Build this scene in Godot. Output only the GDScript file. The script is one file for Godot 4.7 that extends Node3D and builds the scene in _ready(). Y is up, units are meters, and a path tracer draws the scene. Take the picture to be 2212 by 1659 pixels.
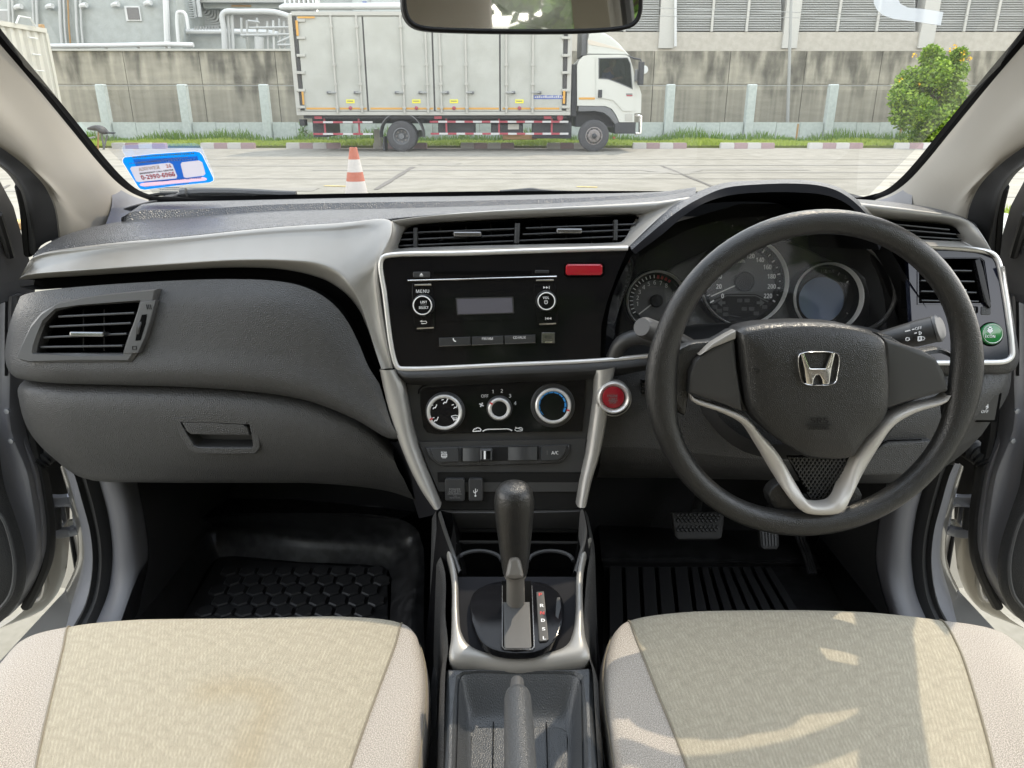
extends Node3D

# Eye of the photographer, sitting between the front seats; metres, y up, the car points to -z.
const EYE := Vector3(0.0, 1.17, 0.0)
const PITCH := 0.3543
const LENS := 1610.0
const HALF := Vector2(1106.0, 829.5)

var M := {}
var rng := RandomNumberGenerator.new()
var counts := {}


class Soup:
	var p := PackedVector3Array()
	var t := PackedVector2Array()
	var tint := PackedColorArray()
	func tri(a: Vector3, b: Vector3, c: Vector3, ua := Vector2(), ub := Vector2(), uc := Vector2()) -> void:
		p.append(a); p.append(b); p.append(c)
		t.append(ua); t.append(ub); t.append(uc)
	func quad(a: Vector3, b: Vector3, c: Vector3, d: Vector3, ua := Vector2(), ub := Vector2(), uc := Vector2(), ud := Vector2()) -> void:
		tri(a, b, c, ua, ub, uc)
		tri(a, c, d, ua, uc, ud)
	func grid(rows: Array, wrap := false) -> void:
		var nj: int = rows[0].size()
		var vlen := PackedFloat32Array()
		vlen.append(0.0)
		var mid := nj / 2
		for i in range(1, rows.size()):
			vlen.append(vlen[i - 1] + rows[i][mid].distance_to(rows[i - 1][mid]))
		for i in rows.size() - 1:
			var r0: Array = rows[i]
			var r1: Array = rows[i + 1]
			var u0 := 0.0
			var u1 := 0.0
			for j in (nj if wrap else nj - 1):
				var k := (j + 1) % nj
				var du: float = (r0[j].distance_to(r0[k]) + r1[j].distance_to(r1[k])) * 0.5
				u1 = u0 + du
				quad(r0[j], r1[j], r1[k], r0[k], Vector2(u0, vlen[i]), Vector2(u0, vlen[i + 1]), Vector2(u1, vlen[i + 1]), Vector2(u1, vlen[i]))
				u0 = u1
	func flip() -> void:
		for i in range(0, p.size(), 3):
			var a := p[i + 1]
			p[i + 1] = p[i + 2]
			p[i + 2] = a
			var b := t[i + 1]
			t[i + 1] = t[i + 2]
			t[i + 2] = b
	func face(eye: Vector3) -> Soup:
		var s := 0.0
		for i in range(0, p.size(), 3):
			s += (p[i + 1] - p[i]).cross(p[i + 2] - p[i]).dot(eye - p[i])
		if s < 0.0:
			flip()
		return self
	func add(o: Soup, x := Transform3D()) -> void:
		for i in o.p.size():
			p.append(x * o.p[i])
			t.append(o.t[i])
	func mesh(crease := 38.0) -> ArrayMesh:
		var n := p.size()
		var normals := PackedVector3Array()
		normals.resize(n)
		var fn := PackedVector3Array()
		var fu := PackedVector3Array()
		for i in range(0, n, 3):
			var c := (p[i + 1] - p[i]).cross(p[i + 2] - p[i])
			fn.append(c)
			fu.append(c.normalized())
		if crease <= 0.0:
			for i in n:
				normals[i] = fu[i / 3]
		else:
			var at := {}
			for i in n:
				var key := Vector3i((p[i] * 20000.0).round())
				if not at.has(key):
					at[key] = PackedInt32Array()
				at[key].append(i / 3)
			var lim := cos(deg_to_rad(crease))
			for i in n:
				var key := Vector3i((p[i] * 20000.0).round())
				var own := fu[i / 3]
				var s := Vector3()
				for f in at[key]:
					if fu[f].dot(own) > lim:
						s += fn[f]
				normals[i] = s.normalized() if s.length_squared() > 1e-24 else own
		var order := PackedInt32Array()
		order.resize(n)
		for i in range(0, n, 3):
			order[i] = i
			order[i + 1] = i + 2
			order[i + 2] = i + 1
		var arr := []
		arr.resize(Mesh.ARRAY_MAX)
		arr[Mesh.ARRAY_VERTEX] = p
		arr[Mesh.ARRAY_NORMAL] = normals
		arr[Mesh.ARRAY_TEX_UV] = t
		if tint.size() == n:
			arr[Mesh.ARRAY_COLOR] = tint
		arr[Mesh.ARRAY_INDEX] = order
		var m := ArrayMesh.new()
		m.add_surface_from_arrays(Mesh.PRIMITIVE_TRIANGLES, arr)
		return m


# ---------- sight lines: where a line of sight of the photograph meets a plane of the car ----------
func ray(u: float, v: float) -> Vector3:
	var x := (u - HALF.x) / LENS
	var y := (HALF.y - v) / LENS
	return Vector3(x, y * cos(PITCH) - sin(PITCH), -cos(PITCH) - y * sin(PITCH))

func at(u: float, v: float, z: float) -> Vector3:
	var d := ray(u, v)
	return EYE + d * (z / d.z)

func at_y(u: float, v: float, y: float) -> Vector3:
	var d := ray(u, v)
	return EYE + d * ((y - EYE.y) / d.y)

func at_x(u: float, v: float, x: float) -> Vector3:
	var d := ray(u, v)
	return EYE + d * (x / d.x)

func ats(flat: Array) -> Array:     # u, v, z, u, v, z ...
	var out := []
	for i in range(0, flat.size(), 3):
		out.append(at(flat[i], flat[i + 1], flat[i + 2]))
	return out

func atz(flat: Array, z: float) -> Array:     # u, v, u, v ... on one plane
	var out := []
	for i in range(0, flat.size(), 2):
		out.append(at(flat[i], flat[i + 1], z))
	return out

func frame(o: Vector3, n: Vector3, up := Vector3.UP) -> Transform3D:
	var z := n.normalized()
	var x := up.cross(z).normalized()
	return Transform3D(Basis(x, z.cross(x), z), o)

func raised(fr: Transform3D, h: float) -> Transform3D:
	return Transform3D(fr.basis, fr.origin + fr.basis.z * h)

func on(fr: Transform3D, u: float, v: float) -> Vector2:
	var d := ray(u, v)
	var n := fr.basis.z
	var p := fr.affine_inverse() * (EYE + d * (n.dot(fr.origin - EYE) / n.dot(d)))
	return Vector2(p.x, p.y)

func mpp(fr: Transform3D, u: float, v: float) -> float:     # metres per unit of the picture grid there
	var d := ray(u, v)
	var n := fr.basis.z
	return n.dot(fr.origin - EYE) / n.dot(d) / LENS

func poly(fr: Transform3D, flat: Array) -> PackedVector2Array:
	var out := PackedVector2Array()
	for i in range(0, flat.size(), 2):
		out.append(on(fr, flat[i], flat[i + 1]))
	return out


# ---------- curves and solids ----------
func spl(pts: Array, k: int, closed := false) -> Array:
	if k <= 1:
		return pts.duplicate()
	var out := []
	var n := pts.size()
	for i in (n if closed else n - 1):
		var p1 = pts[i]
		var p2 = pts[(i + 1) % n]
		var p0 = pts[(i - 1 + n) % n] if closed or i > 0 else p1 + (p1 - p2)
		var p3 = pts[(i + 2) % n] if closed or i + 2 < n else p2 + (p2 - p1)
		var d1 := maxf(sqrt(p0.distance_to(p1)), 1e-4)
		var d2 := maxf(sqrt(p1.distance_to(p2)), 1e-4)
		var d3 := maxf(sqrt(p2.distance_to(p3)), 1e-4)
		var m1 = ((p1 - p0) / d1 - (p2 - p0) / (d1 + d2) + (p2 - p1) / d2) * d2
		var m2 = ((p2 - p1) / d2 - (p3 - p1) / (d2 + d3) + (p3 - p2) / d3) * d2
		for s in k:
			var t := float(s) / k
			var t2 := t * t
			var t3 := t2 * t
			out.append(p1 * (2 * t3 - 3 * t2 + 1) + m1 * (t3 - 2 * t2 + t) + p2 * (3 * t2 - 2 * t3) + m2 * (t3 - t2))
	if not closed:
		out.append(pts[n - 1])
	return out

func spl2(pts: PackedVector2Array, k: int) -> PackedVector2Array:
	return PackedVector2Array(spl(Array(pts), k, true))

func fine(rows: Array, ku: int, kv: int) -> Array:
	var a := []
	for r in rows:
		a.append(spl(r, ku))
	if kv <= 1:
		return a
	var cols := []
	for j in a[0].size():
		var c := []
		for r in a:
			c.append(r[j])
		cols.append(spl(c, kv))
	var out := []
	for i in cols[0].size():
		var r := []
		for c in cols:
			r.append(c[i])
		out.append(r)
	return out

func patch(rows: Array, ku := 4, kv := 4, towards := EYE) -> Soup:
	var s := Soup.new()
	s.grid(fine(rows, ku, kv))
	return s.face(towards)

# a sheet with real thickness: the front grid, the same grid set back by `back`, and the rim between
func slab(rows: Array, ku: int, kv: int, back: Vector3, towards := EYE) -> Soup:
	var g := fine(rows, ku, kv)
	var s := Soup.new()
	s.grid(g)
	s.face(towards)
	var h := []
	for r in g:
		var q := []
		for p in r:
			q.append(p + back)
		h.append(q)
	var b := Soup.new()
	b.grid(h)
	b.face(towards)
	b.flip()
	s.add(b)
	var rim := Soup.new()
	var loop := []
	var far := []
	var last: int = g.size() - 1
	for j in g[0].size():
		loop.append(g[0][j]); far.append(h[0][j])
	for i in range(1, g.size()):
		loop.append(g[i][-1]); far.append(h[i][-1])
	for j in range(g[0].size() - 2, -1, -1):
		loop.append(g[last][j]); far.append(h[last][j])
	for i in range(last - 1, 0, -1):
		loop.append(g[i][0]); far.append(h[i][0])
	rim.grid([loop, far], true)
	var mid := Vector3()
	for p in loop:
		mid += p / loop.size()
	var w := 0.0
	for i in range(0, rim.p.size(), 3):
		w += (rim.p[i + 1] - rim.p[i]).cross(rim.p[i + 2] - rim.p[i]).dot(rim.p[i] - mid)
	if w < 0.0:
		rim.flip()
	s.add(rim)
	return s

# a swept band between two edges; prof holds pairs (share of the way, lift towards the cabin)
func band(a: Array, b: Array, prof: Array, lift := Vector3(0, 0.2, 1)) -> Array:
	var rows := []
	for q in prof:
		var r := []
		for i in a.size():
			r.append(a[i].lerp(b[i], q[0]) + lift * q[1])
		rows.append(r)
	return rows

func ccw(pts: PackedVector2Array) -> PackedVector2Array:
	var a := 0.0
	for i in pts.size():
		a += pts[i].cross(pts[(i + 1) % pts.size()])
	if a < 0.0:
		pts.reverse()
	return pts

func inset(pts: PackedVector2Array, d: float) -> PackedVector2Array:
	var out := PackedVector2Array()
	var n := pts.size()
	for i in n:
		var e0 := (pts[i] - pts[(i - 1 + n) % n]).normalized()
		var e1 := (pts[(i + 1) % n] - pts[i]).normalized()
		var n0 := Vector2(-e0.y, e0.x)
		var n1 := Vector2(-e1.y, e1.x)
		var b := n0 + n1
		if b.length() < 0.05:
			b = n0
		b = b.normalized()
		out.append(pts[i] + b * minf(d / maxf(b.dot(n0), 0.35), d * 2.2))
	return out

func ring3(pts: PackedVector2Array, z: float) -> Array:
	var r := []
	for q in pts:
		r.append(Vector3(q.x, q.y, z))
	return r

func cap(s: Soup, pts: PackedVector2Array, z: float, up := true) -> void:
	var ix := Geometry2D.triangulate_polygon(pts)
	for i in range(0, ix.size(), 3):
		var a := pts[ix[i]]
		var b := pts[ix[i + 1]]
		var c := pts[ix[i + 2]]
		if ((b - a).cross(c - a) > 0.0) != up:
			var x := b
			b = c
			c = x
		s.tri(Vector3(a.x, a.y, z), Vector3(b.x, b.y, z), Vector3(c.x, c.y, z), a, b, c)

func extr(outline: PackedVector2Array, z0: float, z1: float, bev := 0.0, steps := 2, floor_too := false) -> Soup:
	var pts := ccw(outline.duplicate())
	var s := Soup.new()
	var rings := [ring3(pts, z0)]
	var top := pts
	if bev > 0.0:
		for i in steps + 1:
			var a := PI / 2 * i / steps
			top = inset(pts, bev * (1.0 - cos(a)))
			rings.append(ring3(top, z1 - bev + bev * sin(a)))
	else:
		rings.append(ring3(pts, z1))
	for i in rings.size() - 1:
		var r0: Array = rings[i]
		var r1: Array = rings[i + 1]
		for j in r0.size():
			var k := (j + 1) % r0.size()
			s.quad(r0[j], r0[k], r1[k], r1[j])
	cap(s, top, z1)
	if floor_too:
		cap(s, pts, z0, false)
	return s

# a domed solid: rings of the outline drawn in to its middle; rings holds (share, height)
func dome(outline: PackedVector2Array, rings: Array) -> Soup:
	var pts := ccw(outline.duplicate())
	var c := Vector2()
	for q in pts:
		c += q / pts.size()
	var s := Soup.new()
	var rr := []
	for r in rings:
		var row := []
		for q in pts:
			var w: Vector2 = c + (q - c) * r[0]
			row.append(Vector3(w.x, w.y, r[1]))
		rr.append(row)
	for i in rr.size() - 1:
		for j in pts.size():
			var k := (j + 1) % pts.size()
			s.quad(rr[i][j], rr[i][k], rr[i + 1][k], rr[i + 1][j])
	var tip := Vector3(c.x, c.y, rings[-1][1])
	for j in pts.size():
		s.tri(tip, rr[-1][j], rr[-1][(j + 1) % pts.size()])
	return s

# a flat ring between two outlines with as many points each
func frame_ring(outer: PackedVector2Array, inner: PackedVector2Array, z0: float, z1: float, bev := 0.001) -> Soup:
	var n := outer.size()
	var rows := [[], [], [], [], [], []]
	for i in n:
		var a := outer[i]
		var b := inner[i]
		var w := (b - a)
		var e := w.normalized() * minf(bev, w.length() * 0.4)
		rows[0].append(Vector3(a.x, a.y, z0))
		rows[1].append(Vector3(a.x, a.y, z1 - bev))
		rows[2].append(Vector3(a.x + e.x, a.y + e.y, z1))
		rows[3].append(Vector3(b.x - e.x, b.y - e.y, z1))
		rows[4].append(Vector3(b.x, b.y, z1 - bev))
		rows[5].append(Vector3(b.x, b.y, z0))
	var s := Soup.new()
	s.grid(rows, true)
	# the ring faces +z
	var up := 0.0
	for i in range(0, s.p.size(), 3):
		up += (s.p[i + 1] - s.p[i]).cross(s.p[i + 2] - s.p[i]).z
	if up < 0.0:
		s.flip()
	return s

func lathe(profile: Array, n := 40) -> Soup:     # pairs (radius, height along z), from the rim inwards and up
	var s := Soup.new()
	for i in profile.size() - 1:
		for j in n:
			var a := TAU * j / n
			var b := TAU * (j + 1) / n
			var p: Array = profile[i]
			var q: Array = profile[i + 1]
			var A := Vector3(cos(a) * p[0], sin(a) * p[0], p[1])
			var B := Vector3(cos(b) * p[0], sin(b) * p[0], p[1])
			var C := Vector3(cos(b) * q[0], sin(b) * q[0], q[1])
			var D := Vector3(cos(a) * q[0], sin(a) * q[0], q[1])
			if p[0] > 1e-6:
				s.tri(A, B, C, Vector2(A.x, A.y), Vector2(B.x, B.y), Vector2(C.x, C.y))
			if q[0] > 1e-6:
				s.tri(A, C, D, Vector2(A.x, A.y), Vector2(C.x, C.y), Vector2(D.x, D.y))
	return s

func tube(path: Array, radius, sides := 10, closed := false, squash := 1.0) -> Soup:
	var n := path.size()
	var rows := []
	var prev := Vector3()
	for i in n:
		var a: Vector3 = path[(i - 1 + n) % n] if closed or i > 0 else path[i]
		var b: Vector3 = path[(i + 1) % n] if closed or i < n - 1 else path[i]
		var d := (b - a).normalized()
		if prev == Vector3():
			prev = d.cross(Vector3.UP) if absf(d.y) < 0.9 else d.cross(Vector3.RIGHT)
		prev = (prev - d * prev.dot(d)).normalized()
		var w := d.cross(prev)
		var r: float = radius[i] if radius is Array else radius
		var row := []
		for j in sides:
			var t := TAU * j / sides
			row.append(path[i] + prev * cos(t) * r + w * sin(t) * r * squash)
		rows.append(row)
	if closed:
		rows.append(rows[0])
	var s := Soup.new()
	s.grid(rows, true)
	# outward faces
	var c: Vector3 = path[0]
	var o := 0.0
	for i in range(0, mini(s.p.size(), sides * 6), 3):
		o += (s.p[i + 1] - s.p[i]).cross(s.p[i + 2] - s.p[i]).dot((s.p[i] + s.p[i + 1] + s.p[i + 2]) / 3.0 - (path[0] + path[1]) / 2.0)
	if o < 0.0:
		s.flip()
	if not closed:
		for e in [[0, 1], [n - 1, n - 2]]:
			var mid: Vector3 = path[e[0]]
			var out: Vector3 = mid - path[e[1]]
			for j in sides:
				var A: Vector3 = rows[e[0]][j]
				var B: Vector3 = rows[e[0]][(j + 1) % sides]
				if (A - mid).cross(B - mid).dot(out) > 0.0:
					s.tri(mid, A, B)
				else:
					s.tri(mid, B, A)
	return s

func box(lo: Vector3, hi: Vector3, bev := 0.0) -> Soup:
	var s := extr(PackedVector2Array([Vector2(lo.x, lo.y), Vector2(hi.x, lo.y), Vector2(hi.x, hi.y), Vector2(lo.x, hi.y)]), lo.z, hi.z, bev, 1, true)
	return s

func rrect(w: float, h: float, r: float, k := 4) -> PackedVector2Array:
	var out := PackedVector2Array()
	for c in [[1, 1, 0.0], [-1, 1, PI / 2], [-1, -1, PI], [1, -1, 1.5 * PI]]:
		for i in k + 1:
			var a: float = c[2] + PI / 2 * i / k
			out.append(Vector2(c[0] * (w / 2 - r) + cos(a) * r, c[1] * (h / 2 - r) + sin(a) * r))
	return out

func circle(r: float, n := 32) -> PackedVector2Array:
	var out := PackedVector2Array()
	for i in n:
		out.append(Vector2.from_angle(TAU * i / n) * r)
	return out


# ---------- nodes ----------
func numbered(called: String) -> String:
	counts[called] = counts.get(called, -1) + 1
	return called if counts[called] == 0 else "%s_%03d" % [called, counts[called]]

func thing(called: String, label: String, category: String, where := Vector3(), group := "") -> Node3D:
	var o := Node3D.new()
	o.name = numbered(called)
	add_child(o, true)
	o.position = where
	o.set_meta("label", label)
	o.set_meta("category", category)
	if group:
		o.set_meta("group", group)
	return o

func part(parent: Node3D, called: String, s, m: Material, x := Transform3D(), crease := 38.0) -> MeshInstance3D:
	var o := MeshInstance3D.new()
	o.mesh = s.mesh(crease) if s is Soup else s
	o.material_override = m
	var base := called
	var n := 0
	while parent.has_node(called):
		n += 1
		called = "%s_%03d" % [base, n]
	o.name = called
	parent.add_child(o, true)
	o.transform = parent.global_transform.affine_inverse() * x
	return o

func group_part(parent: Node3D, called: String, where := Vector3()) -> Node3D:
	var o := Node3D.new()
	var base := called
	var n := 0
	while parent.has_node(called):
		n += 1
		called = "%s_%03d" % [base, n]
	o.name = called
	parent.add_child(o, true)
	o.global_position = where
	return o

func structure(called: String, s, m: Material, x := Transform3D(), crease := 38.0) -> MeshInstance3D:
	var o := part(self, called, s, m, x, crease)
	o.set_meta("kind", "structure")
	return o

# plates, boxes and writing laid on a plane of the car
func plate(parent: Node3D, called: String, fr: Transform3D, flat: Array, h: float, m: Material, bev := 0.0008, k := 0, sink := 0.003) -> MeshInstance3D:
	var p := poly(raised(fr, h), flat)
	if k > 1:
		p = spl2(p, k)
	return part(parent, called, extr(p, -sink - h, 0.0, bev), m, raised(fr, h))

func pbox(parent: Node3D, called: String, fr: Transform3D, u0: float, v0: float, u1: float, v1: float, h: float, m: Material, r := 0.0015, bev := 0.0008, sink := 0.003) -> MeshInstance3D:
	var f2 := raised(fr, h)
	var a := on(f2, u0, v0)
	var b := on(f2, u1, v1)
	var e := extr(rrect(absf(b.x - a.x), absf(b.y - a.y), minf(r, minf(absf(b.x - a.x), absf(b.y - a.y)) * 0.49)), -sink - h, 0.0, bev)
	return part(parent, called, e, m, f2 * Transform3D(Basis(), Vector3((a.x + b.x) / 2, (a.y + b.y) / 2, 0)))

func spin(parent: Node3D, called: String, fr: Transform3D, u: float, v: float, profile: Array, m: Material, n := 40) -> MeshInstance3D:
	var c := on(fr, u, v)
	var k := mpp(fr, u, v)
	var prof := []
	for q in profile:
		prof.append([q[0] * k, q[1]])
	return part(parent, called, lathe(prof, n), m, fr * Transform3D(Basis(), Vector3(c.x, c.y, 0)))

func writing(parent: Node3D, text: String, fr: Transform3D, u: float, v: float, high: float, m: Material, h := 0.0004, bold := false, called := "lettering", wide := 1.0, turn := 0.0, serif := false) -> MeshInstance3D:
	var t := TextMesh.new()
	var f := SystemFont.new()
	f.font_names = PackedStringArray(["Droid Serif" if serif else "Droid Sans"])
	f.font_weight = 700 if bold else 400
	t.font = f
	t.text = text
	t.font_size = 24
	t.curve_step = 1.5
	t.depth = 0.0004
	var f2 := raised(fr, h)
	t.pixel_size = high * mpp(f2, u, v) / 0.715 / 24.0
	var c := on(f2, u, v)
	return part(parent, called, t, m, f2 * Transform3D(Basis(Vector3.BACK, turn).scaled_local(Vector3(wide, 1, 1)), Vector3(c.x, c.y, 0)))

# a line drawn as a thin raised bar on a plane of the car
func stroke(parent: Node3D, called: String, fr: Transform3D, flat: Array, wide: float, m: Material, h := 0.0004, closed := false) -> MeshInstance3D:
	var f2 := raised(fr, h)
	var p := poly(f2, flat)
	var w := wide * mpp(f2, flat[0], flat[1]) * 0.5
	var s := Soup.new()
	for i in (p.size() if closed else p.size() - 1):
		var a := p[i]
		var b := p[(i + 1) % p.size()]
		var d := (b - a).normalized()
		var q := Vector2(-d.y, d.x) * w
		a -= d * w * 0.5
		b += d * w * 0.5
		s.add(extr(PackedVector2Array([a - q, b - q, b + q, a + q]), -0.0008, 0.00001 * i))
	return part(parent, called, s, m, f2)

# writing on a slanted sheet: the sheet's own across and up directions are given as the eye sees them
func slanted(parent: Node3D, text: String, fr: Transform3D, u: float, v: float, high: float, across: Vector2, up: Vector2, m: Material, bold := true, serif := false, called := "lettering") -> MeshInstance3D:
	var t := TextMesh.new()
	var f := SystemFont.new()
	f.font_names = PackedStringArray(["Droid Serif" if serif else "Droid Sans"])
	f.font_weight = 700 if bold else 400
	t.font = f
	t.text = text
	t.font_size = 24
	t.curve_step = 1.5
	t.depth = 0.02
	t.pixel_size = 1.0 / 0.715 / 24.0
	var arr := t.get_mesh_arrays()
	var c := on(fr, u, v)
	var bx := (on(fr, u + across.x, v + across.y) - c) * high
	var by := (on(fr, u + up.x, v + up.y) - c) * high
	var p: PackedVector3Array = arr[Mesh.ARRAY_VERTEX]
	for i in p.size():
		var q := c + bx * p[i].x + by * p[i].y
		p[i] = Vector3(q.x, q.y, p[i].z * 0.02)
	arr[Mesh.ARRAY_VERTEX] = p
	var out := ArrayMesh.new()
	out.add_surface_from_arrays(Mesh.PRIMITIVE_TRIANGLES, arr)
	return part(parent, called, out, m, fr)


# ---------- materials ----------
func noise_tex(kind: int, freq: float, size := 256, oct := 3, ramp = null, sd := 1) -> NoiseTexture2D:
	var n := FastNoiseLite.new()
	n.noise_type = kind as FastNoiseLite.NoiseType
	n.frequency = freq
	n.seed = sd
	n.fractal_octaves = oct
	if kind == FastNoiseLite.TYPE_CELLULAR:
		n.fractal_type = FastNoiseLite.FRACTAL_NONE if oct <= 1 else FastNoiseLite.FRACTAL_FBM
		n.cellular_return_type = FastNoiseLite.RETURN_DISTANCE2_SUB
	var t := NoiseTexture2D.new()
	t.noise = n
	t.width = size
	t.height = size
	t.seamless = true
	if ramp:
		t.color_ramp = ramp
	return t

func ramp(a: Color, b: Color, lo := 0.0, hi := 1.0) -> Gradient:
	var g := Gradient.new()
	g.offsets = PackedFloat32Array([lo, hi])
	g.colors = PackedColorArray([a, b])
	return g

func grey(x: float) -> Color:
	return Color(x, x, x).linear_to_srgb()

func mat(called: String, r: float, g: float, b: float, rough := 0.6, metal := 0.0) -> StandardMaterial3D:
	var m := StandardMaterial3D.new()
	m.resource_name = called
	m.albedo_color = Color(r, g, b).linear_to_srgb()
	m.roughness = rough
	m.metallic = metal
	M[called] = m
	return m

func tri(m: StandardMaterial3D, per_metre: float, world := true) -> void:
	m.uv1_triplanar = true
	m.uv1_world_triplanar = world
	m.uv1_scale = Vector3.ONE * per_metre
	m.uv1_triplanar_sharpness = 4.0

func relief(m: StandardMaterial3D, tex: Texture2D, cm: float) -> void:
	m.heightmap_enabled = true
	m.heightmap_texture = tex
	m.heightmap_scale = cm

func materials() -> void:
	var leather := noise_tex(FastNoiseLite.TYPE_CELLULAR, 0.085, 512, 1)
	var fine_leather := noise_tex(FastNoiseLite.TYPE_CELLULAR, 0.075, 512, 1, null, 5)
	var mottle := noise_tex(FastNoiseLite.TYPE_SIMPLEX, 0.02, 512, 5, ramp(Color(0.95, 0.95, 0.945), Color(1, 1, 1), 0.2, 0.8), 3)
	var smudge := noise_tex(FastNoiseLite.TYPE_SIMPLEX, 0.012, 512, 5, ramp(Color(0.72, 0.72, 0.72), Color(1, 1, 1), 0.25, 0.75), 8)
	var m := mat("dash", 0.047, 0.047, 0.047, 0.46)
	tri(m, 9.0); relief(m, leather, 0.08); m.albedo_texture = mottle
	m = mat("dash_top", 0.045, 0.047, 0.051, 0.38)
	tri(m, 7.0); relief(m, leather, 0.15); m.albedo_texture = mottle
	m = mat("dash_dark", 0.03, 0.03, 0.03, 0.5)
	tri(m, 9.0); relief(m, leather, 0.08)
	m = mat("wheel_skin", 0.016, 0.016, 0.0155, 0.33)
	tri(m, 14.0); relief(m, fine_leather, 0.04)
	m = mat("console_skin", 0.055, 0.058, 0.061, 0.42)
	tri(m, 12.0); relief(m, fine_leather, 0.045)
	mat("smooth_dark", 0.03, 0.03, 0.03, 0.42)
	mat("smooth_grey", 0.068, 0.068, 0.068, 0.45)
	m = mat("black", 0.01, 0.01, 0.01, 0.55)
	m.metallic_specular = 0.3
	m = mat("satin_black", 0.014, 0.014, 0.016, 0.6)
	m.metallic_specular = 0.2
	m = mat("deep_black", 0.003, 0.003, 0.003, 0.8)
	m.metallic_specular = 0.15
	m = mat("piano", 0.006, 0.006, 0.007, 0.11)
	tri(m, 5.0); m.roughness_texture = smudge
	m.metallic_specular = 0.35
	mat("piano_sky_tint", 0.012, 0.014, 0.026, 0.07)  # gloss black with the blue of the reflected sky put into its colour
	m = mat("silver", 0.29, 0.28, 0.26, 0.46, 0.35)
	tri(m, 4.0); m.roughness_texture = smudge; m.roughness = 0.46
	m = mat("silver_bright", 0.46, 0.44, 0.405, 0.42, 0.3)
	mat("lever_grey", 0.16, 0.15, 0.135, 0.45, 0.3)
	mat("satin", 0.66, 0.65, 0.63, 0.3, 0.45)
	mat("chrome", 0.8, 0.8, 0.8, 0.1, 1.0)
	mat("smoke_chrome", 0.22, 0.22, 0.22, 0.22, 0.9)
	mat("slat", 0.035, 0.036, 0.038, 0.3)
	mat("white_ink", 0.75, 0.75, 0.75, 0.6)
	mat("grey_ink", 0.16, 0.16, 0.16, 0.6)
	mat("red_ink", 0.5, 0.03, 0.03, 0.5)
	m = mat("red_lens", 0.36, 0.008, 0.02, 0.12)
	m.clearcoat_enabled = true; m.clearcoat = 1.0; m.clearcoat_roughness = 0.03
	mat("red_button", 0.26, 0.01, 0.02, 0.2)
	m = mat("green_button", 0.012, 0.15, 0.035, 0.18)
	m.clearcoat_enabled = true; m.clearcoat = 1.0; m.clearcoat_roughness = 0.04
	mat("blue_ink", 0.02, 0.2, 0.5, 0.5)
	mat("lcd", 0.11, 0.105, 0.125, 0.15)
	mat("info_screen", 0.2, 0.25, 0.36, 0.08)
	mat("gauge_face", 0.07, 0.07, 0.072, 0.5)
	mat("gauge_ring", 0.9, 0.9, 0.88, 0.3, 0.15)
	mat("needle", 0.6, 0.6, 0.58, 0.4)
	m = mat("trim_beige", 0.27, 0.248, 0.208, 0.65)
	mat("trim_grey", 0.12, 0.12, 0.128, 0.5)
	m = mat("rubber", 0.016, 0.016, 0.016, 0.6)
	tri(m, 12.0); relief(m, leather, 0.02)
	m = mat("body_paint", 0.33, 0.315, 0.285, 0.3, 0.5)
	m.clearcoat_enabled = true; m.clearcoat = 0.7; m.clearcoat_roughness = 0.05
	mat("door_metal", 0.25, 0.25, 0.265, 0.42, 0.3)
	mat("hinge_metal", 0.3, 0.31, 0.34, 0.35, 0.6)
	m = mat("carpet", 0.022, 0.022, 0.023, 0.95)
	tri(m, 12.0); relief(m, noise_tex(FastNoiseLite.TYPE_SIMPLEX, 0.2, 256, 3), 0.1)
	m = mat("mat_rubber", 0.03, 0.03, 0.031, 0.34)
	tri(m, 5.0); m.albedo_texture = smudge; m.roughness_texture = smudge; m.roughness = 0.46
	mat("mat_stud", 0.032, 0.032, 0.033, 0.45)
	m = mat("pedal", 0.035, 0.035, 0.035, 0.6)
	# woven seat cloth: slanting ribs over a fine weave, laid in metres along the cushion
	var im := Image.create(512, 512, false, Image.FORMAT_RGB8)
	var hm := Image.create(512, 512, false, Image.FORMAT_RGB8)
	var weave := FastNoiseLite.new()
	weave.frequency = 0.09
	weave.seed = 12
	var spark := FastNoiseLite.new()
	spark.frequency = 0.13
	spark.seed = 41
	spark.fractal_octaves = 2
	var blot := FastNoiseLite.new()
	blot.frequency = 0.012
	blot.seed = 4
	for y in 512:
		for x in 512:
			var rib := pow(0.5 + 0.5 * cos(TAU * (x / 32.0 + 0.125 * y / 64.0)), 1.5)
			var thread := 0.5 + 0.5 * cos(TAU * y / 8.0)
			var n := weave.get_noise_2d(x * 1.0, y * 2.0)
			var mask := clampf(0.55 + 1.3 * blot.get_noise_2d(x * 0.8, y * 0.8 + 300.0), 0.1, 1.0)
			var speck := spark.get_noise_2d(x, y)
			var v := 0.85 + 0.09 * rib * mask + 0.02 * thread + 0.06 * n + 0.17 * speck + 0.05 * blot.get_noise_2d(x, y)
			im.set_pixel(x, y, Color(v, v, v * 0.985))
			var h := 0.3 + 0.3 * rib * mask + 0.08 * thread + 0.12 * n + 0.3 * speck
			hm.set_pixel(x, y, Color(h, h, h))
	var tex := ImageTexture.create_from_image(im)
	var htex := ImageTexture.create_from_image(hm)
	m = mat("seat_rib", 0.46, 0.412, 0.322, 0.95)
	m.vertex_color_use_as_albedo = true
	m.albedo_texture = tex; m.uv1_scale = Vector3(15, 15, 1); relief(m, htex, 0.07)
	m.rim_enabled = true; m.rim = 0.25; m.rim_tint = 0.6
	var fuzz := noise_tex(FastNoiseLite.TYPE_SIMPLEX, 0.16, 512, 4, ramp(Color(0.7, 0.7, 0.7), Color(1, 1, 1), 0.25, 0.75), 31)
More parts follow.
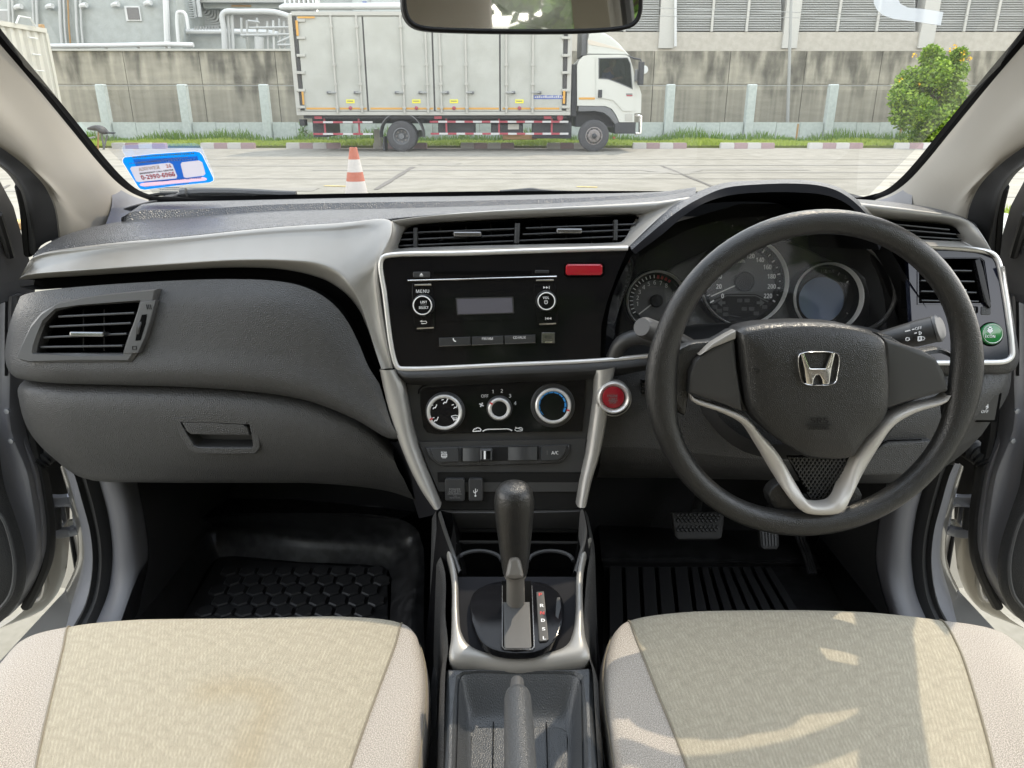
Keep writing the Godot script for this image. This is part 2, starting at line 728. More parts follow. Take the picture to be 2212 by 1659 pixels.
	m = mat("seat_plain", 0.50, 0.45, 0.39, 0.95)
	tri(m, 7.0); m.albedo_texture = fuzz; relief(m, fuzz, 0.08)
	m.rim_enabled = true; m.rim = 0.3; m.rim_tint = 0.6
	mat("seat_seam", 0.2, 0.175, 0.13, 0.9)
	m = mat("headliner", 0.6, 0.57, 0.5, 0.9)
	# windscreen and other panes
	m = mat("pane", 0.93, 0.97, 0.95, 0.0)
	m.transparency = BaseMaterial3D.TRANSPARENCY_ALPHA
	m.albedo_color.a = 0.13
	m = mat("lens_clear", 0.9, 0.9, 0.9, 0.02)
	m.metallic_specular = 0.16
	m.transparency = BaseMaterial3D.TRANSPARENCY_ALPHA
	m.albedo_color.a = 0.008
	mat("mirror_glass", 0.78, 0.8, 0.78, 0.02, 1.0)
	m = mat("reflection_white", 0.9, 0.92, 0.91, 0.5)  # windscreen reflection given as a see-through white colour
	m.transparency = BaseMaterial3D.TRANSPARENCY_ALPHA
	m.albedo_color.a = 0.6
	mat("sticker_blue", 0.0, 0.22, 0.72, 0.6)
	mat("sticker_deep", 0.01, 0.09, 0.36, 0.5)
	mat("sticker_white", 0.72, 0.72, 0.76, 0.5)
	mat("sticker_grey", 0.46, 0.44, 0.48, 0.5)
	mat("sticker_gold", 0.55, 0.36, 0.12, 0.5)
	mat("sticker_red", 0.7, 0.02, 0.04, 0.5)
	mat("sticker_orange", 0.75, 0.22, 0.05, 0.5)
	mat("sticker_pink", 0.62, 0.42, 0.5, 0.5)
	for k in ["sticker_red", "sticker_blue", "sticker_deep", "sticker_white", "sticker_grey", "sticker_gold", "sticker_orange", "sticker_pink"]:
		M[k].backlight_enabled = true
		M[k].backlight = M[k].albedo_color
	# outside
	m = mat("concrete_ground", 0.28, 0.264, 0.222, 0.9)
	tri(m, 0.11); m.albedo_texture = noise_tex(FastNoiseLite.TYPE_SIMPLEX, 0.012, 1024, 6, ramp(Color(0.91, 0.91, 0.9), Color(1, 1, 1), 0.2, 0.8), 21)
	m.detail_enabled = true
	m.detail_blend_mode = BaseMaterial3D.BLEND_MODE_MUL
	m.detail_albedo = noise_tex(FastNoiseLite.TYPE_SIMPLEX, 0.35, 1024, 3, ramp(Color(0.94, 0.94, 0.93), Color(1, 1, 1), 0.2, 0.8), 22)
	mat("joint_tar", 0.13, 0.12, 0.105, 0.9)
	mat("tyre_mark", 0.225, 0.213, 0.182, 0.9)
	mat("yellow_paint", 0.55, 0.42, 0.12, 0.8)
	mat("kerb_white", 0.5, 0.49, 0.47, 0.85)
	mat("kerb_red", 0.34, 0.25, 0.255, 0.85)
	m = mat("earth", 0.12, 0.14, 0.03, 0.95)
	tri(m, 0.6); m.albedo_texture = mottle
	m = mat("blade", 0.27, 0.32, 0.06, 0.8)
	m.backlight_enabled = true; m.backlight = Color(0.3, 0.4, 0.05)
	m = mat("blade_dark", 0.12, 0.2, 0.035, 0.8)
	m.backlight_enabled = true; m.backlight = Color(0.15, 0.25, 0.05)
	m = mat("leaf", 0.10, 0.2, 0.025, 0.6)
	m.vertex_color_use_as_albedo = true
	m.albedo_color = Color.WHITE
	m.backlight_enabled = true; m.backlight = Color(0.5, 0.65, 0.15)
	mat("petal", 0.8, 0.5, 0.02, 0.7)
	mat("bark", 0.09, 0.07, 0.05, 0.9)
	m = mat("fence_paint", 0.45, 0.495, 0.48, 0.75)
	tri(m, 0.5); m.albedo_texture = mottle
	mat("rust", 0.35, 0.22, 0.1, 0.9)
	# the long concrete wall: rain streaks that start at the coping
	var w := Image.create(2048, 256, false, Image.FORMAT_RGB8)
	var sn := FastNoiseLite.new(); sn.frequency = 0.016; sn.seed = 9; sn.fractal_octaves = 4
	var gn := FastNoiseLite.new(); gn.frequency = 0.05; gn.seed = 14; gn.fractal_octaves = 4
	var dn := FastNoiseLite.new(); dn.frequency = 0.004; dn.seed = 2
	for x in 2048:
		var deep := clampf(0.27 + 0.28 * sn.get_noise_2d(x, 0.0) * 2.0 + 0.25 * dn.get_noise_2d(x, 50.0), 0.04, 0.95)
		for y in 256:
			var yy := y / 256.0
			var streak := clampf((deep - yy) / 0.22 + 0.3, 0.0, 1.0)
			streak *= clampf(0.55 + 1.1 * gn.get_noise_2d(x, y * 0.14) + 0.5 * sn.get_noise_2d(x * 3.0, y * 0.15), 0.0, 1.0)
			var faint := 0.10 * sn.get_noise_2d(x * 5.0, y * 0.06) + 0.06 * gn.get_noise_2d(x * 0.4, y)
			var v := 0.86 + faint - 0.33 * streak
			if yy > 0.425:
				v = v * 0.92 + 0.08 * sn.get_noise_2d(x * 8.0, y * 0.03)
			w.set_pixel(x, y, Color(v, v * 0.99, v * 0.955))
	m = mat("wall_concrete", 0.42, 0.405, 0.355, 0.95)
	m.albedo_texture = ImageTexture.create_from_image(w)
	m = mat("coping", 0.4, 0.4, 0.37, 0.9)
	m = mat("cladding", 0.34, 0.37, 0.355, 0.7)
	tri(m, 0.2); m.albedo_texture = mottle
	m = mat("hall_wall", 0.44, 0.42, 0.36, 0.85)
	tri(m, 0.25); m.albedo_texture = mottle
	mat("hall_pillar", 0.46, 0.46, 0.42, 0.85)
	mat("louvre", 0.34, 0.35, 0.33, 0.6)
	mat("louvre_shade", 0.08, 0.08, 0.08, 0.9)
	mat("pipe_white", 0.56, 0.58, 0.57, 0.5)
	mat("pipe_grey", 0.42, 0.44, 0.43, 0.5)
	mat("steel_grey", 0.3, 0.31, 0.3, 0.6)
	mat("window_dark", 0.06, 0.065, 0.07, 0.15)
	mat("container_cream", 0.5, 0.49, 0.43, 0.6)
	m = mat("truck_box", 0.40, 0.41, 0.375, 0.5)
	tri(m, 0.11); m.albedo_texture = mottle
	mat("truck_frame", 0.40, 0.4, 0.365, 0.5)
	mat("truck_white", 0.52, 0.53, 0.49, 0.3)
	mat("truck_cream", 0.55, 0.5, 0.42, 0.4)
	mat("truck_dark", 0.03, 0.032, 0.036, 0.6)
	mat("truck_grey", 0.13, 0.135, 0.14, 0.6)
	mat("gap_dark", 0.05, 0.05, 0.05, 0.8)
	mat("tyre", 0.055, 0.055, 0.058, 0.85)
	mat("rim_steel", 0.22, 0.2, 0.19, 0.6)
	mat("orange_tape", 0.55, 0.29, 0.05, 0.5)
	mat("red_tape", 0.32, 0.05, 0.07, 0.5)
	mat("white_tape", 0.5, 0.5, 0.5, 0.5)
	mat("yellow_tag", 0.72, 0.68, 0.05, 0.6)
	mat("blue_tag", 0.07, 0.11, 0.34, 0.6)
	mat("cone_orange", 0.40, 0.12, 0.07, 0.7)
	mat("cone_white", 0.5, 0.47, 0.44, 0.7)
	m = mat("tinted_pane", 0.03, 0.035, 0.035, 0.02)
	m.transparency = BaseMaterial3D.TRANSPARENCY_ALPHA
	m.albedo_color.a = 0.45
	mat("skin", 0.35, 0.2, 0.13, 0.7)
	mat("shirt", 0.05, 0.06, 0.28, 0.8)
	mat("cloth_red", 0.4, 0.05, 0.05, 0.8)


func _ready() -> void:
	rng.seed = 77
	var cam := Camera3D.new()
	cam.name = "camera"
	add_child(cam)
	cam.position = EYE
	cam.rotation = Vector3(-PITCH, 0, 0)
	cam.fov = rad_to_deg(2.0 * atan(HALF.y / LENS))
	cam.near = 0.05
	cam.far = 600.0
	cam.current = true
	var we := WorldEnvironment.new()
	we.name = "environment"
	var env := Environment.new()
	env.background_mode = Environment.BG_SKY
	var sky := Sky.new()
	var ps := ProceduralSkyMaterial.new()
	ps.sky_top_color = Color(0.56, 0.60, 0.65)
	ps.sky_horizon_color = Color(0.91, 0.885, 0.84)
	ps.sky_curve = 0.22
	ps.ground_horizon_color = Color(0.72, 0.72, 0.68)
	ps.ground_bottom_color = Color(0.45, 0.44, 0.4)
	ps.sun_angle_max = 18.0
	ps.sky_energy_multiplier = 2.25
	var cl := FastNoiseLite.new()
	cl.noise_type = FastNoiseLite.TYPE_SIMPLEX_SMOOTH
	cl.frequency = 0.9
	cl.fractal_octaves = 5
	cl.seed = 6
	var sc := Image.create(512, 256, false, Image.FORMAT_RGBA8)
	for y in 256:
		for x in 512:
			var lat := PI * (0.5 - (y + 0.5) / 256.0)
			var lon := TAU * (x + 0.5) / 512.0
			var q := Vector3(cos(lat) * cos(lon), sin(lat) * 2.0, cos(lat) * sin(lon)) * 1.6
			var c := clampf(cl.get_noise_3dv(q) * 2.2 + 0.35, 0.0, 1.0)
			sc.set_pixel(x, y, Color(1, 1, 1, c * 0.75 if lat > 0.0 else 0.0))
	ps.sky_cover = ImageTexture.create_from_image(sc)
	ps.sky_cover_modulate = Color(0.66, 0.625, 0.57)
	sky.sky_material = ps
	env.sky = sky
	env.tonemap_mode = Environment.TONE_MAPPER_LINEAR
	env.tonemap_exposure = 1.16
	env.ambient_light_source = Environment.AMBIENT_SOURCE_SKY
	env.sdfgi_enabled = true
	env.ssao_enabled = true
	env.ssil_enabled = true
	we.environment = env
	add_child(we)
	var sun := DirectionalLight3D.new()
	sun.name = "sun"
	add_child(sun)
	sun.look_at_from_position(Vector3(0.335, 0.85, -0.53) * 10.0, Vector3())
	sun.light_energy = 1.05
	sun.light_color = Color(1.0, 0.945, 0.85)
	sun.light_angular_distance = 0.5
	sun.shadow_enabled = true

	materials()
	ground()
	far_buildings()
	boundary()
	kerbs_and_grass()
	truck()
	street_things()
	car_shell()
	car_sides()
	dashboard()
	instruments()
	centre_stack()
	right_end()
	console()
	floor_things()
	steering_wheel()
	seats()
	glass_things()


# ---------- outside ----------
func flat_strip(a: Vector3, b: Vector3, wide: float, y: float) -> Soup:
	var d := (b - a).normalized()
	var w := Vector3(-d.z, 0, d.x) * wide * 0.5
	var s := Soup.new()
	var n := 8
	for i in n:
		var p := a.lerp(b, float(i) / n)
		var q := a.lerp(b, float(i + 1) / n)
		var e0 := w * (0.7 + 0.6 * fposmod(i * 0.37, 1.0))
		var e1 := w * (0.7 + 0.6 * fposmod((i + 1) * 0.37, 1.0))
		p.y = y; q.y = y
		s.quad(p - e0, q - e1, q + e1, p + e0)
	return s.face(Vector3(0, 50, 0))

func ground() -> void:
	var s := Soup.new()
	s.quad(Vector3(-300, 0, -300), Vector3(-300, 0, 300), Vector3(300, 0, 300), Vector3(300, 0, -300))
	var g := structure("ground", s.face(Vector3(0, 50, 0)), M.concrete_ground)
	for z in [-8.1, -13.6, -18.9]:
		part(g, "slab_joint", flat_strip(Vector3(-60, 0, z), Vector3(60, 0, z), 0.05, 0.004), M.joint_tar)
	part(g, "slab_joint", flat_strip(at_y(812, 410, 0), at_y(892, 361, 0), 0.10, 0.008), M.joint_tar)
	part(g, "slab_joint", flat_strip(at_y(1428, 358, 0), at_y(1560, 412, 0), 0.07, 0.008), M.joint_tar)
	part(g, "slab_joint", flat_strip(at_y(20, 400, 0), at_y(-200, 520, 0), 0.07, 0.008), M.joint_tar)
	for q in [[-4.0, 6.0, -15.6, 0.5], [-9.0, 9.0, -16.8, 0.35], [0.0, 12.0, -14.9, 0.28], [-12.0, -3.0, -11.5, 0.4], [2.0, 9.0, -10.6, 0.22]]:
		part(g, "tyre_mark", flat_strip(Vector3(q[0], 0, q[2]), Vector3(q[1], 0, q[2] - 0.25), q[3], 0.0055), M.tyre_mark)
	for q in [[-5.5, -12.2, 0.5], [3.2, -15.2, 0.7], [6.5, -12.6, 0.45], [-1.5, -17.2, 0.6], [9.5, -16.4, 0.8], [0.8, -9.4, 0.25], [-9.0, -15.0, 0.6]]:
		var stain := Soup.new()
		for i in 14:
			var a0 := TAU * i / 14.0
			var a1 := TAU * (i + 1) / 14.0
			var r0: float = q[2] * (0.7 + 0.3 * sin(a0 * 3.0 + q[0]))
			var r1: float = q[2] * (0.7 + 0.3 * sin(a1 * 3.0 + q[0]))
			stain.tri(Vector3(q[0], 0.0065, q[1]), Vector3(q[0] + cos(a0) * r0, 0.0065, q[1] + sin(a0) * r0), Vector3(q[0] + cos(a1) * r1, 0.0065, q[1] + sin(a1) * r1))
		part(g, "oil_stain", stain.face(Vector3(0, 50, 0)), M.tyre_mark)
	part(g, "worn_line", flat_strip(at_y(700, 402, 0), at_y(790, 404, 0), 0.1, 0.007), M.yellow_paint)
	part(g, "worn_line", flat_strip(at_y(1245, 404, 0), at_y(1290, 405, 0), 0.1, 0.007), M.yellow_paint)

func pix(z: float) -> Callable:     # a facade drawn on one distant plane
	return func(u: float, v: float) -> Vector3: return at(u, v, z)

func slab_px(z: float, u0: float, v0: float, u1: float, v1: float, deep: float, bev := 0.0) -> Soup:
	var a := at(u0, v1, z)
	var b := at(u0, v0, z)
	b.x = at(u1, v1, z).x
	return box(Vector3(minf(a.x, b.x), minf(a.y, b.y), z - deep), Vector3(maxf(a.x, b.x), maxf(a.y, b.y), z), bev)

func up_to(u0: float, u1: float, v0: float, z: float, deep: float, y0 := 0.0) -> Soup:
	var a := at(u0, v0, z)
	var b := at(u1, v0, z)
	return box(Vector3(a.x, y0, z - deep), Vector3(b.x, a.y, z))

func far_buildings() -> void:
	# left: pale clad plant building
	var z := -35.0
	var b := thing("plant_building", "pale grey-green clad plant building behind the stained wall, with downpipes and one dark square window", "building", at_y(150, 280, 0))
	part(b, "wall", up_to(-260, 357, -160, z, 9.0), M.cladding)
	for q in [[18, 5.0, 0], [26, 4.0, 0], [70, 4.0, 0], [78, 5.0, 0], [128, 6.0, 0], [137, 4.0, 0], [146, 3.0, 1], [163, 5.0, 0], [173, 4.0, 0]]:
		part(b, "downpipe", tube([at(q[0] - 6.0, -160, z + 0.15), at(q[0] + 3.0, 60, z + 0.15), at(q[0] + 7.0, 104, z + 0.15)], q[1] * 0.5 * 0.022, 8), M.rust if q[2] else M.pipe_grey)
	for q in [[40, 15], [108, 14], [181, 12], [250, 10], [320, 7]]:
		part(b, "wall_vent", tube([at(q[0] - 6, q[1] + 2, z + 0.1), at(q[0] - 1, q[1] - 1, z + 0.25), at(q[0] + 6, q[1] - 1, z + 0.3)], 0.1, 8), M.pipe_white)  # short bent vents along the wall
	var w := group_part(b, "window", at(290, 29, z))
	part(w, "frame", slab_px(z + 0.06, 273, 13, 306, 45, 0.1), M.pipe_white)
	part(w, "pane", slab_px(z + 0.09, 277, 16, 302, 42, 0.06), M.window_dark)
	var w2 := group_part(b, "window", at(8, 35, z))
	part(w2, "frame", slab_px(z + 0.06, -24, 20, 25, 48, 0.1), M.pipe_white)
	part(w2, "pane", slab_px(z + 0.09, -20, 23, 21, 46, 0.06), M.steel_grey)
	part(b, "corner_post", tube([at(352, -160, z + 0.2), at(362, 104, z + 0.2)], 0.13, 8), M.pipe_white)
	# long pipe along the foot of the building
	var lp := thing("pipeline", "long grey-white pipe running just above the stained wall beside the plant building", "pipe", at(250, 98, -33.0))
	part(lp, "pipe", tube([at(60, 100, -33), at(240, 98, -33), at(360, 95.5, -33), at(418, 97, -33)], 0.09, 10), M.pipe_white)
	for u in [110, 170, 230, 300, 360]:
		part(lp, "bracket", slab_px(-33.05, u - 2, 98, u + 2, 112, 0.1), M.steel_grey)
	# the pipe yard
	z = -36.0
	var t := thing("storage_tank_block", "pale low tank block standing behind the stained wall under the pipes", "tank", at_y(530, 290, 0))
	part(t, "wall", up_to(392, 640, 74, z, 4.0), M.cladding)
	part(t, "top_rail", tube([at(394, 68, z + 0.3), at(500, 68, z + 0.3), at(580, 70, z + 0.3), at(600, 74, z + 0.3)], 0.11, 8), M.pipe_white)
	for i in 9:
		part(t, "grating_bar", slab_px(z + 0.4, 420 + i * 6.2, 57, 423 + i * 6.2, 64, 0.05), M.steel_grey)
	var arch := thing("pipe_arch", "thick grey pipe bent over into an arch left of the lorry's box", "pipe", at(484, 107, -34.0))
	part(arch, "pipe", tube(spl([at(486, 109, -34), at(483, 60, -34), at(480, 34, -34), at(487, 26, -34), at(520, 25.5, -34), at(590, 26, -34), at(608, 30, -34), at(628, 37, -34)], 5), 0.115, 10), M.pipe_grey)
	part(arch, "flange", tube([at(626, 36, -34), at(631, 38, -34)], 0.16, 10), M.pipe_white)
	for u in [494, 502]:
		var rp := thing("riser_pipe", "thin vertical pipe under the thick arch, %s of the two" % ("left" if u == 494 else "right"), "pipe", at(u, 107, -34.2), "riser pipes under the arch")
		part(rp, "pipe", tube([at(u + 2, 109, -34.2), at(u - 1, 40, -34.2), at(u - 2, 31, -34.2)], 0.07, 8), M.pipe_grey)
	var sm := thing("pipe_arch", "slim pale pipe hoop next to the corner of the plant building", "pipe", at(385, 96, -34.5))
	part(sm, "pipe", tube(spl([at(386, 98, -34.5), at(382, 40, -34.5), at(384, 27, -34.5), at(394, 26, -34.5), at(401, 32, -34.5), at(407, 64, -34.5)], 4), 0.07, 8), M.pipe_white)
	var ld := thing("ladder_duct", "white caged ladder and ducts climbing beside the plant building's corner", "ladder", at(400, 40, -36.5))
	for q in [[384, 9], [396, 7], [410, 5], [422, 5], [431, 6]]:
		part(ld, "duct", slab_px(-36.5, q[0] - q[1] * 0.5, -120, q[0] + q[1] * 0.5, 36, 0.15), M.pipe_white)
	for i in 8:
		part(ld, "rung", tube([at(398, 3 + i * 5, -36.3), at(422, 3 + i * 5, -36.3)], 0.025, 6), M.pipe_grey)
	var nest := thing("duct_bank", "bank of nested grey pipes bending from level to upright behind the arch", "pipes", at(490, 40, -38.0))
	part(nest, "backing", up_to(430, 640, -100, -38.4, 3.0), M.steel_grey)
	for i in 7:
		var u := 446.0 + i * 6.0
		var v := 27.0 + i * 4.6
		part(nest, "pipe", tube(spl([at(428, v, -38), at(u - 6, v, -38), at(u, v - 5, -38), at(u, 14, -38)], 3), 0.045, 6), M.pipe_grey)
	var rf := thing("eaves_roof", "grey corrugated eaves above the nested pipes", "roof", at(520, 2, -37.0))
	part(rf, "sheet", slab_px(-37.0, 434, -60, 626, 5, 1.5), M.louvre)
	part(rf, "fascia", slab_px(-37.4, 440, 6, 620, 18, 0.5), M.cladding)
	part(rf, "sign_strip", slab_px(-37.35, 500, 10.5, 542, 14.5, 0.05), M.rust)
	var fr := thing("steel_frame", "grey steel pipe rack of beams and braces just left of the lorry's box", "pipe rack", at(580, 107, -34.6))
	for q in [[538, 60, 632, 59], [520, 76, 630, 74], [536, 45, 560, 48], [600, 92, 632, 78], [600, 97, 632, 97]]:
		part(fr, "beam", tube([at(q[0], q[1], -34.6), at(q[2], q[3], -34.6)], 0.05, 6), M.pipe_grey)
	for q in [[521, 38], [533, 44], [555, 38], [577, 46], [590, 44], [603, 40], [613, 46], [628, 40]]:
		part(fr, "post", tube([at(q[0] + 2, 109, -34.7), at(q[0], q[1], -34.7)], 0.045, 6), M.pipe_grey if q[0] % 2 else M.pipe_white)
	part(fr, "valve_box", slab_px(-34.4, 507, 82, 532, 106, 0.5), M.cladding)
	part(fr, "drum", tube([at(560, 108, -34.6), at(560, 80, -34.6)], 0.2, 12), M.pipe_grey)
	var dt := thing("air_duct", "wide white round duct passing behind the top of the lorry's box", "duct", at(650, 16, -34.8))
	part(dt, "duct", tube([at(604, 17, -34.8), at(612, 15, -34.8), at(690, 14, -34.8), at(900, 13, -34.8)], [0.08, 0.13, 0.13, 0.13], 12), M.pipe_white)
	for i in 8:
		part(dt, "fin", slab_px(-35.0, 614 + i * 10, -40, 618 + i * 10, 8, 0.3), M.pipe_white)
	var cb := thing("equipment_cabinet", "pale blue-grey cabinet block behind the top of the lorry's box", "cabinet", at(770, 10, -37.5))
	part(cb, "body", up_to(672, 1290, -160, -38.2, 5.0), M.cladding)
	part(cb, "door", slab_px(-37.9, 762, -40, 868, 24, 0.2), M.fence_paint)
	part(cb, "door_edge", slab_px(-37.85, 800, -40, 802, 24, 0.2), M.steel_grey)
	for i in 2:
		part(cb, "lettering", slab_px(-37.86, 783, 3 + i * 5, 792, 5.5 + i * 5, 0.1), M.blue_tag)
	# right: hall with louvred openings
	z = -36.0
	var h := thing("louvred_hall", "long cream concrete hall with rows of grey louvred openings behind the wall on the right", "building", at_y(1800, 280, 0))
	part(h, "wall", up_to(1180, 2700, 69, z, 8.0), M.hall_wall)
	part(h, "upper_wall", box(Vector3(at(1180, 0, z).x, at(1200, 69, z).y, z - 8.0), Vector3(at(2700, 0, z).x, at(1200, -170, z).y, z - 0.6)), M.louvre_shade)
	for u in [1442, 1706, 1997, 2235, 2480]:
		part(h, "pillar", slab_px(z + 0.12, u - 17 + (u - 1700) * 0.01, -170, u + 15 + (u - 1700) * 0.01, 104, 0.8), M.hall_pillar)
	for u in [1459, 2230]:
		part(h, "downpipe", tube([at(u, -170, z + 0.25), at(u, 100, z + 0.25)], 0.06, 8), M.pipe_white)
	for bay in [[1200, 1424], [1462, 1688], [1724, 1978], [2016, 2216]]:
		for i in 16:
			var v := 66.0 - i * 5.2
			var a := at(bay[0], v, z)
			var c := at(bay[1], v, z)
			var s := Soup.new()
			var d0 := Vector3(0, 0, -0.02)
			var d1 := Vector3(0, 0.115, -0.16)
			s.quad(a + d0, c + d0, c + d1, a + d1)
			s.quad(a + d0 + Vector3(0, 0.02, 0), a + d1 + Vector3(0, 0.02, 0), c + d1 + Vector3(0, 0.02, 0), c + d0 + Vector3(0, 0.02, 0))
			s.quad(a + d0, a + d0 + Vector3(0, 0.02, 0), c + d0 + Vector3(0, 0.02, 0), c + d0)
			part(h, "louvre", s, M.louvre, Transform3D(), 0.0)
		for k in 2:
			var u: float = lerpf(bay[0], bay[1], (k + 1) / 3.0)
			part(h, "mullion", slab_px(z + 0.03, u - 2.5, -170, u + 2.5, 68, 0.1), M.hall_pillar)
	var pole := thing("pole", "thin grey lamp pole in front of the louvred hall, right of the lorry", "pole", at_y(1700, 285, 0))
	part(pole, "shaft", tube([at(1700, 300, -30.2), at(1702, 240, -30.2), at(1709, 0, -30.2), at(1713, -140, -30.2)], [0.065, 0.06, 0.05, 0.05], 10), M.steel_grey)
	for q in [[16, 26, 0.0], [34, 38, 0.4]]:
		var wire := thing("overhead_wire", "thin dark wire across the louvred hall, %s of two" % ("upper" if q[0] == 16 else "lower"), "wire", at(1500, q[0], -31))
		part(wire, "cable", tube([at(1380, q[0], -31), at(1700, q[1], -31), at(2000, q[1] + 8, -31), at(2400, q[1] + 4, -31)], 0.012, 5), M.steel_grey)

func boundary() -> void:
	# stained concrete wall of cast panels
	var z := -30.5
	var wl := thing("concrete_wall", "tall stained grey concrete wall with black rain streaks below its coping", "wall", at_y(1100, 285, 0))
	var top := at(1100, 110, z).y
	var x0 := -26.0
	var pw := 2.85
	for i in 20:
		var s := Soup.new()
		var a := x0 + i * pw + 0.012
		var b := x0 + (i + 1) * pw - 0.012
		s.add(box(Vector3(a, 0, z - 0.2), Vector3(b, top, z)))
		for k in s.p.size():
			s.t[k] = Vector2((s.p[k].x - x0) / (pw * 20.0), 1.0 - s.p[k].y / top)
		part(wl, "panel", s, M.wall_concrete)
	part(wl, "backing", box(Vector3(x0, 0, z - 0.26), Vector3(x0 + pw * 20, top - 0.02, z - 0.21)), M.gap_dark)
	part(wl, "coping", box(Vector3(x0 - 0.1, top, z - 0.3), Vector3(at(1180, 100, z).x, top + 0.07, z + 0.08)), M.coping)
	part(wl, "ledge", box(Vector3(x0, at(1100, 182, z).y - 0.02, z + 0.003), Vector3(x0 + pw * 20, at(1100, 182, z).y + 0.02, z + 0.02)), M.wall_concrete)
	# low painted fence before it
	z = -28.6
	var f := thing("low_fence", "low pale green-white fence of concrete posts and panels in front of the stained wall", "fence", at_y(1100, 300, 0))
	var ptop := at(1100, 182, z).y
	var ltop := at(1100, 264, z).y
	var px0 := at(1625, 182, z).x
	var step := at(1801, 182, z).x - px0
	for i in range(-9, 5):
		var x := px0 + step * i
		var p := extr(rrect(0.3, 0.3, 0.02, 1), 0.0, ptop, 0.03, 1)
		part(f, "post", p, M.fence_paint, Transform3D(Basis(Vector3.RIGHT, -PI / 2), Vector3(x, 0, z)))
		for k in 3:
			var a := x + 0.17 + (step - 0.34) / 3.0 * k + 0.008
			var b := x + 0.17 + (step - 0.34) / 3.0 * (k + 1) - 0.008
			part(f, "panel", box(Vector3(a, 0, z - 0.06), Vector3(b, ltop - 0.01 * (k % 2), z + 0.02)), M.fence_paint)
			if (i * 3 + k) % 4 == 1:
				part(f, "rust_stain", box(Vector3(b - 0.1, ltop - 0.6, z + 0.021), Vector3(b - 0.03, ltop - 0.05, z + 0.024)), M.rust)
	for v in [183.0]:
		part(f, "wire", tube([Vector3(px0 - step * 9, ptop - 0.05, z), Vector3(px0 + step * 5, ptop - 0.05, z)], 0.012, 5), M.steel_grey)
	# container beside the yard
	var c := thing("shipping_container", "cream white corrugated container at the far left behind the windscreen pillar", "container", Vector3(-13.4, 0.2, -21.0))
	var s2 := Soup.new()
	var prof := []
	var zz := -23.5
	while zz < -11.0:
		prof.append_array([Vector2(zz, 0.0), Vector2(zz + 0.12, 0.0), Vector2(zz + 0.17, -0.07), Vector2(zz + 0.29, -0.07), Vector2(zz + 0.34, 0.0)])
		zz += 0.36
	for i in prof.size() - 1:
		var a: Vector2 = prof[i]
		var b: Vector2 = prof[i + 1]
		s2.quad(Vector3(-13.4 + a.y, 0.35, a.x), Vector3(-13.4 + b.y, 0.35, b.x), Vector3(-13.4 + b.y, 3.2, b.x), Vector3(-13.4 + a.y, 3.2, a.x))
	s2.face(Vector3(0, 1, -20))
	part(c, "corrugated_side", s2, M.container_cream, Transform3D(), 20.0)
	part(c, "body", box(Vector3(-15.8, 0.25, -23.6), Vector3(-13.48, 3.27, -11.0)), M.container_cream)
	part(c, "top_rail", box(Vector3(-13.5, 3.2, -23.6), Vector3(-13.36, 3.32, -11.0)), M.container_cream)
	part(c, "end_post", box(Vector3(-13.5, 0.25, -23.62), Vector3(-13.35, 3.19, -23.5)), M.container_cream)
	part(c, "corner_lamp", box(Vector3(-13.52, 3.33, -23.6), Vector3(-13.4, 3.42, -23.48), 0.02), M.rust)
	part(c, "rail", tube([Vector3(-13.3, 3.3, -23.0), Vector3(-13.3, 3.5, -22.8), Vector3(-13.3, 3.5, -22.3), Vector3(-13.3, 3.3, -22.1)], 0.025, 6), M.pipe_white)
	for i in 6:
		part(c, "rung", tube([Vector3(-13.3, 0.9 + i * 0.42, -22.95), Vector3(-13.3, 0.9 + i * 0.42, -22.55)], 0.02, 6), M.pipe_white)

func blades(n: int, x0: float, x1: float, z0: float, z1: float, hi: float, y: float) -> Soup:
	var s := Soup.new()
	for i in n:
		var x := rng.randf_range(x0, x1)
		var z := rng.randf_range(z0, z1)
		var h := hi * rng.randf_range(0.35, 1.0) * (0.75 + 0.45 * sin(x * 1.7) * sin(x * 0.63 + 1.0))
		var a := rng.randf() * TAU
		var w := Vector3(cos(a), 0, sin(a)) * rng.randf_range(0.012, 0.026)
		var lean := Vector3(rng.randf_range(-0.4, 0.4), 0, rng.randf_range(-0.3, 0.3)) * h
		var b := Vector3(x, y, z)
		var m := b + Vector3(0, h * 0.6, 0) + lean * 0.4
		var t := b + Vector3(0, h, 0) + lean
		s.quad(b - w, b + w, m + w * 0.7, m - w * 0.7)
		s.tri(m - w * 0.7, m + w * 0.7, t)
	return s

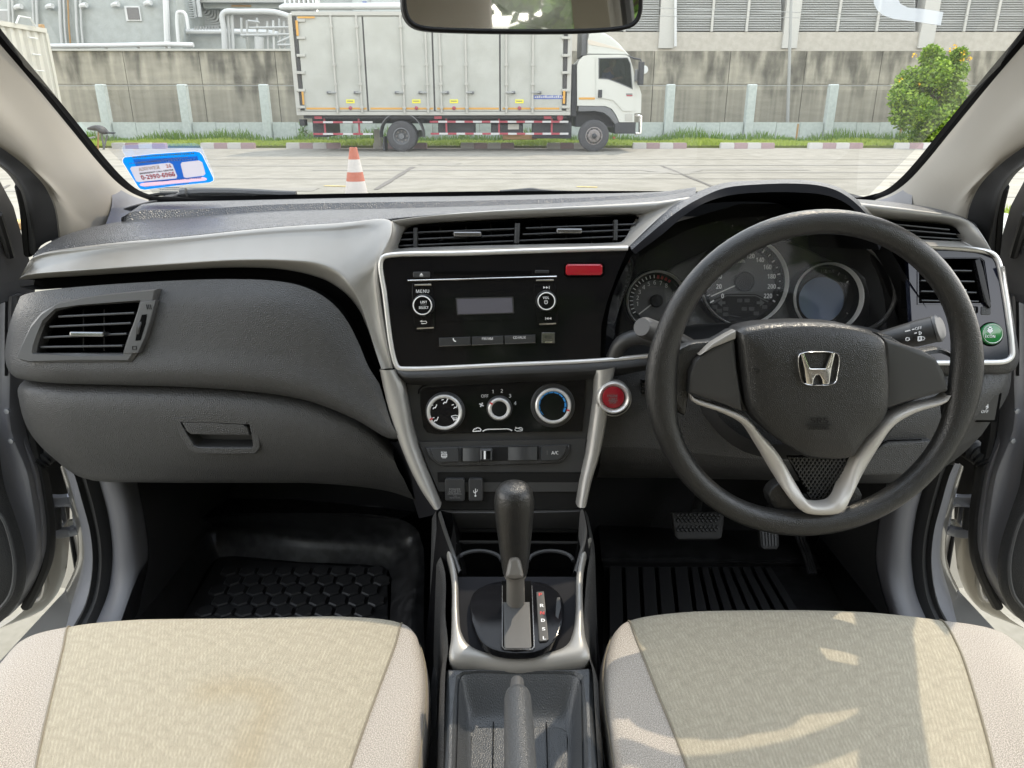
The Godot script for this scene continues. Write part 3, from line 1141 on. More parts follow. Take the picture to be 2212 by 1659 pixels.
func kerbs_and_grass() -> void:
	var v := part(self, "verge", box(Vector3(-60, 0.0, -30.2), Vector3(60, 0.07, -24.55)), M.earth)
	v.set_meta("kind", "structure")
	var g := part(self, "grass", blades(26000, -19, 19, -28.3, -24.5, 0.17, 0.065), M.blade, Transform3D(), 0.0)
	g.set_meta("kind", "stuff")
	g.set_meta("label", "bright green mown grass strip behind the red and white kerb stones")
	g.set_meta("category", "grass")
	var g2 := part(self, "tall_grass", blades(5200, -19, 19, -28.55, -27.6, 0.5, 0.065), M.blade_dark, Transform3D(), 0.0)
	g2.set_meta("kind", "stuff")
	g2.set_meta("label", "darker tall weeds along the foot of the low fence")
	g2.set_meta("category", "weeds")
	var where := ["farthest left, above the blue sticker's left end", "above the blue sticker's right end", "left of the traffic cone", "by the lorry's rear wheel", "under the middle of the lorry", "left of the lorry's front wheel", "right of the lorry's front bumper", "second to the right of the lorry", "just left of the flowering bush", "at the foot of the flowering bush"]
	var z := -24.2
	var us := [303, 494, 678, 865, 1053, 1239, 1424, 1613, 1803, 1990]
	for i in 10:
		var c := at(us[i], 322, z).x
		var k := thing("kerb_stone", "red and white striped kerb stone, " + where[i], "kerb stone", Vector3(c, 0, z), "striped kerb stones along the grass")
		for j in 4:
			var e := extr(PackedVector2Array([Vector2(-0.205, 0), Vector2(0.205, 0), Vector2(0.205, 0.12), Vector2(0.19, 0.17), Vector2(-0.19, 0.17), Vector2(-0.205, 0.12)]), -0.09, 0.09, 0.0, 1, true)
			# the stone's length runs along x: outline in the (x, y) plane, thickness along z
			part(k, "band", e, M.kerb_white if j % 2 == 0 else M.kerb_red, Transform3D(Basis(), Vector3(c - 0.6225 + j * 0.415, 0.0, z)))

func leafy(n: int, clumps: Array, size: float, pale_leaf: Color, deep: Color) -> ArrayMesh:
	var p := PackedVector3Array()
	var nn := PackedVector3Array()
	var cc := PackedColorArray()
	for i in n:
		var c: Array = clumps[rng.randi() % clumps.size()]
		var d := Vector3(rng.randfn(), rng.randfn(), rng.randfn()).normalized()
		var rad: float = c[1] * pow(rng.randf(), 0.45)
		var q: Vector3 = c[0] + Vector3(d.x, d.y * 0.85, d.z) * rad
		var a := Vector3(rng.randfn(), rng.randfn() * 0.6, rng.randfn()).normalized()
		var b := a.cross(Vector3(rng.randfn(), rng.randfn(), rng.randfn())).normalized()
		var l := size * rng.randf_range(0.6, 1.35)
		var nrm := a.cross(b)
		var tip := q + a * l
		var w := b * l * 0.32
		var mid := q + a * l * 0.45
		var col := deep.lerp(pale_leaf, rng.randf())  # green drawn at random between the two for every leaf
		for f in [[q, mid + w, tip], [q, tip, mid - w]]:
			for e in f:
				p.append(e); nn.append(nrm); cc.append(col)
	var arr := []
	arr.resize(Mesh.ARRAY_MAX)
	arr[Mesh.ARRAY_VERTEX] = p
	arr[Mesh.ARRAY_NORMAL] = nn
	arr[Mesh.ARRAY_COLOR] = cc
	var m := ArrayMesh.new()
	m.add_surface_from_arrays(Mesh.PRIMITIVE_TRIANGLES, arr)
	return m

func tree(called: String, label: String, category: String, foot: Vector3, clumps: Array, n: int, leaf: float, pale_leaf: Color, deep: Color, trunk: float, group := "") -> Node3D:
	var t := thing(called, label, category, foot, group)
	var s := Soup.new()
	var c := Vector3()
	for q in clumps:
		c += q[0] / clumps.size()
	s.add(tube([foot, foot.lerp(c, 0.5) + Vector3(0.05, 0, 0), c], [trunk, trunk * 0.8, trunk * 0.45], 8))
	for q in clumps:
		s.add(tube([foot.lerp(c, 0.6), foot.lerp(c, 0.6).lerp(q[0], 0.6), q[0]], [trunk * 0.4, trunk * 0.28, trunk * 0.1], 5))
	part(t, "trunk", s, M.bark)
	part(t, "crown", leafy(n, clumps, leaf, pale_leaf, deep), M.leaf)
	return t

func street_things() -> void:
	# flowering bush on the verge
	var z := -25.6
	var cl := []
	for q in [[2010, 262, 0.75], [1965, 235, 0.55], [2050, 240, 0.7], [1990, 205, 0.62], [2045, 190, 0.66], [1955, 195, 0.4], [2010, 160, 0.55], [2060, 150, 0.5], [2030, 122, 0.36], [2065, 205, 0.42], [2010, 285, 0.62], [1945, 250, 0.5], [1940, 215, 0.42], [2075, 245, 0.45], [1985, 172, 0.5], [2006, 112, 0.2], [2065, 118, 0.2]]:
		cl.append([at(q[0], q[1], z) + Vector3(0, 0, rng.randf_range(-0.5, 0.5)), q[2]])
	var foot := at(2015, 300, z)
	foot.y = 0.05
	var b := tree("flowering_bush", "big round green bush with yellow blossoms in front of the stained wall", "bush", foot, cl, 20000, 0.115, Color(0.30, 0.42, 0.035), Color(0.10, 0.19, 0.02), 0.08)
	for q in [[2062, 101], [2055, 107], [2081, 114], [2094, 127], [2079, 128], [1975, 120], [1945, 172], [1983, 184]]:
		var p := at(q[0], q[1], z + 0.45)
		var s := Soup.new()
		for k in 9:
			var d := Vector3(rng.randfn(), rng.randfn(), rng.randfn()).normalized()
			var e := d.cross(Vector3(rng.randfn(), 1, rng.randfn())).normalized() * 0.03
			s.tri(p + d * 0.02, p + d * 0.075 + e, p + d * 0.075 - e)
		part(b, "blossom", s, M.petal, Transform3D(), 0.0)
	# weed on the fence
	var wd := at_y(672, 300, 0.06)
	tree("climbing_weed", "thin green weed climbing the low fence left of the lorry", "plant", at(654, 0, -28.3) * Vector3(1, 0, 1) + Vector3(0, 0.06, 0), [[at(652, 280, -28.3), 0.16], [at(653, 266, -28.3), 0.14], [at(654, 292, -28.3), 0.2]], 220, 0.07, Color(0.14, 0.25, 0.03), Color(0.06, 0.13, 0.02), 0.015)
	# cone
	z = -9.6
	var base := at(763, 318, z)
	var cx := base.x
	var hgt := base.y
	var cone := thing("traffic_cone", "faded orange and white traffic cone standing on the concrete before the car", "traffic cone", Vector3(cx, 0, z))
	var rb := 0.17
	var rt := 0.045
	var rows := [[0.02, 0.32, M.cone_white], [0.32, 0.43, M.cone_orange], [0.43, 0.58, M.cone_white], [0.58, hgt, M.cone_orange]]
	for q in rows:
		var r0: float = lerpf(rb, rt, q[0] / hgt)
		var r1: float = lerpf(rb, rt, q[1] / hgt)
		part(cone, "band", lathe([[r0, q[0]], [r1, q[1]], [r1 * 0.75, q[1]]], 28), q[2], Transform3D(Basis(Vector3.RIGHT, -PI / 2), Vector3(cx, 0, z)))
	part(cone, "base", extr(rrect(0.42, 0.42, 0.05), 0.0, 0.035, 0.01), M.cone_orange, Transform3D(Basis(Vector3.RIGHT, -PI / 2), Vector3(cx, 0, z)))
	# scooter-like machine at the left
	z = -23.6
	var sc := thing("hand_cart", "dark machine with a padded saddle and thin legs parked on the verge at far left", "cart", at_y(215, 330, 0))
	part(sc, "saddle", tube(spl([at(190, 278, z), at(212, 277, z), at(226, 284, z), at(236, 287, z), at(249, 287, z)], 4), [0.05, 0.09, 0.12, 0.14, 0.15, 0.17, 0.18, 0.18, 0.16, 0.13, 0.09, 0.06, 0.05, 0.045, 0.04, 0.035, 0.03], 10, false, 0.6), M.truck_dark)
	part(sc, "frame", tube(spl([at(150, 270, z), at(165, 268, z), at(172, 282, z), at(185, 298, z), at(205, 296, z)], 4), 0.025, 8), M.steel_grey)
	part(sc, "basket", tube(spl([at(152, 280, z), at(160, 272, z), at(170, 275, z), at(172, 287, z), at(160, 292, z)], 4, true), 0.05, 8, true), M.truck_grey)
	for q in [[213, 284, 211, 331], [219, 290, 226, 328], [232, 292, 222, 329]]:
		part(sc, "leg", tube([at(q[0], q[1], z), at(q[2], q[3], z)], 0.028, 8), M.rust if q[0] == 213 else M.truck_grey)
	part(sc, "red_box", extr(rrect(0.2, 0.36, 0.08), -0.1, 0.1, 0.04), M.kerb_red, Transform3D(Basis(), at(148, 268, z)))
	# trees behind the car, as the mirror shows them
	var spots := [Vector3(6.5, 0, 9), Vector3(10.5, 0, 7), Vector3(3.0, 0, 12), Vector3(-2.0, 0, 13), Vector3(9, 0, 13), Vector3(13, 0, 2.5)]
	for i in spots.size():
		var f: Vector3 = spots[i]
		var cs := []
		for k in 9:
			cs.append([f + Vector3(rng.randf_range(-1.5, 1.5), rng.randf_range(0.8, 4.6), rng.randf_range(-1.2, 1.2)), rng.randf_range(0.8, 1.3)])
		tree("broad_tree", "broad green tree standing behind the car, seen in the mirror", "tree", f, cs, 2600, 0.26, Color(0.15, 0.25, 0.03), Color(0.05, 0.11, 0.02), 0.12, "trees behind the car")
	var belt := []
	for k in 46:
		belt.append([Vector3(-22 + k * 1.05, rng.randf_range(1.0, 7.0), 17.0 + rng.randf_range(-1.0, 1.0) - maxf(0.0, k - 30.0) * 0.75), rng.randf_range(1.6, 2.6)])
	var tb := part(self, "tree_belt", leafy(16000, belt, 0.75, Color(0.17, 0.27, 0.04), Color(0.05, 0.11, 0.02)), M.leaf)
	tb.set_meta("kind", "stuff")
	tb.set_meta("label", "dense green belt of trees far behind the car, seen in the mirror")
	tb.set_meta("category", "trees")
	# raised kerb at the right of the car
	var k2 := thing("side_kerb", "weathered concrete kerb seen past the right pillar", "kerb", Vector3(4.4, 0, -3.5))
	part(k2, "stone", extr(rrect(0.5, 9.0, 0.03, 1), 0.0, 0.22, 0.03, 1), M.coping, Transform3D(Basis(Vector3.RIGHT, -PI / 2), Vector3(4.55, 0, -4.5)))
	var k3 := part(self, "side_grass", blades(2500, 4.8, 6.4, -9, 0, 0.16, 0.02), M.blade, Transform3D(), 0.0)
	k3.set_meta("kind", "stuff")
	k3.set_meta("label", "grass growing behind the concrete kerb past the right pillar")
	k3.set_meta("category", "grass")
	var k4 := thing("drain_edge", "rusty drain edge with yellow line on the ground past the left pillar", "kerb", at_y(22, 495, 0))
	part(k4, "edge", box(Vector3(at_y(22, 495, 0).x - 2.5, 0, at_y(22, 495, 0).z - 0.06), Vector3(at_y(22, 495, 0).x + 1.2, 0.07, at_y(22, 495, 0).z + 0.06), 0.01), M.rust)
	part(k4, "painted_line", box(Vector3(at_y(22, 478, 0).x - 2.5, 0, at_y(22, 478, 0).z - 0.09), Vector3(at_y(22, 478, 0).x + 1.4, 0.012, at_y(22, 478, 0).z + 0.09)), M.yellow_paint)


# ---------- the lorry ----------
const ZT := -22.4

func tp(flat: Array) -> PackedVector2Array:     # side view of the lorry, metres
	var out := PackedVector2Array()
	for i in range(0, flat.size(), 2):
		var p := at(flat[i], flat[i + 1], ZT)
		out.append(Vector2(p.x, p.y))
	return out

func side(parent: Node3D, called: String, flat: Array, z0: float, z1: float, m: Material, bev := 0.0, k := 0) -> MeshInstance3D:
	var p := tp(flat)
	if k > 1:
		p = spl2(p, k)
	return part(parent, called, extr(p, z0, z1, bev, 2, true), m)

func sbox(parent: Node3D, called: String, u0: float, v0: float, u1: float, v1: float, z0: float, z1: float, m: Material, bev := 0.0) -> MeshInstance3D:
	var a := at(u0, v1, ZT)
	var b := at(u1, v1, ZT)
	var c := at(u1, v0, ZT)
	return part(parent, called, extr(PackedVector2Array([Vector2(a.x, a.y), Vector2(b.x, b.y), Vector2(b.x, c.y), Vector2(a.x, c.y)]), z0, z1, bev, 2, true), m)

func truck_wheel(t: Node3D, u: float, v: float, dual: bool) -> void:
	var c := at(u, v, ZT)
	var g := group_part(t, "wheel", c)
	var r := c.y
	part(g, "tyre", lathe([[r - 0.09, -0.28], [r, -0.25], [r, -0.03], [r - 0.03, 0.0], [r - 0.12, 0.012], [r * 0.56, 0.0], [r * 0.55, -0.05]], 40), M.tyre, Transform3D(Basis(), c))
	if dual:
		part(g, "inner_tyre", lathe([[r * 0.6, -0.62], [r - 0.03, -0.62], [r, -0.59], [r, -0.37], [r - 0.03, -0.34], [r * 0.6, -0.34]], 40), M.tyre, Transform3D(Basis(), c))
		part(g, "rim", lathe([[r * 0.56, 0.004], [r * 0.5, 0.01], [r * 0.44, -0.1], [r * 0.3, -0.13], [r * 0.2, -0.13], [r * 0.18, -0.03], [0.0, -0.02]], 32), M.truck_grey, Transform3D(Basis(), c))
	else:
		part(g, "rim", lathe([[r * 0.56, 0.004], [r * 0.5, 0.012], [r * 0.47, -0.04], [r * 0.38, 0.03], [r * 0.24, 0.05], [r * 0.2, 0.05], [r * 0.18, 0.09], [0.0, 0.1]], 32), M.rim_steel, Transform3D(Basis(), c))
		part(g, "hub_cap", lathe([[r * 0.17, 0.05], [r * 0.16, 0.13], [r * 0.08, 0.16], [0, 0.165]], 20), M.truck_dark, Transform3D(Basis(), c))
	for i in 8:
		var a := TAU * i / 8
		var rr := r * (0.36 if dual else 0.3)
		part(g, "wheel_nut", lathe([[0.028, -0.13 if dual else 0.03], [0.028, -0.09 if dual else 0.065], [0, -0.085 if dual else 0.07]], 6), M.rim_steel, Transform3D(Basis(), c + Vector3(cos(a) * rr, sin(a) * rr, 0)))
		if not dual:
			part(g, "vent_hole", lathe([[0.035, 0.008], [0.03, 0.014], [0, 0.014]], 10), M.gap_dark, Transform3D(Basis(), c + Vector3(cos(a + 0.39) * r * 0.445, sin(a + 0.39) * r * 0.445, 0)))

func truck() -> void:
	var t := thing("box_lorry", "long white box lorry with eight locked side doors parked along the grass", "lorry", at_y(1060, 330, 0))
	var zf := ZT + 0.05
	# box
	sbox(t, "box", 642, 30, 1231, 244, ZT - 2.4, zf - 0.06, M.truck_box)
	sbox(t, "roof_rail", 630.5, 25, 1237, 34, ZT - 2.42, zf, M.truck_frame, 0.01)
	sbox(t, "floor_rail", 642, 241, 1232, 249, ZT - 2.42, zf, M.truck_frame, 0.01)
	for q in [[641, 650], [1223, 1232]]:
		sbox(t, "corner_post", q[0], 34.2, q[1], 240.8, ZT - 0.3, zf + 0.001, M.truck_frame, 0.01)
	for q in [[650.5, 658], [1214.5, 1222.5]]:
		sbox(t, "rubber_seal", q[0], 36, q[1], 238, zf - 0.05, zf - 0.02, M.gap_dark)
	var edges := [659.0, 731.0, 797.0, 874.0, 940.5, 1009.0, 1081.5, 1150.0, 1214.0]
	for i in 8:
		var d := sbox(t, "side_door", edges[i] + 0.8, 37, edges[i + 1] - (2.6 if i % 2 == 1 and i < 7 else 0.8), 240, zf - 0.058, zf + 0.0, M.truck_box, 0.008)
	for e in [797.0, 940.5, 1081.5]:
		sbox(t, "door_gap", e - 2.0, 36, e + 0.6, 240, zf - 0.057, zf - 0.012, M.gap_dark)
	var rods := [[731, 712, 712], [784, 776, 770], [875, 868, 858], [926, 921, 909], [955, 950, 966], [1009, 1006, 1020], [1094, 1094, 1109], [1150, 1149, 1165]]
	for q in rods:
		var r := group_part(t, "lock_rod", at(q[0], 240, zf))
		part(r, "rod", tube([at(q[0], 244, ZT) + Vector3(0, 0, 0.09), Vector3(at(q[0], 244, ZT).x, at(q[0], 34, ZT).y, ZT + 0.09)], 0.028, 8), M.truck_frame)
		part(r, "handle", tube([at(q[0] - 2, 200, ZT) + Vector3(0, 0, 0.12), at(q[2], 200, ZT) + Vector3(0, 0, 0.12)], 0.022, 6), M.steel_grey)
		part(r, "hasp", tube([at(q[2] - 4, 200, ZT) + Vector3(0, 0, 0.1), at(q[2] + 4, 200, ZT) + Vector3(0, 0, 0.1)], 0.04, 6), M.truck_grey)
		for v in [58, 140, 182, 232]:
			var gx := at(q[0], 244, ZT)
			var gy := at(q[0], v, ZT)
			part(r, "guide", box(Vector3(gx.x - 0.045, gy.y - 0.03, ZT + 0.03), Vector3(gx.x + 0.045, gy.y + 0.03, ZT + 0.13)), M.truck_frame)
	for u in [646, 1216]:
		for v in [45, 82, 120, 157, 195, 231]:
			sbox(t, "hinge", u - 3, v - 3, u + 15, v + 3, zf + 0.003, zf + 0.05, M.truck_frame, 0.008)
	for u in [758, 900, 981, 1122]:
		sbox(t, "yellow_label", u - 9, 215, u + 9, 223, zf + 0.001, zf + 0.008, M.yellow_tag)
		sbox(t, "label_print", u - 7, 217.5, u + 6, 219.5, zf + 0.0085, zf + 0.011, M.truck_grey)
		var c := at(u, 233.5, ZT)
		part(t, "marker_lamp", lathe([[0.05, 0.0], [0.05, 0.03], [0.03, 0.045], [0, 0.05]], 14), M.red_tape, Transform3D(Basis(), Vector3(c.x, c.y, zf)))
	for i in 7:
		sbox(t, "reflective_tape", edges[i] + 4, 232.5, edges[i + 1] - 4, 236.5, zf + 0.0, zf + 0.006, M.orange_tape)
	sbox(t, "reflective_tape", 1153, 232.5, 1208, 236.5, zf, zf + 0.006, M.orange_tape)
	for q in [[645, 36.5, 682, 40.5], [643, 45, 648, 78], [656, 198, 660, 226], [1215, 196, 1220, 224]]:
		sbox(t, "reflective_tape", q[0], q[1], q[2], q[3], zf + 0.055, zf + 0.06, M.orange_tape)
	sbox(t, "name_band", 1152, 206, 1220, 214, zf + 0.001, zf + 0.007, M.blue_tag)
	for i in 14:
		sbox(t, "name_print", 1155 + i * 4.5, 208.5 - (i % 3), 1158 + i * 4.5, 211.5, zf + 0.0075, zf + 0.011, M.white_tape)
	# chassis
	sbox(t, "chassis", 660, 250, 1240, 268, ZT - 1.5, ZT - 0.9, M.truck_dark)
	sbox(t, "cross_bearer", 655, 249.2, 1225, 256, ZT - 2.3, ZT - 0.06, M.truck_dark)
	sbox(t, "tail_frame", 672, 256, 700, 297, ZT - 2.2, ZT - 0.3, M.truck_dark)
	for q in [[945, 262, 1025, 292], [1060, 268, 1130, 290], [1150, 264, 1236, 300]]:
		sbox(t, "tank", q[0], q[1], q[2], q[3], ZT - 0.9, ZT - 0.25, M.truck_dark, 0.05)
	sbox(t, "battery_plate", 1097, 268, 1121, 280, ZT - 0.24, ZT - 0.2, M.truck_frame)
	sbox(t, "exhaust", 1085, 290, 1160, 303, ZT - 0.9, ZT - 0.4, M.rust, 0.05)
	sbox(t, "axle", 840, 285, 900, 299, ZT - 2.2, ZT - 0.5, M.truck_dark)
	var bars := [[676.0, 804.0, 264.0], [928.0, 1228.0, 263.0], [676.0, 805.0, 289.5], [930.0, 1228.0, 289.0]]
	for bi in bars.size():
		var q: Array = bars[bi]
		var g := group_part(t, "guard_bar", at(q[0], q[2], ZT))
		var n := int((q[1] - q[0]) / 18.5)
		for i in n:
			var a: float = lerpf(q[0], q[1], float(i) / n)
			var b: float = lerpf(q[0], q[1], float(i + 1) / n)
			sbox(g, "band", a, q[2] - 2.1, b, q[2] + 2.1, ZT - 0.1, ZT - 0.04, M.red_tape if i % 2 == 0 else M.white_tape)
	for u in [701, 775, 964, 1078, 1192]:
		sbox(t, "guard_post", u - 1.8, 250, u + 1.8, 292, ZT - 0.16, ZT - 0.11, M.red_tape)
	for u in [687, 946, 1183]:
		sbox(t, "side_lamp", u - 8, 251, u + 8, 257, ZT - 0.055, ZT - 0.02, M.red_tape)
	for u in [1210]:
		var c := at(u, 254, ZT)
		part(t, "marker_lamp", lathe([[0.09, 0.0], [0.08, 0.03], [0, 0.035]], 16), M.red_tape, Transform3D(Basis(), Vector3(c.x, c.y, ZT - 0.05)))
	sbox(t, "tail_lamp", 643, 258, 655, 272, ZT - 0.5, ZT - 0.2, M.truck_dark, 0.02)
	sbox(t, "mud_flap", 827, 296, 831, 326, ZT - 0.6, ZT - 0.05, M.truck_dark)
	sbox(t, "leg_post", 788, 283, 803, 322, ZT - 1.9, ZT - 1.6, M.container_cream)
	truck_wheel(t, 867, 294.5, true)
	truck_wheel(t, 1283, 293.5, false)
	# rear mudguard
	var arc := []
	var rc := at(867, 294, ZT)
	for i in 15:
		var a := PI * (1.02 - 1.04 * i / 14.0)
		arc.append(Vector3(rc.x + cos(a) * 0.62, rc.y + sin(a) * 0.62, ZT))
	var mg := Soup.new()
	var r0 := []
	var r1 := []
	for p in arc:
		r0.append(p + Vector3(0, 0, 0.04))
		r1.append(p + Vector3(0, 0, -0.62))
	part(t, "mudguard", slab([r0, r1], 1, 1, Vector3(0, 0.03, 0), Vector3(rc.x, 10, ZT)), M.truck_grey)
	# cab
	sbox(t, "exhaust_stack", 1234, 138, 1246, 252, ZT - 2.0, ZT - 0.15, M.truck_dark, 0.03)
	sbox(t, "intake_duct", 1258, 60, 1270, 118, ZT - 1.9, ZT - 0.4, M.truck_grey, 0.03)
	var window := tp([1294.5, 168.5, 1294.5, 127, 1355, 126, 1361, 138, 1364.8, 190, 1338, 178.5, 1314, 170])
	var shell := tp([1247, 228, 1247, 141, 1251, 131, 1260, 121, 1272, 118, 1350, 118, 1360, 123, 1368, 148, 1373, 175, 1381, 187, 1386, 204, 1385, 244, 1371, 245, 1370, 264, 1338, 264, 1331, 248, 1322, 235, 1308, 229])
	part(t, "cab", extr(shell, ZT - 2.3, ZT - 1.0, 0.0, 1, true), M.truck_white)
	part(t, "cab_side", extr(holed(ccw(shell.duplicate()), window), ZT - 0.999, ZT - 0.02), M.truck_white)
	var lining := Soup.new()
	var wi := inset(ccw(window.duplicate()), 0.004)
	var w0 := ring3(wi, ZT - 0.01)
	var w1 := ring3(wi, ZT - 0.98)
	for j in wi.size():
		var k := (j + 1) % wi.size()
		lining.quad(w0[k], w0[j], w1[j], w1[k])
	cap(lining, wi, ZT - 0.98)
	part(t, "cab_lining", lining, M.truck_dark)
	var who := thing("person", "person in a blue shirt sitting at the wheel of the white lorry", "person", at(1318, 178, ZT) + Vector3(0, 0, -0.45))
	var hip := at(1316, 192, ZT) + Vector3(0, 0, -0.45)
	var spine := [hip, hip + Vector3(-0.01, 0.18, 0), hip + Vector3(0.0, 0.36, 0), hip + Vector3(0.03, 0.47, 0), hip + Vector3(0.06, 0.53, 0), hip + Vector3(0.09, 0.57, 0), hip + Vector3(0.11, 0.63, 0), hip + Vector3(0.12, 0.70, 0), hip + Vector3(0.115, 0.76, 0), hip + Vector3(0.11, 0.79, 0)]
	var flesh := tube(spl(spine, 3), [0.14, 0.145, 0.15, 0.15, 0.155, 0.16, 0.165, 0.165, 0.16, 0.15, 0.13, 0.11, 0.08, 0.062, 0.056, 0.056, 0.062, 0.072, 0.085, 0.095, 0.1, 0.102, 0.1, 0.095, 0.085, 0.07, 0.05, 0.02], 14)
	flesh.add(tube([hip + Vector3(0.0, 0.42, 0.14), hip + Vector3(0.12, 0.25, 0.17), hip + Vector3(0.34, 0.30, 0.1), hip + Vector3(0.42, 0.33, 0.06)], [0.055, 0.045, 0.035, 0.03], 10))
	part(who, "body", flesh, M.skin)
	part(who, "shirt", tube(spl([hip + Vector3(0, -0.02, 0), hip + Vector3(-0.01, 0.18, 0), hip + Vector3(0.0, 0.36, 0), hip + Vector3(0.028, 0.465, 0)], 3), [0.15, 0.152, 0.158, 0.16, 0.165, 0.17, 0.176, 0.172, 0.15, 0.1], 14), M.shirt)
	part(who, "sleeve", tube([hip + Vector3(-0.01, 0.43, 0.13), hip + Vector3(0.10, 0.27, 0.17)], [0.066, 0.055], 10), M.shirt)
	part(t, "lorry_wheel_rim", tube(spl([at(1350, 168, ZT) + Vector3(0, 0, -0.2), at(1352, 160, ZT) + Vector3(-0.1, 0.1, -0.45), at(1350, 168, ZT) + Vector3(0, 0, -0.7)], 4), 0.018, 8), M.truck_dark)
	var door := group_part(t, "cab_door", at(1320, 200, ZT))
	part(door, "door_skin", extr(holed(ccw(tp([1288, 212, 1287, 124, 1291, 121, 1352, 121, 1361, 127, 1369, 158, 1371, 190, 1370, 240, 1345, 240, 1338, 230, 1325, 217, 1308, 213])), window), ZT - 0.015, ZT + 0.005), M.truck_white)
	part(door, "window_frame", frame_ring(ccw(tp([1292.5, 170.5, 1292.5, 125, 1356, 124, 1362.5, 137, 1367, 193.5, 1338, 181, 1314, 172])), ccw(window.duplicate()), ZT, ZT + 0.012, 0.004), M.truck_grey)
	side(door, "pane", [1294.5, 168.5, 1294.5, 127, 1355, 126, 1361, 138, 1364.8, 190, 1338, 178.5, 1314, 170], ZT - 0.004, ZT + 0.002, M.tinted_pane)
	sbox(door, "handle", 1291.5, 194, 1300, 211, ZT + 0.005, ZT + 0.03, M.truck_dark, 0.008)
	for q in [[1352, 202, 1366, 204.5, M.truck_grey], [1353, 205.2, 1366, 208, M.red_tape]]:
		sbox(door, "name_mark", q[0], q[1], q[2], q[3], ZT + 0.005, ZT + 0.012, q[4])
	sbox(t, "reflective_tape", 1250.5, 210.5, 1285, 215, ZT - 0.02, ZT - 0.008, M.orange_tape)
	sbox(t, "step_panel", 1350, 246, 1366, 261, ZT - 0.02, ZT - 0.005, M.truck_frame, 0.005)
	side(t, "arch_trim", [1250, 241, 1250, 229, 1304, 229, 1318, 233, 1328, 245, 1338, 264, 1330, 270, 1318, 254, 1305, 244, 1285, 240], ZT - 0.4, ZT - 0.035, M.truck_grey, 0.02)
	sbox(t, "underbody", 1246, 240, 1372, 275, ZT - 2.2, ZT - 0.45, M.truck_dark)
	sbox(t, "bumper", 1328, 264.5, 1373, 289, ZT - 2.3, ZT - 0.03, M.truck_dark, 0.03)
	part(t, "bull_bar", tube([at(1372, 247, ZT) + Vector3(0, 0, -0.1), at(1385, 251, ZT) + Vector3(0, 0, -0.15), at(1384, 288, ZT) + Vector3(0, 0, -0.15), at(1373, 288, ZT) + Vector3(0, 0, -0.1)], 0.05, 8), M.chrome)
	side(t, "roof_deflector", [1270, 116, 1271, 86, 1275, 66, 1290, 62, 1305, 69, 1321, 78, 1338, 92, 1351, 107, 1362, 119, 1350, 117], ZT - 2.1, ZT - 0.15, M.truck_white, 0.04)
	side(t, "deflector_trim", [1270, 86, 1276, 85, 1300, 92, 1340, 104, 1352, 111, 1330, 105, 1272, 95], ZT - 0.16, ZT - 0.14, M.truck_cream, 0.004)
	part(t, "mirror_arm", tube([at(1358, 121, ZT) + Vector3(0, 0, -0.1), at(1370, 127, ZT) + Vector3(0, 0, 0.1), at(1381, 129, ZT) + Vector3(0, 0, 0.15), at(1384, 136, ZT) + Vector3(0, 0, 0.15)], 0.025, 6), M.truck_dark)
	sbox(t, "wing_mirror", 1376, 134, 1387, 184, ZT + 0.05, ZT + 0.25, M.truck_dark, 0.04)
	sbox(t, "wing_mirror", 1370, 150, 1377, 176, ZT - 0.0, ZT + 0.12, M.truck_grey, 0.04)
	part(t, "spot_mirror", lathe([[0.0, 0.0], [0.11, 0.0], [0.1, 0.05], [0, 0.06]], 16), M.pipe_white, Transform3D(Basis(), at(1397, 149, ZT) + Vector3(0, 0, -0.4)))
	sbox(t, "indicator", 1326, 296, 1331, 300, ZT - 0.3, ZT - 0.2, M.cone_orange)


# ---------- the car ----------
var car: Node3D

func cpart(called: String, label: String, where: Vector3) -> Node3D:
	var g := group_part(car, called, where)
	g.set_meta("label", label)
	return g

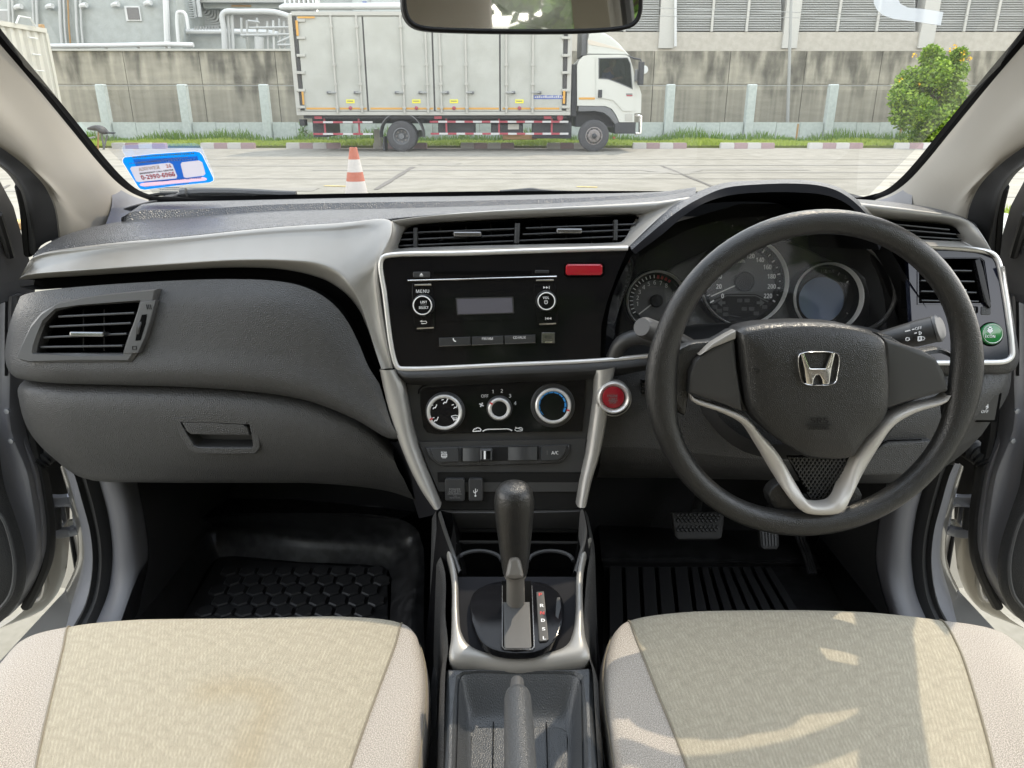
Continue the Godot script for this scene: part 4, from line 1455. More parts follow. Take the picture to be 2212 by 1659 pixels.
func car_shell() -> void:
	car = thing("car", "silver car seen from inside, with beige pillars and both front doors open", "car", Vector3(0, 0.25, -0.8))
	var b := car
	# floor, tunnel, toe board
	part(b, "floor", box(Vector3(-0.72, 0.24, -1.45), Vector3(0.72, 0.28, 1.6)), M.carpet)
	part(b, "toe_board", slab([[Vector3(-0.72, 0.28, -1.34), Vector3(0.72, 0.28, -1.34)], [Vector3(-0.72, 0.42, -1.5), Vector3(0.72, 0.42, -1.5)], [Vector3(-0.72, 0.98, -1.62), Vector3(0.72, 0.98, -1.62)]], 2, 1, Vector3(0, 0, -0.04)), M.carpet)
	part(b, "tunnel", slab([[Vector3(-0.13, 0.28, -1.45), Vector3(-0.13, 0.28, 1.2)], [Vector3(-0.105, 0.47, -1.45), Vector3(-0.105, 0.47, 1.2)], [Vector3(0.105, 0.47, -1.45), Vector3(0.105, 0.47, 1.2)], [Vector3(0.13, 0.28, -1.45), Vector3(0.13, 0.28, 1.2)]], 2, 1, Vector3(0, -0.01, 0)), M.carpet)
	# bonnet (hidden below the dashboard from inside) and scuttle
	part(b, "bonnet", slab([[Vector3(-0.74, 0.90, -1.72), Vector3(0, 0.955, -1.72), Vector3(0.74, 0.90, -1.72)], [Vector3(-0.72, 0.8, -2.3), Vector3(0, 0.84, -2.3), Vector3(0.72, 0.8, -2.3)], [Vector3(-0.6, 0.66, -2.75), Vector3(0, 0.7, -2.8), Vector3(0.6, 0.66, -2.75)]], 4, 4, Vector3(0, -0.02, 0), Vector3(0, 6, -2)), M.body_paint)
	part(b, "nose", slab([[Vector3(-0.6, 0.66, -2.76), Vector3(0, 0.7, -2.81), Vector3(0.6, 0.66, -2.76)], [Vector3(-0.62, 0.2, -2.82), Vector3(0, 0.2, -2.9), Vector3(0.62, 0.2, -2.82)]], 4, 1, Vector3(0, 0, 0.02), Vector3(0, 0.5, -9)), M.body_paint)
	# frit band at the foot of the windscreen
	var lo := ats([318, 431, -1.50, 400, 432, -1.52, 572, 428, -1.54, 800, 423, -1.56, 1106, 418, -1.57, 1440, 419, -1.56, 1700, 425, -1.54, 1860, 434, -1.52, 1900, 430, -1.50])
	var hi := ats([292, 418, -1.50, 340, 424, -1.52, 572, 421, -1.54, 800, 417, -1.56, 1106, 412.5, -1.57, 1440, 413, -1.56, 1700, 418, -1.54, 1850, 427, -1.52, 1915, 413, -1.50])
	var low := []
	for p in lo:
		low.append(p + Vector3(0, -0.06, 0.03))
	part(b, "windscreen_frit", slab([hi, lo, low], 4, 1, Vector3(0, -0.004, -0.02)), M.deep_black)
	part(b, "scuttle", slab([[Vector3(-0.74, 0.955, -1.6), Vector3(0.74, 0.955, -1.6)], [Vector3(-0.74, 0.92, -1.74), Vector3(0.74, 0.92, -1.74)]], 2, 1, Vector3(0, -0.02, 0), Vector3(0, 5, -1)), M.black)
	# roof and what stands behind the photographer
	part(b, "roof", slab([[Vector3(-0.5, 1.41, -0.50), Vector3(0, 1.435, -0.54), Vector3(0.5, 1.41, -0.50)], [Vector3(-0.56, 1.45, -0.2), Vector3(0, 1.475, -0.2), Vector3(0.56, 1.45, -0.2)], [Vector3(-0.56, 1.45, 0.6), Vector3(0, 1.475, 0.6), Vector3(0.56, 1.45, 0.6)], [Vector3(-0.5, 1.37, 1.25), Vector3(0, 1.39, 1.3), Vector3(0.5, 1.37, 1.25)]], 4, 4, Vector3(0, 0.03, 0)), M.headliner)
	part(b, "roof_skin", slab([[Vector3(-0.52, 1.445, -0.52), Vector3(0, 1.47, -0.56), Vector3(0.52, 1.445, -0.52)], [Vector3(-0.58, 1.486, -0.2), Vector3(0, 1.511, -0.2), Vector3(0.58, 1.486, -0.2)], [Vector3(-0.58, 1.486, 0.6), Vector3(0, 1.511, 0.6), Vector3(0.58, 1.486, 0.6)], [Vector3(-0.52, 1.406, 1.27), Vector3(0, 1.426, 1.32), Vector3(0.52, 1.406, 1.27)]], 4, 4, Vector3(0, 0.01, 0), Vector3(0, 9, 0)), M.body_paint)
	for s in [-1.0, 1.0]:
		var q := func(x: float, y: float, z: float) -> Vector3: return Vector3(x * s, y, z)
		part(b, "cant_rail", tube([q.call(0.545, 1.41, -0.50), q.call(0.56, 1.43, -0.35), q.call(0.59, 1.455, -0.1), q.call(0.59, 1.45, 0.7), q.call(0.55, 1.35, 1.2), q.call(0.6, 1.0, 1.75)], 0.035, 10), M.trim_beige)
		part(b, "centre_pillar", slab([[q.call(0.56, 1.45, 0.02), q.call(0.56, 1.45, 0.16)], [q.call(0.67, 0.95, 0.0), q.call(0.67, 0.95, 0.2)], [q.call(0.69, 0.4, -0.02), q.call(0.69, 0.4, 0.24)]], 2, 4, Vector3(0.05 * s, 0, 0)), M.trim_beige)
		part(b, "pillar_seal", tube([q.call(0.60, 1.45, -0.0), q.call(0.70, 0.95, -0.03), q.call(0.72, 0.4, -0.05)], 0.014, 8), M.rubber)
		part(b, "rear_side", slab([[q.call(0.7, 0.93, 0.2), q.call(0.68, 0.97, 1.4)], [q.call(0.72, 0.6, 0.22), q.call(0.72, 0.6, 1.45)], [q.call(0.72, 0.28, 0.24), q.call(0.72, 0.28, 1.5)]], 3, 3, Vector3(0.06 * s, 0, 0)), M.trim_beige)
		part(b, "rear_pillar", slab([[q.call(0.55, 1.4, 1.0), q.call(0.5, 1.37, 1.25)], [q.call(0.66, 0.96, 1.3), q.call(0.6, 0.95, 1.75)]], 2, 2, Vector3(0.04 * s, 0, 0)), M.trim_beige)
		part(b, "rear_pane", slab([[q.call(0.57, 1.43, 0.18), q.call(0.555, 1.4, 1.0)], [q.call(0.675, 0.95, 0.2), q.call(0.665, 0.96, 1.3)]], 2, 2, Vector3(0.004 * s, 0, 0)), M.pane)
		part(b, "outer_sill", box(Vector3(minf(0.71 * s, 0.80 * s), 0.18, -1.2), Vector3(maxf(0.71 * s, 0.80 * s), 0.36, 1.5), 0.02), M.body_paint)
	part(b, "rear_shelf", box(Vector3(-0.62, 0.92, 1.25), Vector3(0.62, 0.94, 1.75)), M.dash_dark)
	for s in [-1.0, 1.0]:
		part(b, "footwell_side", box(Vector3(minf(0.70 * s, 0.72 * s), 0.26, -1.64), Vector3(maxf(0.70 * s, 0.72 * s), 1.0, -1.17)), M.carpet)
	part(b, "dash_sun_block", box(Vector3(-0.69, 0.90, -1.6), Vector3(0.69, 0.965, -1.26)), M.deep_black)  # added slab hidden inside the dash, keeps the sun out
	part(b, "dash_sun_block", box(Vector3(-0.64, 0.75, -1.4), Vector3(-0.14, 0.96, -1.07)), M.deep_black)  # second added slab, unseen behind the passenger panel, blocks sun
	part(b, "boot_wall", box(Vector3(-0.72, 0.28, 1.42), Vector3(0.72, 0.92, 1.46)), M.carpet)

func lx(u: float, v: float, x: float, s: float) -> Vector3:     # left-hand sight line, mirrored for the right side
	var p := at_x(u, v, x)
	return Vector3(p.x * -s, p.y, p.z)

func lz(u: float, v: float, z: float, s: float) -> Vector3:
	var p := at(u, v, z)
	return Vector3(p.x * -s, p.y, p.z)

func run(kind: String, pts: Array, s: float) -> Array:
	var out := []
	for q in pts:
		out.append(lx(q[0], q[1], q[2], s) if kind == "x" else lz(q[0], q[1], q[2], s))
	return out

func shift(pts: Array, d: Vector3, s: float) -> Array:
	var out := []
	for p in pts:
		out.append(p + Vector3(-d.x * s, d.y, d.z))
	return out

func car_sides() -> void:
	for s in [-1.0, 1.0]:
		var where := "left" if s < 0 else "right"
		var beside := "beside the blue sticker" if s < 0 else "behind the steering wheel"
		# A-pillar: windscreen edge, face and door edge
		var inner := run("z", [[-120, -40, -0.80], [0, 96, -0.95], [67, 174, -1.06], [161, 288, -1.24], [214, 353, -1.34], [253, 394, -1.41], [287, 418, -1.46], [322, 432, -1.50]], s)
		inner.push_front(Vector3(0.50, 1.418, -0.505) * Vector3(s, 1, 1))
		var crest := run("z", [[-150, 40, -0.76], [-30, 165, -0.90], [45, 240, -1.0], [120, 325, -1.12], [172, 385, -1.2], [208, 425, -1.27], [236, 452, -1.32], [262, 476, -1.36]], s)
		crest.push_front(Vector3(0.53, 1.425, -0.48) * Vector3(s, 1, 1))
		var mid := run("z", [[-160, 110, -0.73], [-40, 230, -0.86], [30, 292, -0.95], [92, 362, -1.05], [135, 412, -1.12], [165, 452, -1.17], [190, 480, -1.22], [212, 500, -1.26]], s)
		mid.push_front(Vector3(0.555, 1.42, -0.46) * Vector3(s, 1, 1))
		var outer := run("z", [[-180, 190, -0.72], [-60, 275, -0.85], [6, 318, -0.93], [52, 352, -1.0], [84, 382, -1.04], [107, 414, -1.08], [122, 452, -1.1], [130, 512, -1.12]], s)
		outer.push_front(Vector3(0.578, 1.41, -0.44) * Vector3(s, 1, 1))
		var ret := shift(outer, Vector3(-0.03, 0, -0.02), s)
		var pl := cpart("windscreen_pillar", "beige padded windscreen pillar on the %s, %s" % [where, beside], inner[3])
		part(pl, "padding", patch([shift(inner, Vector3(-0.004, 0, -0.02), s), inner, crest, mid, outer, ret], 4, 5), M.trim_beige)
		var frit_in := run("z", [[-110, -52, -0.81], [6, 88, -0.965], [73, 166, -1.075], [168, 281, -1.255], [220, 345, -1.355], [260, 388, -1.425], [293, 413, -1.475], [330, 427, -1.51]], s)
		frit_in.push_front(Vector3(0.49, 1.42, -0.515) * Vector3(s, 1, 1))
		part(pl, "glass_edge", slab([inner, frit_in], 4, 1, Vector3(-0.0, 0, -0.015)), M.deep_black)
		part(pl, "shaded_corner_trim", patch([run("z", [[238, 397, -1.38], [290, 425, -1.45], [335, 438, -1.5]], s), run("z", [[242, 440, -1.33], [282, 452, -1.4], [320, 455, -1.45]], s), run("z", [[226, 492, -1.25], [262, 488, -1.29], [290, 484, -1.32]], s)], 4, 4), M.trim_grey)  # shading of the pillar trim put into a separate grey piece
		# door seal round the opening
		var so := run("z", [[-190, 240, -0.7], [-70, 312, -0.83], [0, 354, -0.93], [30, 379, -0.98], [46, 402, -1.0], [56, 428, -1.02], [66, 480, -1.06], [76, 552, -1.08]], s)
		so.push_front(Vector3(0.60, 1.41, -0.43) * Vector3(s, 1, 1))
		var seal := cpart("door_seal", "black rubber door seal curving down the %s pillar" % where, so[4])
		part(seal, "upper_strip", patch([shift(outer, Vector3(0, 0, 0.004), s), band(outer, so, [[0.5, 0.016]])[0], so, shift(so, Vector3(-0.02, 0, -0.02), s)], 4, 3), M.rubber)
		var seal_px := []
		for p in run("z", [[52, 405, -1.01], [62, 455, -1.05], [66, 510, -1.08], [70, 552, -1.1]], s):
			seal_px.append(p + Vector3(0.012 * s, 0, -0.01))
		part(seal, "outer_lip", tube(spl(seal_px, 4), 0.006, 8), M.black)
		# lower part of the opening: kick panel, seal, painted sill
		var k1 := run("x", [[205, 1000, -0.66], [215, 1042, -0.665], [233, 1110, -0.67], [243, 1186, -0.675], [241, 1235, -0.68], [232, 1285, -0.685], [205, 1350, -0.69], [170, 1420, -0.69]], s)
		var k0 := run("x", [[262, 1000, -0.62], [266, 1042, -0.62], [280, 1110, -0.62], [291, 1170, -0.625], [296, 1230, -0.63], [284, 1290, -0.635], [264, 1350, -0.64], [230, 1420, -0.64]], s)
		var kp := cpart("kick_panel", "grey plastic kick panel in the %s footwell by the door opening" % where, k1[4])
		part(kp, "panel", patch([shift(k0, Vector3(0.004, 0, -0.05), s), k0, band(k0, k1, [[0.45, 0.012]])[0], k1], 4, 4), M.trim_grey)
		part(kp, "carpet_side", patch([shift(k0, Vector3(0.02, 0, -0.45), s), shift(k0, Vector3(0.006, 0, -0.03), s)], 4, 1), M.carpet)
		var b1 := run("x", [[150, 1000, -0.7], [160, 1020, -0.7], [176, 1076, -0.7], [195, 1143, -0.705], [200, 1219, -0.71], [185, 1302, -0.715], [155, 1358, -0.72], [110, 1430, -0.72]], s)
		part(seal, "lower_strip", patch([k1, band(k1, b1, [[0.3, 0.015]])[0], band(k1, b1, [[0.62, 0.006]])[0], band(k1, b1, [[0.75, 0.014]])[0], b1], 4, 2), M.rubber)
		var c1 := run("x", [[140, 1000, -0.75], [150, 1030, -0.75], [165, 1085, -0.75], [176, 1140, -0.755], [181, 1203, -0.76], [164, 1272, -0.765], [135, 1358, -0.77], [90, 1440, -0.77]], s)
		var sl := cpart("door_sill", "painted metal door sill edge curving outside the %s footwell seal" % where, c1[4])
		part(sl, "inner_edge", patch([b1, band(b1, c1, [[0.5, 0.01]])[0], c1], 4, 3), M.door_metal)
		var d1 := run("x", [[138, 1010, -0.8], [146, 1040, -0.8], [160, 1090, -0.8], [172, 1140, -0.8], [170, 1210, -0.81], [144, 1270, -0.82], [110, 1335, -0.825], [60, 1410, -0.83]], s)
		part(sl, "outer_edge", patch([c1, band(c1, d1, [[0.5, 0.012]])[0], d1, shift(d1, Vector3(-0.01, -0.06, -0.02), s)], 4, 3), M.body_paint)
		# front wing jamb seen through the hinge gap
		var jb := cpart("wing_jamb", "sunlit painted body jamb behind the %s door hinge" % where, lz(150, 1100, -1.3, s))
		part(jb, "panel", slab([run("z", [[100, 700, -1.30], [200, 700, -1.22]], s), run("z", [[110, 1000, -1.34], [180, 1000, -1.24]], s), run("z", [[115, 1180, -1.36], [180, 1180, -1.26]], s), run("z", [[118, 1268, -1.38], [150, 1272, -1.3]], s)], 2, 2, Vector3(0.01 * s, 0, -0.03)), M.body_paint)
		part(jb, "seam", tube([lz(153, 1155, -1.29, s), lz(166, 1235, -1.27, s)], 0.004, 6), M.black)
		car_door(s, where)

func car_door(s: float, where: String) -> void:
	var d := cpart("door", "open silver %s front door with black inner panel" % where, lz(100, 1130, -1.14, s))
	var zz := -1.14
	# pressed inner metal, from the hinge edge to beyond the picture
	var e := run("z", [[45, 640, zz], [48, 800, zz], [56, 930, zz], [72, 1010, zz], [86, 1080, zz], [94, 1150, zz], [92, 1215, zz], [68, 1270, zz], [20, 1330, zz], [-60, 1370, zz]], s)
	var f := run("z", [[25, 640, zz + 0.03], [22, 800, zz + 0.03], [24, 930, zz + 0.03], [58, 1020, zz + 0.03], [70, 1085, zz + 0.03], [78, 1150, zz + 0.03], [74, 1215, zz + 0.03], [50, 1265, zz + 0.03], [5, 1320, zz + 0.03], [-70, 1360, zz + 0.03]], s)
	var g := run("z", [[0, 640, zz + 0.035], [-4, 800, zz + 0.035], [0, 930, zz + 0.035], [18, 1020, zz + 0.035], [30, 1085, zz + 0.035], [44, 1150, zz + 0.035], [40, 1215, zz + 0.035], [20, 1265, zz + 0.035], [-10, 1320, zz + 0.035], [-80, 1350, zz + 0.035]], s)
	var h := run("z", [[-260, 640, zz + 0.12], [-260, 800, zz + 0.12], [-260, 930, zz + 0.12], [-260, 1020, zz + 0.12], [-260, 1085, zz + 0.12], [-260, 1150, zz + 0.12], [-260, 1215, zz + 0.12], [-260, 1265, zz + 0.12], [-260, 1320, zz + 0.12], [-260, 1350, zz + 0.12]], s)
	part(d, "inner_metal", slab([e, f, g, h, shift(h, Vector3(-0.60, 0, 0.10), s)], 4, 3, Vector3(0, 0, -0.02)), M.door_metal)
	var seal := []
	for p in run("z", [[66, 850, zz - 0.01], [72, 930, zz - 0.01], [88, 1010, zz - 0.01], [100, 1080, zz - 0.01], [106, 1140, zz - 0.01], [103, 1205, zz - 0.01], [82, 1262, zz - 0.01], [58, 1308, zz - 0.01]], s):
		seal.append(p)
	part(d, "edge_seal", tube(spl(seal, 4), 0.013, 8, false, 0.7), M.rubber)
	var oa := run("z", [[96, 1120, zz - 0.06], [100, 1190, zz - 0.06], [80, 1262, zz - 0.06], [48, 1322, zz - 0.06], [-40, 1380, zz - 0.06]], s)
	var ob := run("z", [[138, 1130, zz - 0.09], [136, 1200, zz - 0.09], [126, 1262, zz - 0.09], [92, 1318, zz - 0.09], [-40, 1366, zz - 0.09]], s)
	var oc := run("z", [[118, 1120, zz - 0.07], [118, 1195, zz - 0.07], [103, 1262, zz - 0.07], [70, 1322, zz - 0.07], [-40, 1374, zz - 0.07]], s)
	part(d, "outer_skin", slab([oa, oc, ob], 4, 3, Vector3(0, 0, -0.02)), M.body_paint)
	part(d, "pressed_rib", tube(spl(run("z", [[66, 1282, zz - 0.055], [80, 1296, zz - 0.055], [92, 1290, zz - 0.055], [100, 1262, zz - 0.055], [98, 1235, zz - 0.055]], s), 4), 0.006, 8), M.body_paint)
	part(d, "edge_strip", slab([run("z", [[96, 830, zz - 0.04], [128, 830, zz - 0.06]], s), run("z", [[108, 1010, zz - 0.04], [136, 1010, zz - 0.07]], s), run("z", [[112, 1130, zz - 0.04], [138, 1130, zz - 0.08]], s)], 2, 2, Vector3(0, 0, -0.02)), M.smooth_dark)
	part(d, "cable_boot", tube(spl(run("z", [[78, 1000, zz - 0.01], [92, 985, zz - 0.02], [112, 972, zz - 0.04], [130, 960, zz - 0.08]], s), 5), [0.02, 0.016, 0.02, 0.016, 0.02, 0.016, 0.02, 0.016, 0.02, 0.016, 0.02, 0.016, 0.02, 0.016, 0.02, 0.016], 10), M.rubber)
	# inner trim card with the speaker cloth
	var c0 := run("z", [[-18, 900, zz + 0.07], [2, 1050, zz + 0.07], [22, 1110, zz + 0.07], [44, 1180, zz + 0.07], [51, 1235, zz + 0.07], [42, 1290, zz + 0.07], [0, 1345, zz + 0.07], [-70, 1370, zz + 0.07]], s)
	var c1 := run("z", [[-60, 900, zz + 0.09], [-40, 1050, zz + 0.09], [-14, 1110, zz + 0.09], [14, 1180, zz + 0.09], [26, 1235, zz + 0.09], [16, 1290, zz + 0.09], [-20, 1335, zz + 0.09], [-90, 1360, zz + 0.09]], s)
	var c2 := run("z", [[-260, 900, zz + 0.15], [-260, 1050, zz + 0.15], [-260, 1110, zz + 0.15], [-260, 1180, zz + 0.15], [-260, 1235, zz + 0.15], [-260, 1290, zz + 0.15], [-260, 1330, zz + 0.15], [-260, 1350, zz + 0.15]], s)
	part(d, "trim_card", slab([c0, c1, c2, shift(c2, Vector3(-0.58, 0, 0.10), s)], 4, 3, Vector3(0, 0, -0.008)), M.dash_dark)
	part(d, "speaker_welt", tube(spl(run("z", [[-14, 1100, zz + 0.1], [6, 1120, zz + 0.1], [26, 1180, zz + 0.1], [32, 1232, zz + 0.1], [22, 1285, zz + 0.1], [-14, 1330, zz + 0.1]], s), 4), 0.003, 6), M.smooth_grey)
	# upper edge, window frame and black sail
	part(d, "upper_edge", slab([run("z", [[0, 452, -1.06], [-40, 380, -1.02]], s), run("z", [[24, 530, -1.1], [-30, 520, -1.04]], s), run("z", [[42, 585, -1.13], [-20, 600, -1.06]], s), run("z", [[50, 640, -1.14], [-10, 660, -1.08]], s)], 2, 3, Vector3(0, 0, -0.03)), M.door_metal)
	part(d, "frame_strip", tube(run("z", [[-6, 462, -1.045], [10, 512, -1.07], [22, 553, -1.09]], s), 0.006, 8), M.smooth_dark)
	part(d, "hinge_cover", slab([run("z", [[52, 606, -1.16], [12, 610, -1.1]], s), run("z", [[50, 700, -1.16], [10, 700, -1.1]], s), run("z", [[52, 812, -1.16], [10, 812, -1.1]], s)], 2, 2, Vector3(0, 0, -0.03)), M.smooth_dark)
	for q in [[17, 887], [26, 951]]:
		part(d, "bolt", lathe([[0.0045, 0], [0.0045, 0.004], [0.0, 0.005]], 6), M.hinge_metal, Transform3D(Basis(), lz(q[0], q[1], zz + 0.05, s)))
	part(d, "check_strap", slab([run("z", [[20, 917, zz + 0.02], [60, 914, zz - 0.02]], s), run("z", [[20, 924, zz + 0.02], [60, 921, zz - 0.02]], s)], 2, 1, Vector3(0, 0, -0.01)), M.black)
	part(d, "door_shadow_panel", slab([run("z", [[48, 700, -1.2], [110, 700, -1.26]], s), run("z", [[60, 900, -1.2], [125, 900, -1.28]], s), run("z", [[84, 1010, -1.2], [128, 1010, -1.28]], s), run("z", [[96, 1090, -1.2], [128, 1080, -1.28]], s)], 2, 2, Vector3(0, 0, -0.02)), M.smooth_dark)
	# hinge
	var hg := cpart("hinge", "bare steel hinge joining the %s door to its pillar" % where, lz(140, 1112, -1.19, s))
	part(hg, "upper_arm", tube(spl(run("z", [[101, 1081, -1.17], [130, 1082, -1.18], [150, 1079, -1.19], [170, 1073, -1.19]], s), 3), 0.008, 8, false, 1.6), M.hinge_metal)
	part(hg, "lower_arm", tube(spl(run("z", [[105, 1147, -1.17], [130, 1151, -1.18], [150, 1148, -1.19], [170, 1142, -1.19]], s), 3), 0.008, 8, false, 1.4), M.hinge_metal)
	part(hg, "bracket", tube(spl(run("z", [[132, 1090, -1.18], [150, 1090, -1.185], [160, 1100, -1.19], [163, 1122, -1.19], [166, 1140, -1.19]], s), 3), 0.0045, 8), M.hinge_metal)
	part(hg, "knuckle", tube(run("z", [[118, 1094, -1.18], [121, 1140, -1.18]], s), 0.01, 10), M.smooth_dark)
	part(hg, "link", tube(run("z", [[134, 1093, -1.2], [139, 1125, -1.2], [128, 1140, -1.2]], s), 0.005, 8), M.hinge_metal)
	part(hg, "bolt", lathe([[0.008, 0], [0.008, 0.006], [0.0, 0.008]], 6), M.container_cream, Transform3D(Basis(), lz(158, 1128, -1.2, s)))


# ---------- dashboard ----------
var dash: Node3D

func duct(parent: Node3D, called: String, fr: Transform3D, outline: Array, deep: float) -> Node3D:     # a dark opening set into a plane
	var p := ccw(poly(fr, outline))
	var g := group_part(parent, called, fr * Vector3(p[0].x, p[0].y, 0))
	var s := Soup.new()
	var a := ring3(p, 0.0)
	var b := ring3(p, -deep)
	for j in p.size():
		var k := (j + 1) % p.size()
		s.quad(a[k], a[j], b[j], b[k])
	cap(s, p, -deep)
	part(g, "cavity", s, M.deep_black, fr)
	return g

# takes out of a sheet the faces whose middle lies inside a sight outline (an opening in the panel)
func cut(s: Soup, outline: Array) -> Soup:
	var poly2 := PackedVector2Array()
	for i in range(0, outline.size(), 2):
		poly2.append(Vector2(outline[i], outline[i + 1]))
	var o := Soup.new()
	for i in range(0, s.p.size(), 3):
		var c := (s.p[i] + s.p[i + 1] + s.p[i + 2]) / 3.0 - EYE
		var q := Vector3(c.x, c.y * cos(PITCH) - c.z * sin(PITCH), c.y * sin(PITCH) + c.z * cos(PITCH))
		var px := Vector2(HALF.x + LENS * q.x / -q.z, HALF.y - LENS * q.y / -q.z)
		if not Geometry2D.is_point_in_polygon(px, poly2):
			o.tri(s.p[i], s.p[i + 1], s.p[i + 2], s.t[i], s.t[i + 1], s.t[i + 2])
	return o

# an outline with an opening, joined by a hair-thin slit so that it stays one polygon
func holed(outer: PackedVector2Array, inner: PackedVector2Array) -> PackedVector2Array:
	var hole := ccw(inner.duplicate())
	var far := 0
	for i in hole.size():
		if hole[i].y > hole[far].y:
			far = i
	var a := hole[far]
	var slit := PackedVector2Array([a + Vector2(-0.00002, -0.0005), a + Vector2(0.00002, -0.0005), a + Vector2(0.00002, 1.0), a + Vector2(-0.00002, 1.0)])
	var all := Geometry2D.merge_polygons(hole, slit)
	return Geometry2D.clip_polygons(outer, all[0])[0]

func slat(parent: Node3D, fr: Transform3D, u0: float, v0: float, u1: float, v1: float, thick: float, set_in: float, called := "slat", m: Material = null) -> void:
	var f2 := raised(fr, -set_in)
	var a := on(f2, u0, v0)
	var b := on(f2, u1, v1)
	var h := thick * mpp(f2, u0, v0) * 0.5
	var d := (b - a).normalized()
	var n := Vector2(-d.y, d.x) * h
	part(parent, called, extr(PackedVector2Array([a - n, b - n, b + n, a + n]), -0.014, 0.0, h * 0.7, 2), m if m else M.slat, f2)

func dashboard() -> void:
	dash = thing("dashboard", "dark grey and silver right-hand-drive dashboard across the whole cabin", "dashboard", at(1106, 700, -1.1))
	# top pad: from the silver seam forward to the windscreen
	var seam := ats([71, 553, -1.0, 190, 530, -1.02, 397, 510, -1.035, 595, 490, -1.04, 768, 479.5, -1.04, 878, 469, -1.04, 999, 459.5, -1.045, 1231, 446, -1.055, 1426, 434.5, -1.065, 1503, 424, -1.07])
	var lip := []
	for p in seam:
		lip.append(p + Vector3(0, -0.006, 0.0))
	var r1 := ats([131, 512, -1.08, 260, 498, -1.1, 420, 492, -1.12, 600, 474, -1.13, 768, 463, -1.135, 878, 458, -1.14, 999, 452, -1.14, 1231, 439, -1.13, 1426, 427, -1.11, 1503, 415, -1.09])
	var r2 := ats([200, 490, -1.17, 282, 475.5, -1.2, 420, 467, -1.25, 600, 455.5, -1.27, 768, 451.5, -1.28, 878, 449.5, -1.28, 999, 446, -1.28, 1231, 437.5, -1.26, 1426, 424, -1.2, 1503, 411, -1.16])
	part(dash, "top_pad", patch([lip, seam, r1, r2], 4, 3), M.dash_top)
	var r3 := ats([262, 470, -1.185, 290, 456.5, -1.213, 429, 451.5, -1.263, 600, 441.5, -1.283, 768, 437.5, -1.293, 878, 436, -1.293, 999, 434, -1.293, 1231, 428, -1.273, 1426, 417, -1.213, 1503, 406, -1.173])
	var r2b := r2.duplicate()
	r2b[0] = r2[0].lerp(r2[1], 0.75)
	part(dash, "pad_step", patch([r2b, r3], 4, 1), M.dash_top)
	var r4 := ats([292, 452, -1.30, 331, 437, -1.5, 429, 434.5, -1.52, 600, 430.5, -1.54, 768, 427, -1.555, 878, 425, -1.56, 999, 423.5, -1.56, 1231, 419, -1.56, 1426, 414, -1.5, 1503, 404, -1.45])
	part(dash, "defroster_ledge", patch([r3, r4], 4, 3), M.dash_top)
	writing(dash, "AIRBAG", frame(at(233, 518, -1.06), Vector3(0, 0.9, 0.35)), 233, 518, 8.0, M.smooth_dark, 0.004, true, "embossed_lettering")
	# silver wing on the passenger side
	var wo := ats([46, 600, -0.985, 60, 575, -0.985, 76, 553, -1.0, 190, 531, -1.018, 397, 511, -1.03, 595, 491, -1.035, 735, 482, -1.035, 838, 475, -1.035, 846, 500, -1.01, 832, 540, -0.99, 819, 570, -0.985, 824, 650, -0.975, 837, 735, -0.962, 850, 795, -0.955])
	var wi := ats([44, 604, -0.985, 48, 604, -0.985, 62, 603, -0.985, 190, 595, -0.985, 380, 583, -0.985, 500, 578, -0.985, 590, 581, -0.985, 655, 592, -0.985, 705, 610, -0.985, 742, 637, -0.98, 768, 668, -0.98, 790, 715, -0.975, 806, 760, -0.965, 820, 797, -0.955])
	part(dash, "silver_wing", patch(band(wo, wi, [[0.0, -0.012], [0.0, 0.0], [0.08, 0.003], [0.2, 0.0], [0.5, 0.0], [0.72, 0.003], [0.8, 0.0045], [0.82, 0.004], [0.85, 0.0015], [1.0, -0.016]]), 5, 3), M.silver)
	# the groove below it
	var go := wi
	var gi := ats([42, 618, -0.995, 50, 622, -0.995, 70, 626, -0.99, 190, 618, -0.99, 380, 606, -0.99, 500, 603, -0.99, 585, 606, -0.99, 645, 616, -0.985, 692, 636, -0.985, 727, 664, -0.98, 752, 697, -0.98, 775, 742, -0.975, 793, 785, -0.965, 806, 820, -0.955])
	part(dash, "groove", patch(band(go, gi, [[0.0, -0.012], [0.1, -0.03], [0.9, -0.03], [1.0, 0.0]]), 4, 1), M.deep_black)
	# padded passenger panel
	var t0 := ats([44, 640, -1.01, 60, 634, -0.995, 90, 628, -0.985, 190, 618, -0.98, 380, 606, -0.98, 500, 603, -0.98, 585, 606, -0.978, 645, 616, -0.975, 692, 636, -0.972, 727, 664, -0.97, 752, 697, -0.968, 775, 742, -0.965, 795, 790, -0.955, 820, 830, -0.95])
	var t1 := ats([24, 690, -1.01, 45, 680, -0.985, 90, 670, -0.97, 190, 665, -0.962, 380, 655, -0.96, 500, 655, -0.958, 580, 660, -0.957, 640, 675, -0.956, 690, 697, -0.955, 725, 725, -0.955, 754, 755, -0.955, 780, 795, -0.95, 806, 835, -0.945, 832, 870, -0.94])
	var t2 := ats([12, 745, -1.01, 28, 748, -0.98, 90, 750, -0.955, 190, 750, -0.95, 380, 752, -0.945, 500, 755, -0.943, 580, 762, -0.943, 650, 778, -0.943, 705, 800, -0.943, 745, 822, -0.943, 780, 845, -0.942, 806, 870, -0.94, 826, 895, -0.936, 846, 915, -0.93])
	var t3 := ats([12, 782, -1.0, 26, 790, -0.975, 90, 800, -0.945, 190, 803, -0.94, 380, 808, -0.936, 500, 815, -0.935, 590, 826, -0.935, 660, 842, -0.935, 720, 865, -0.935, 765, 888, -0.935, 800, 910, -0.934, 825, 926, -0.932, 845, 936, -0.93, 862, 944, -0.925])
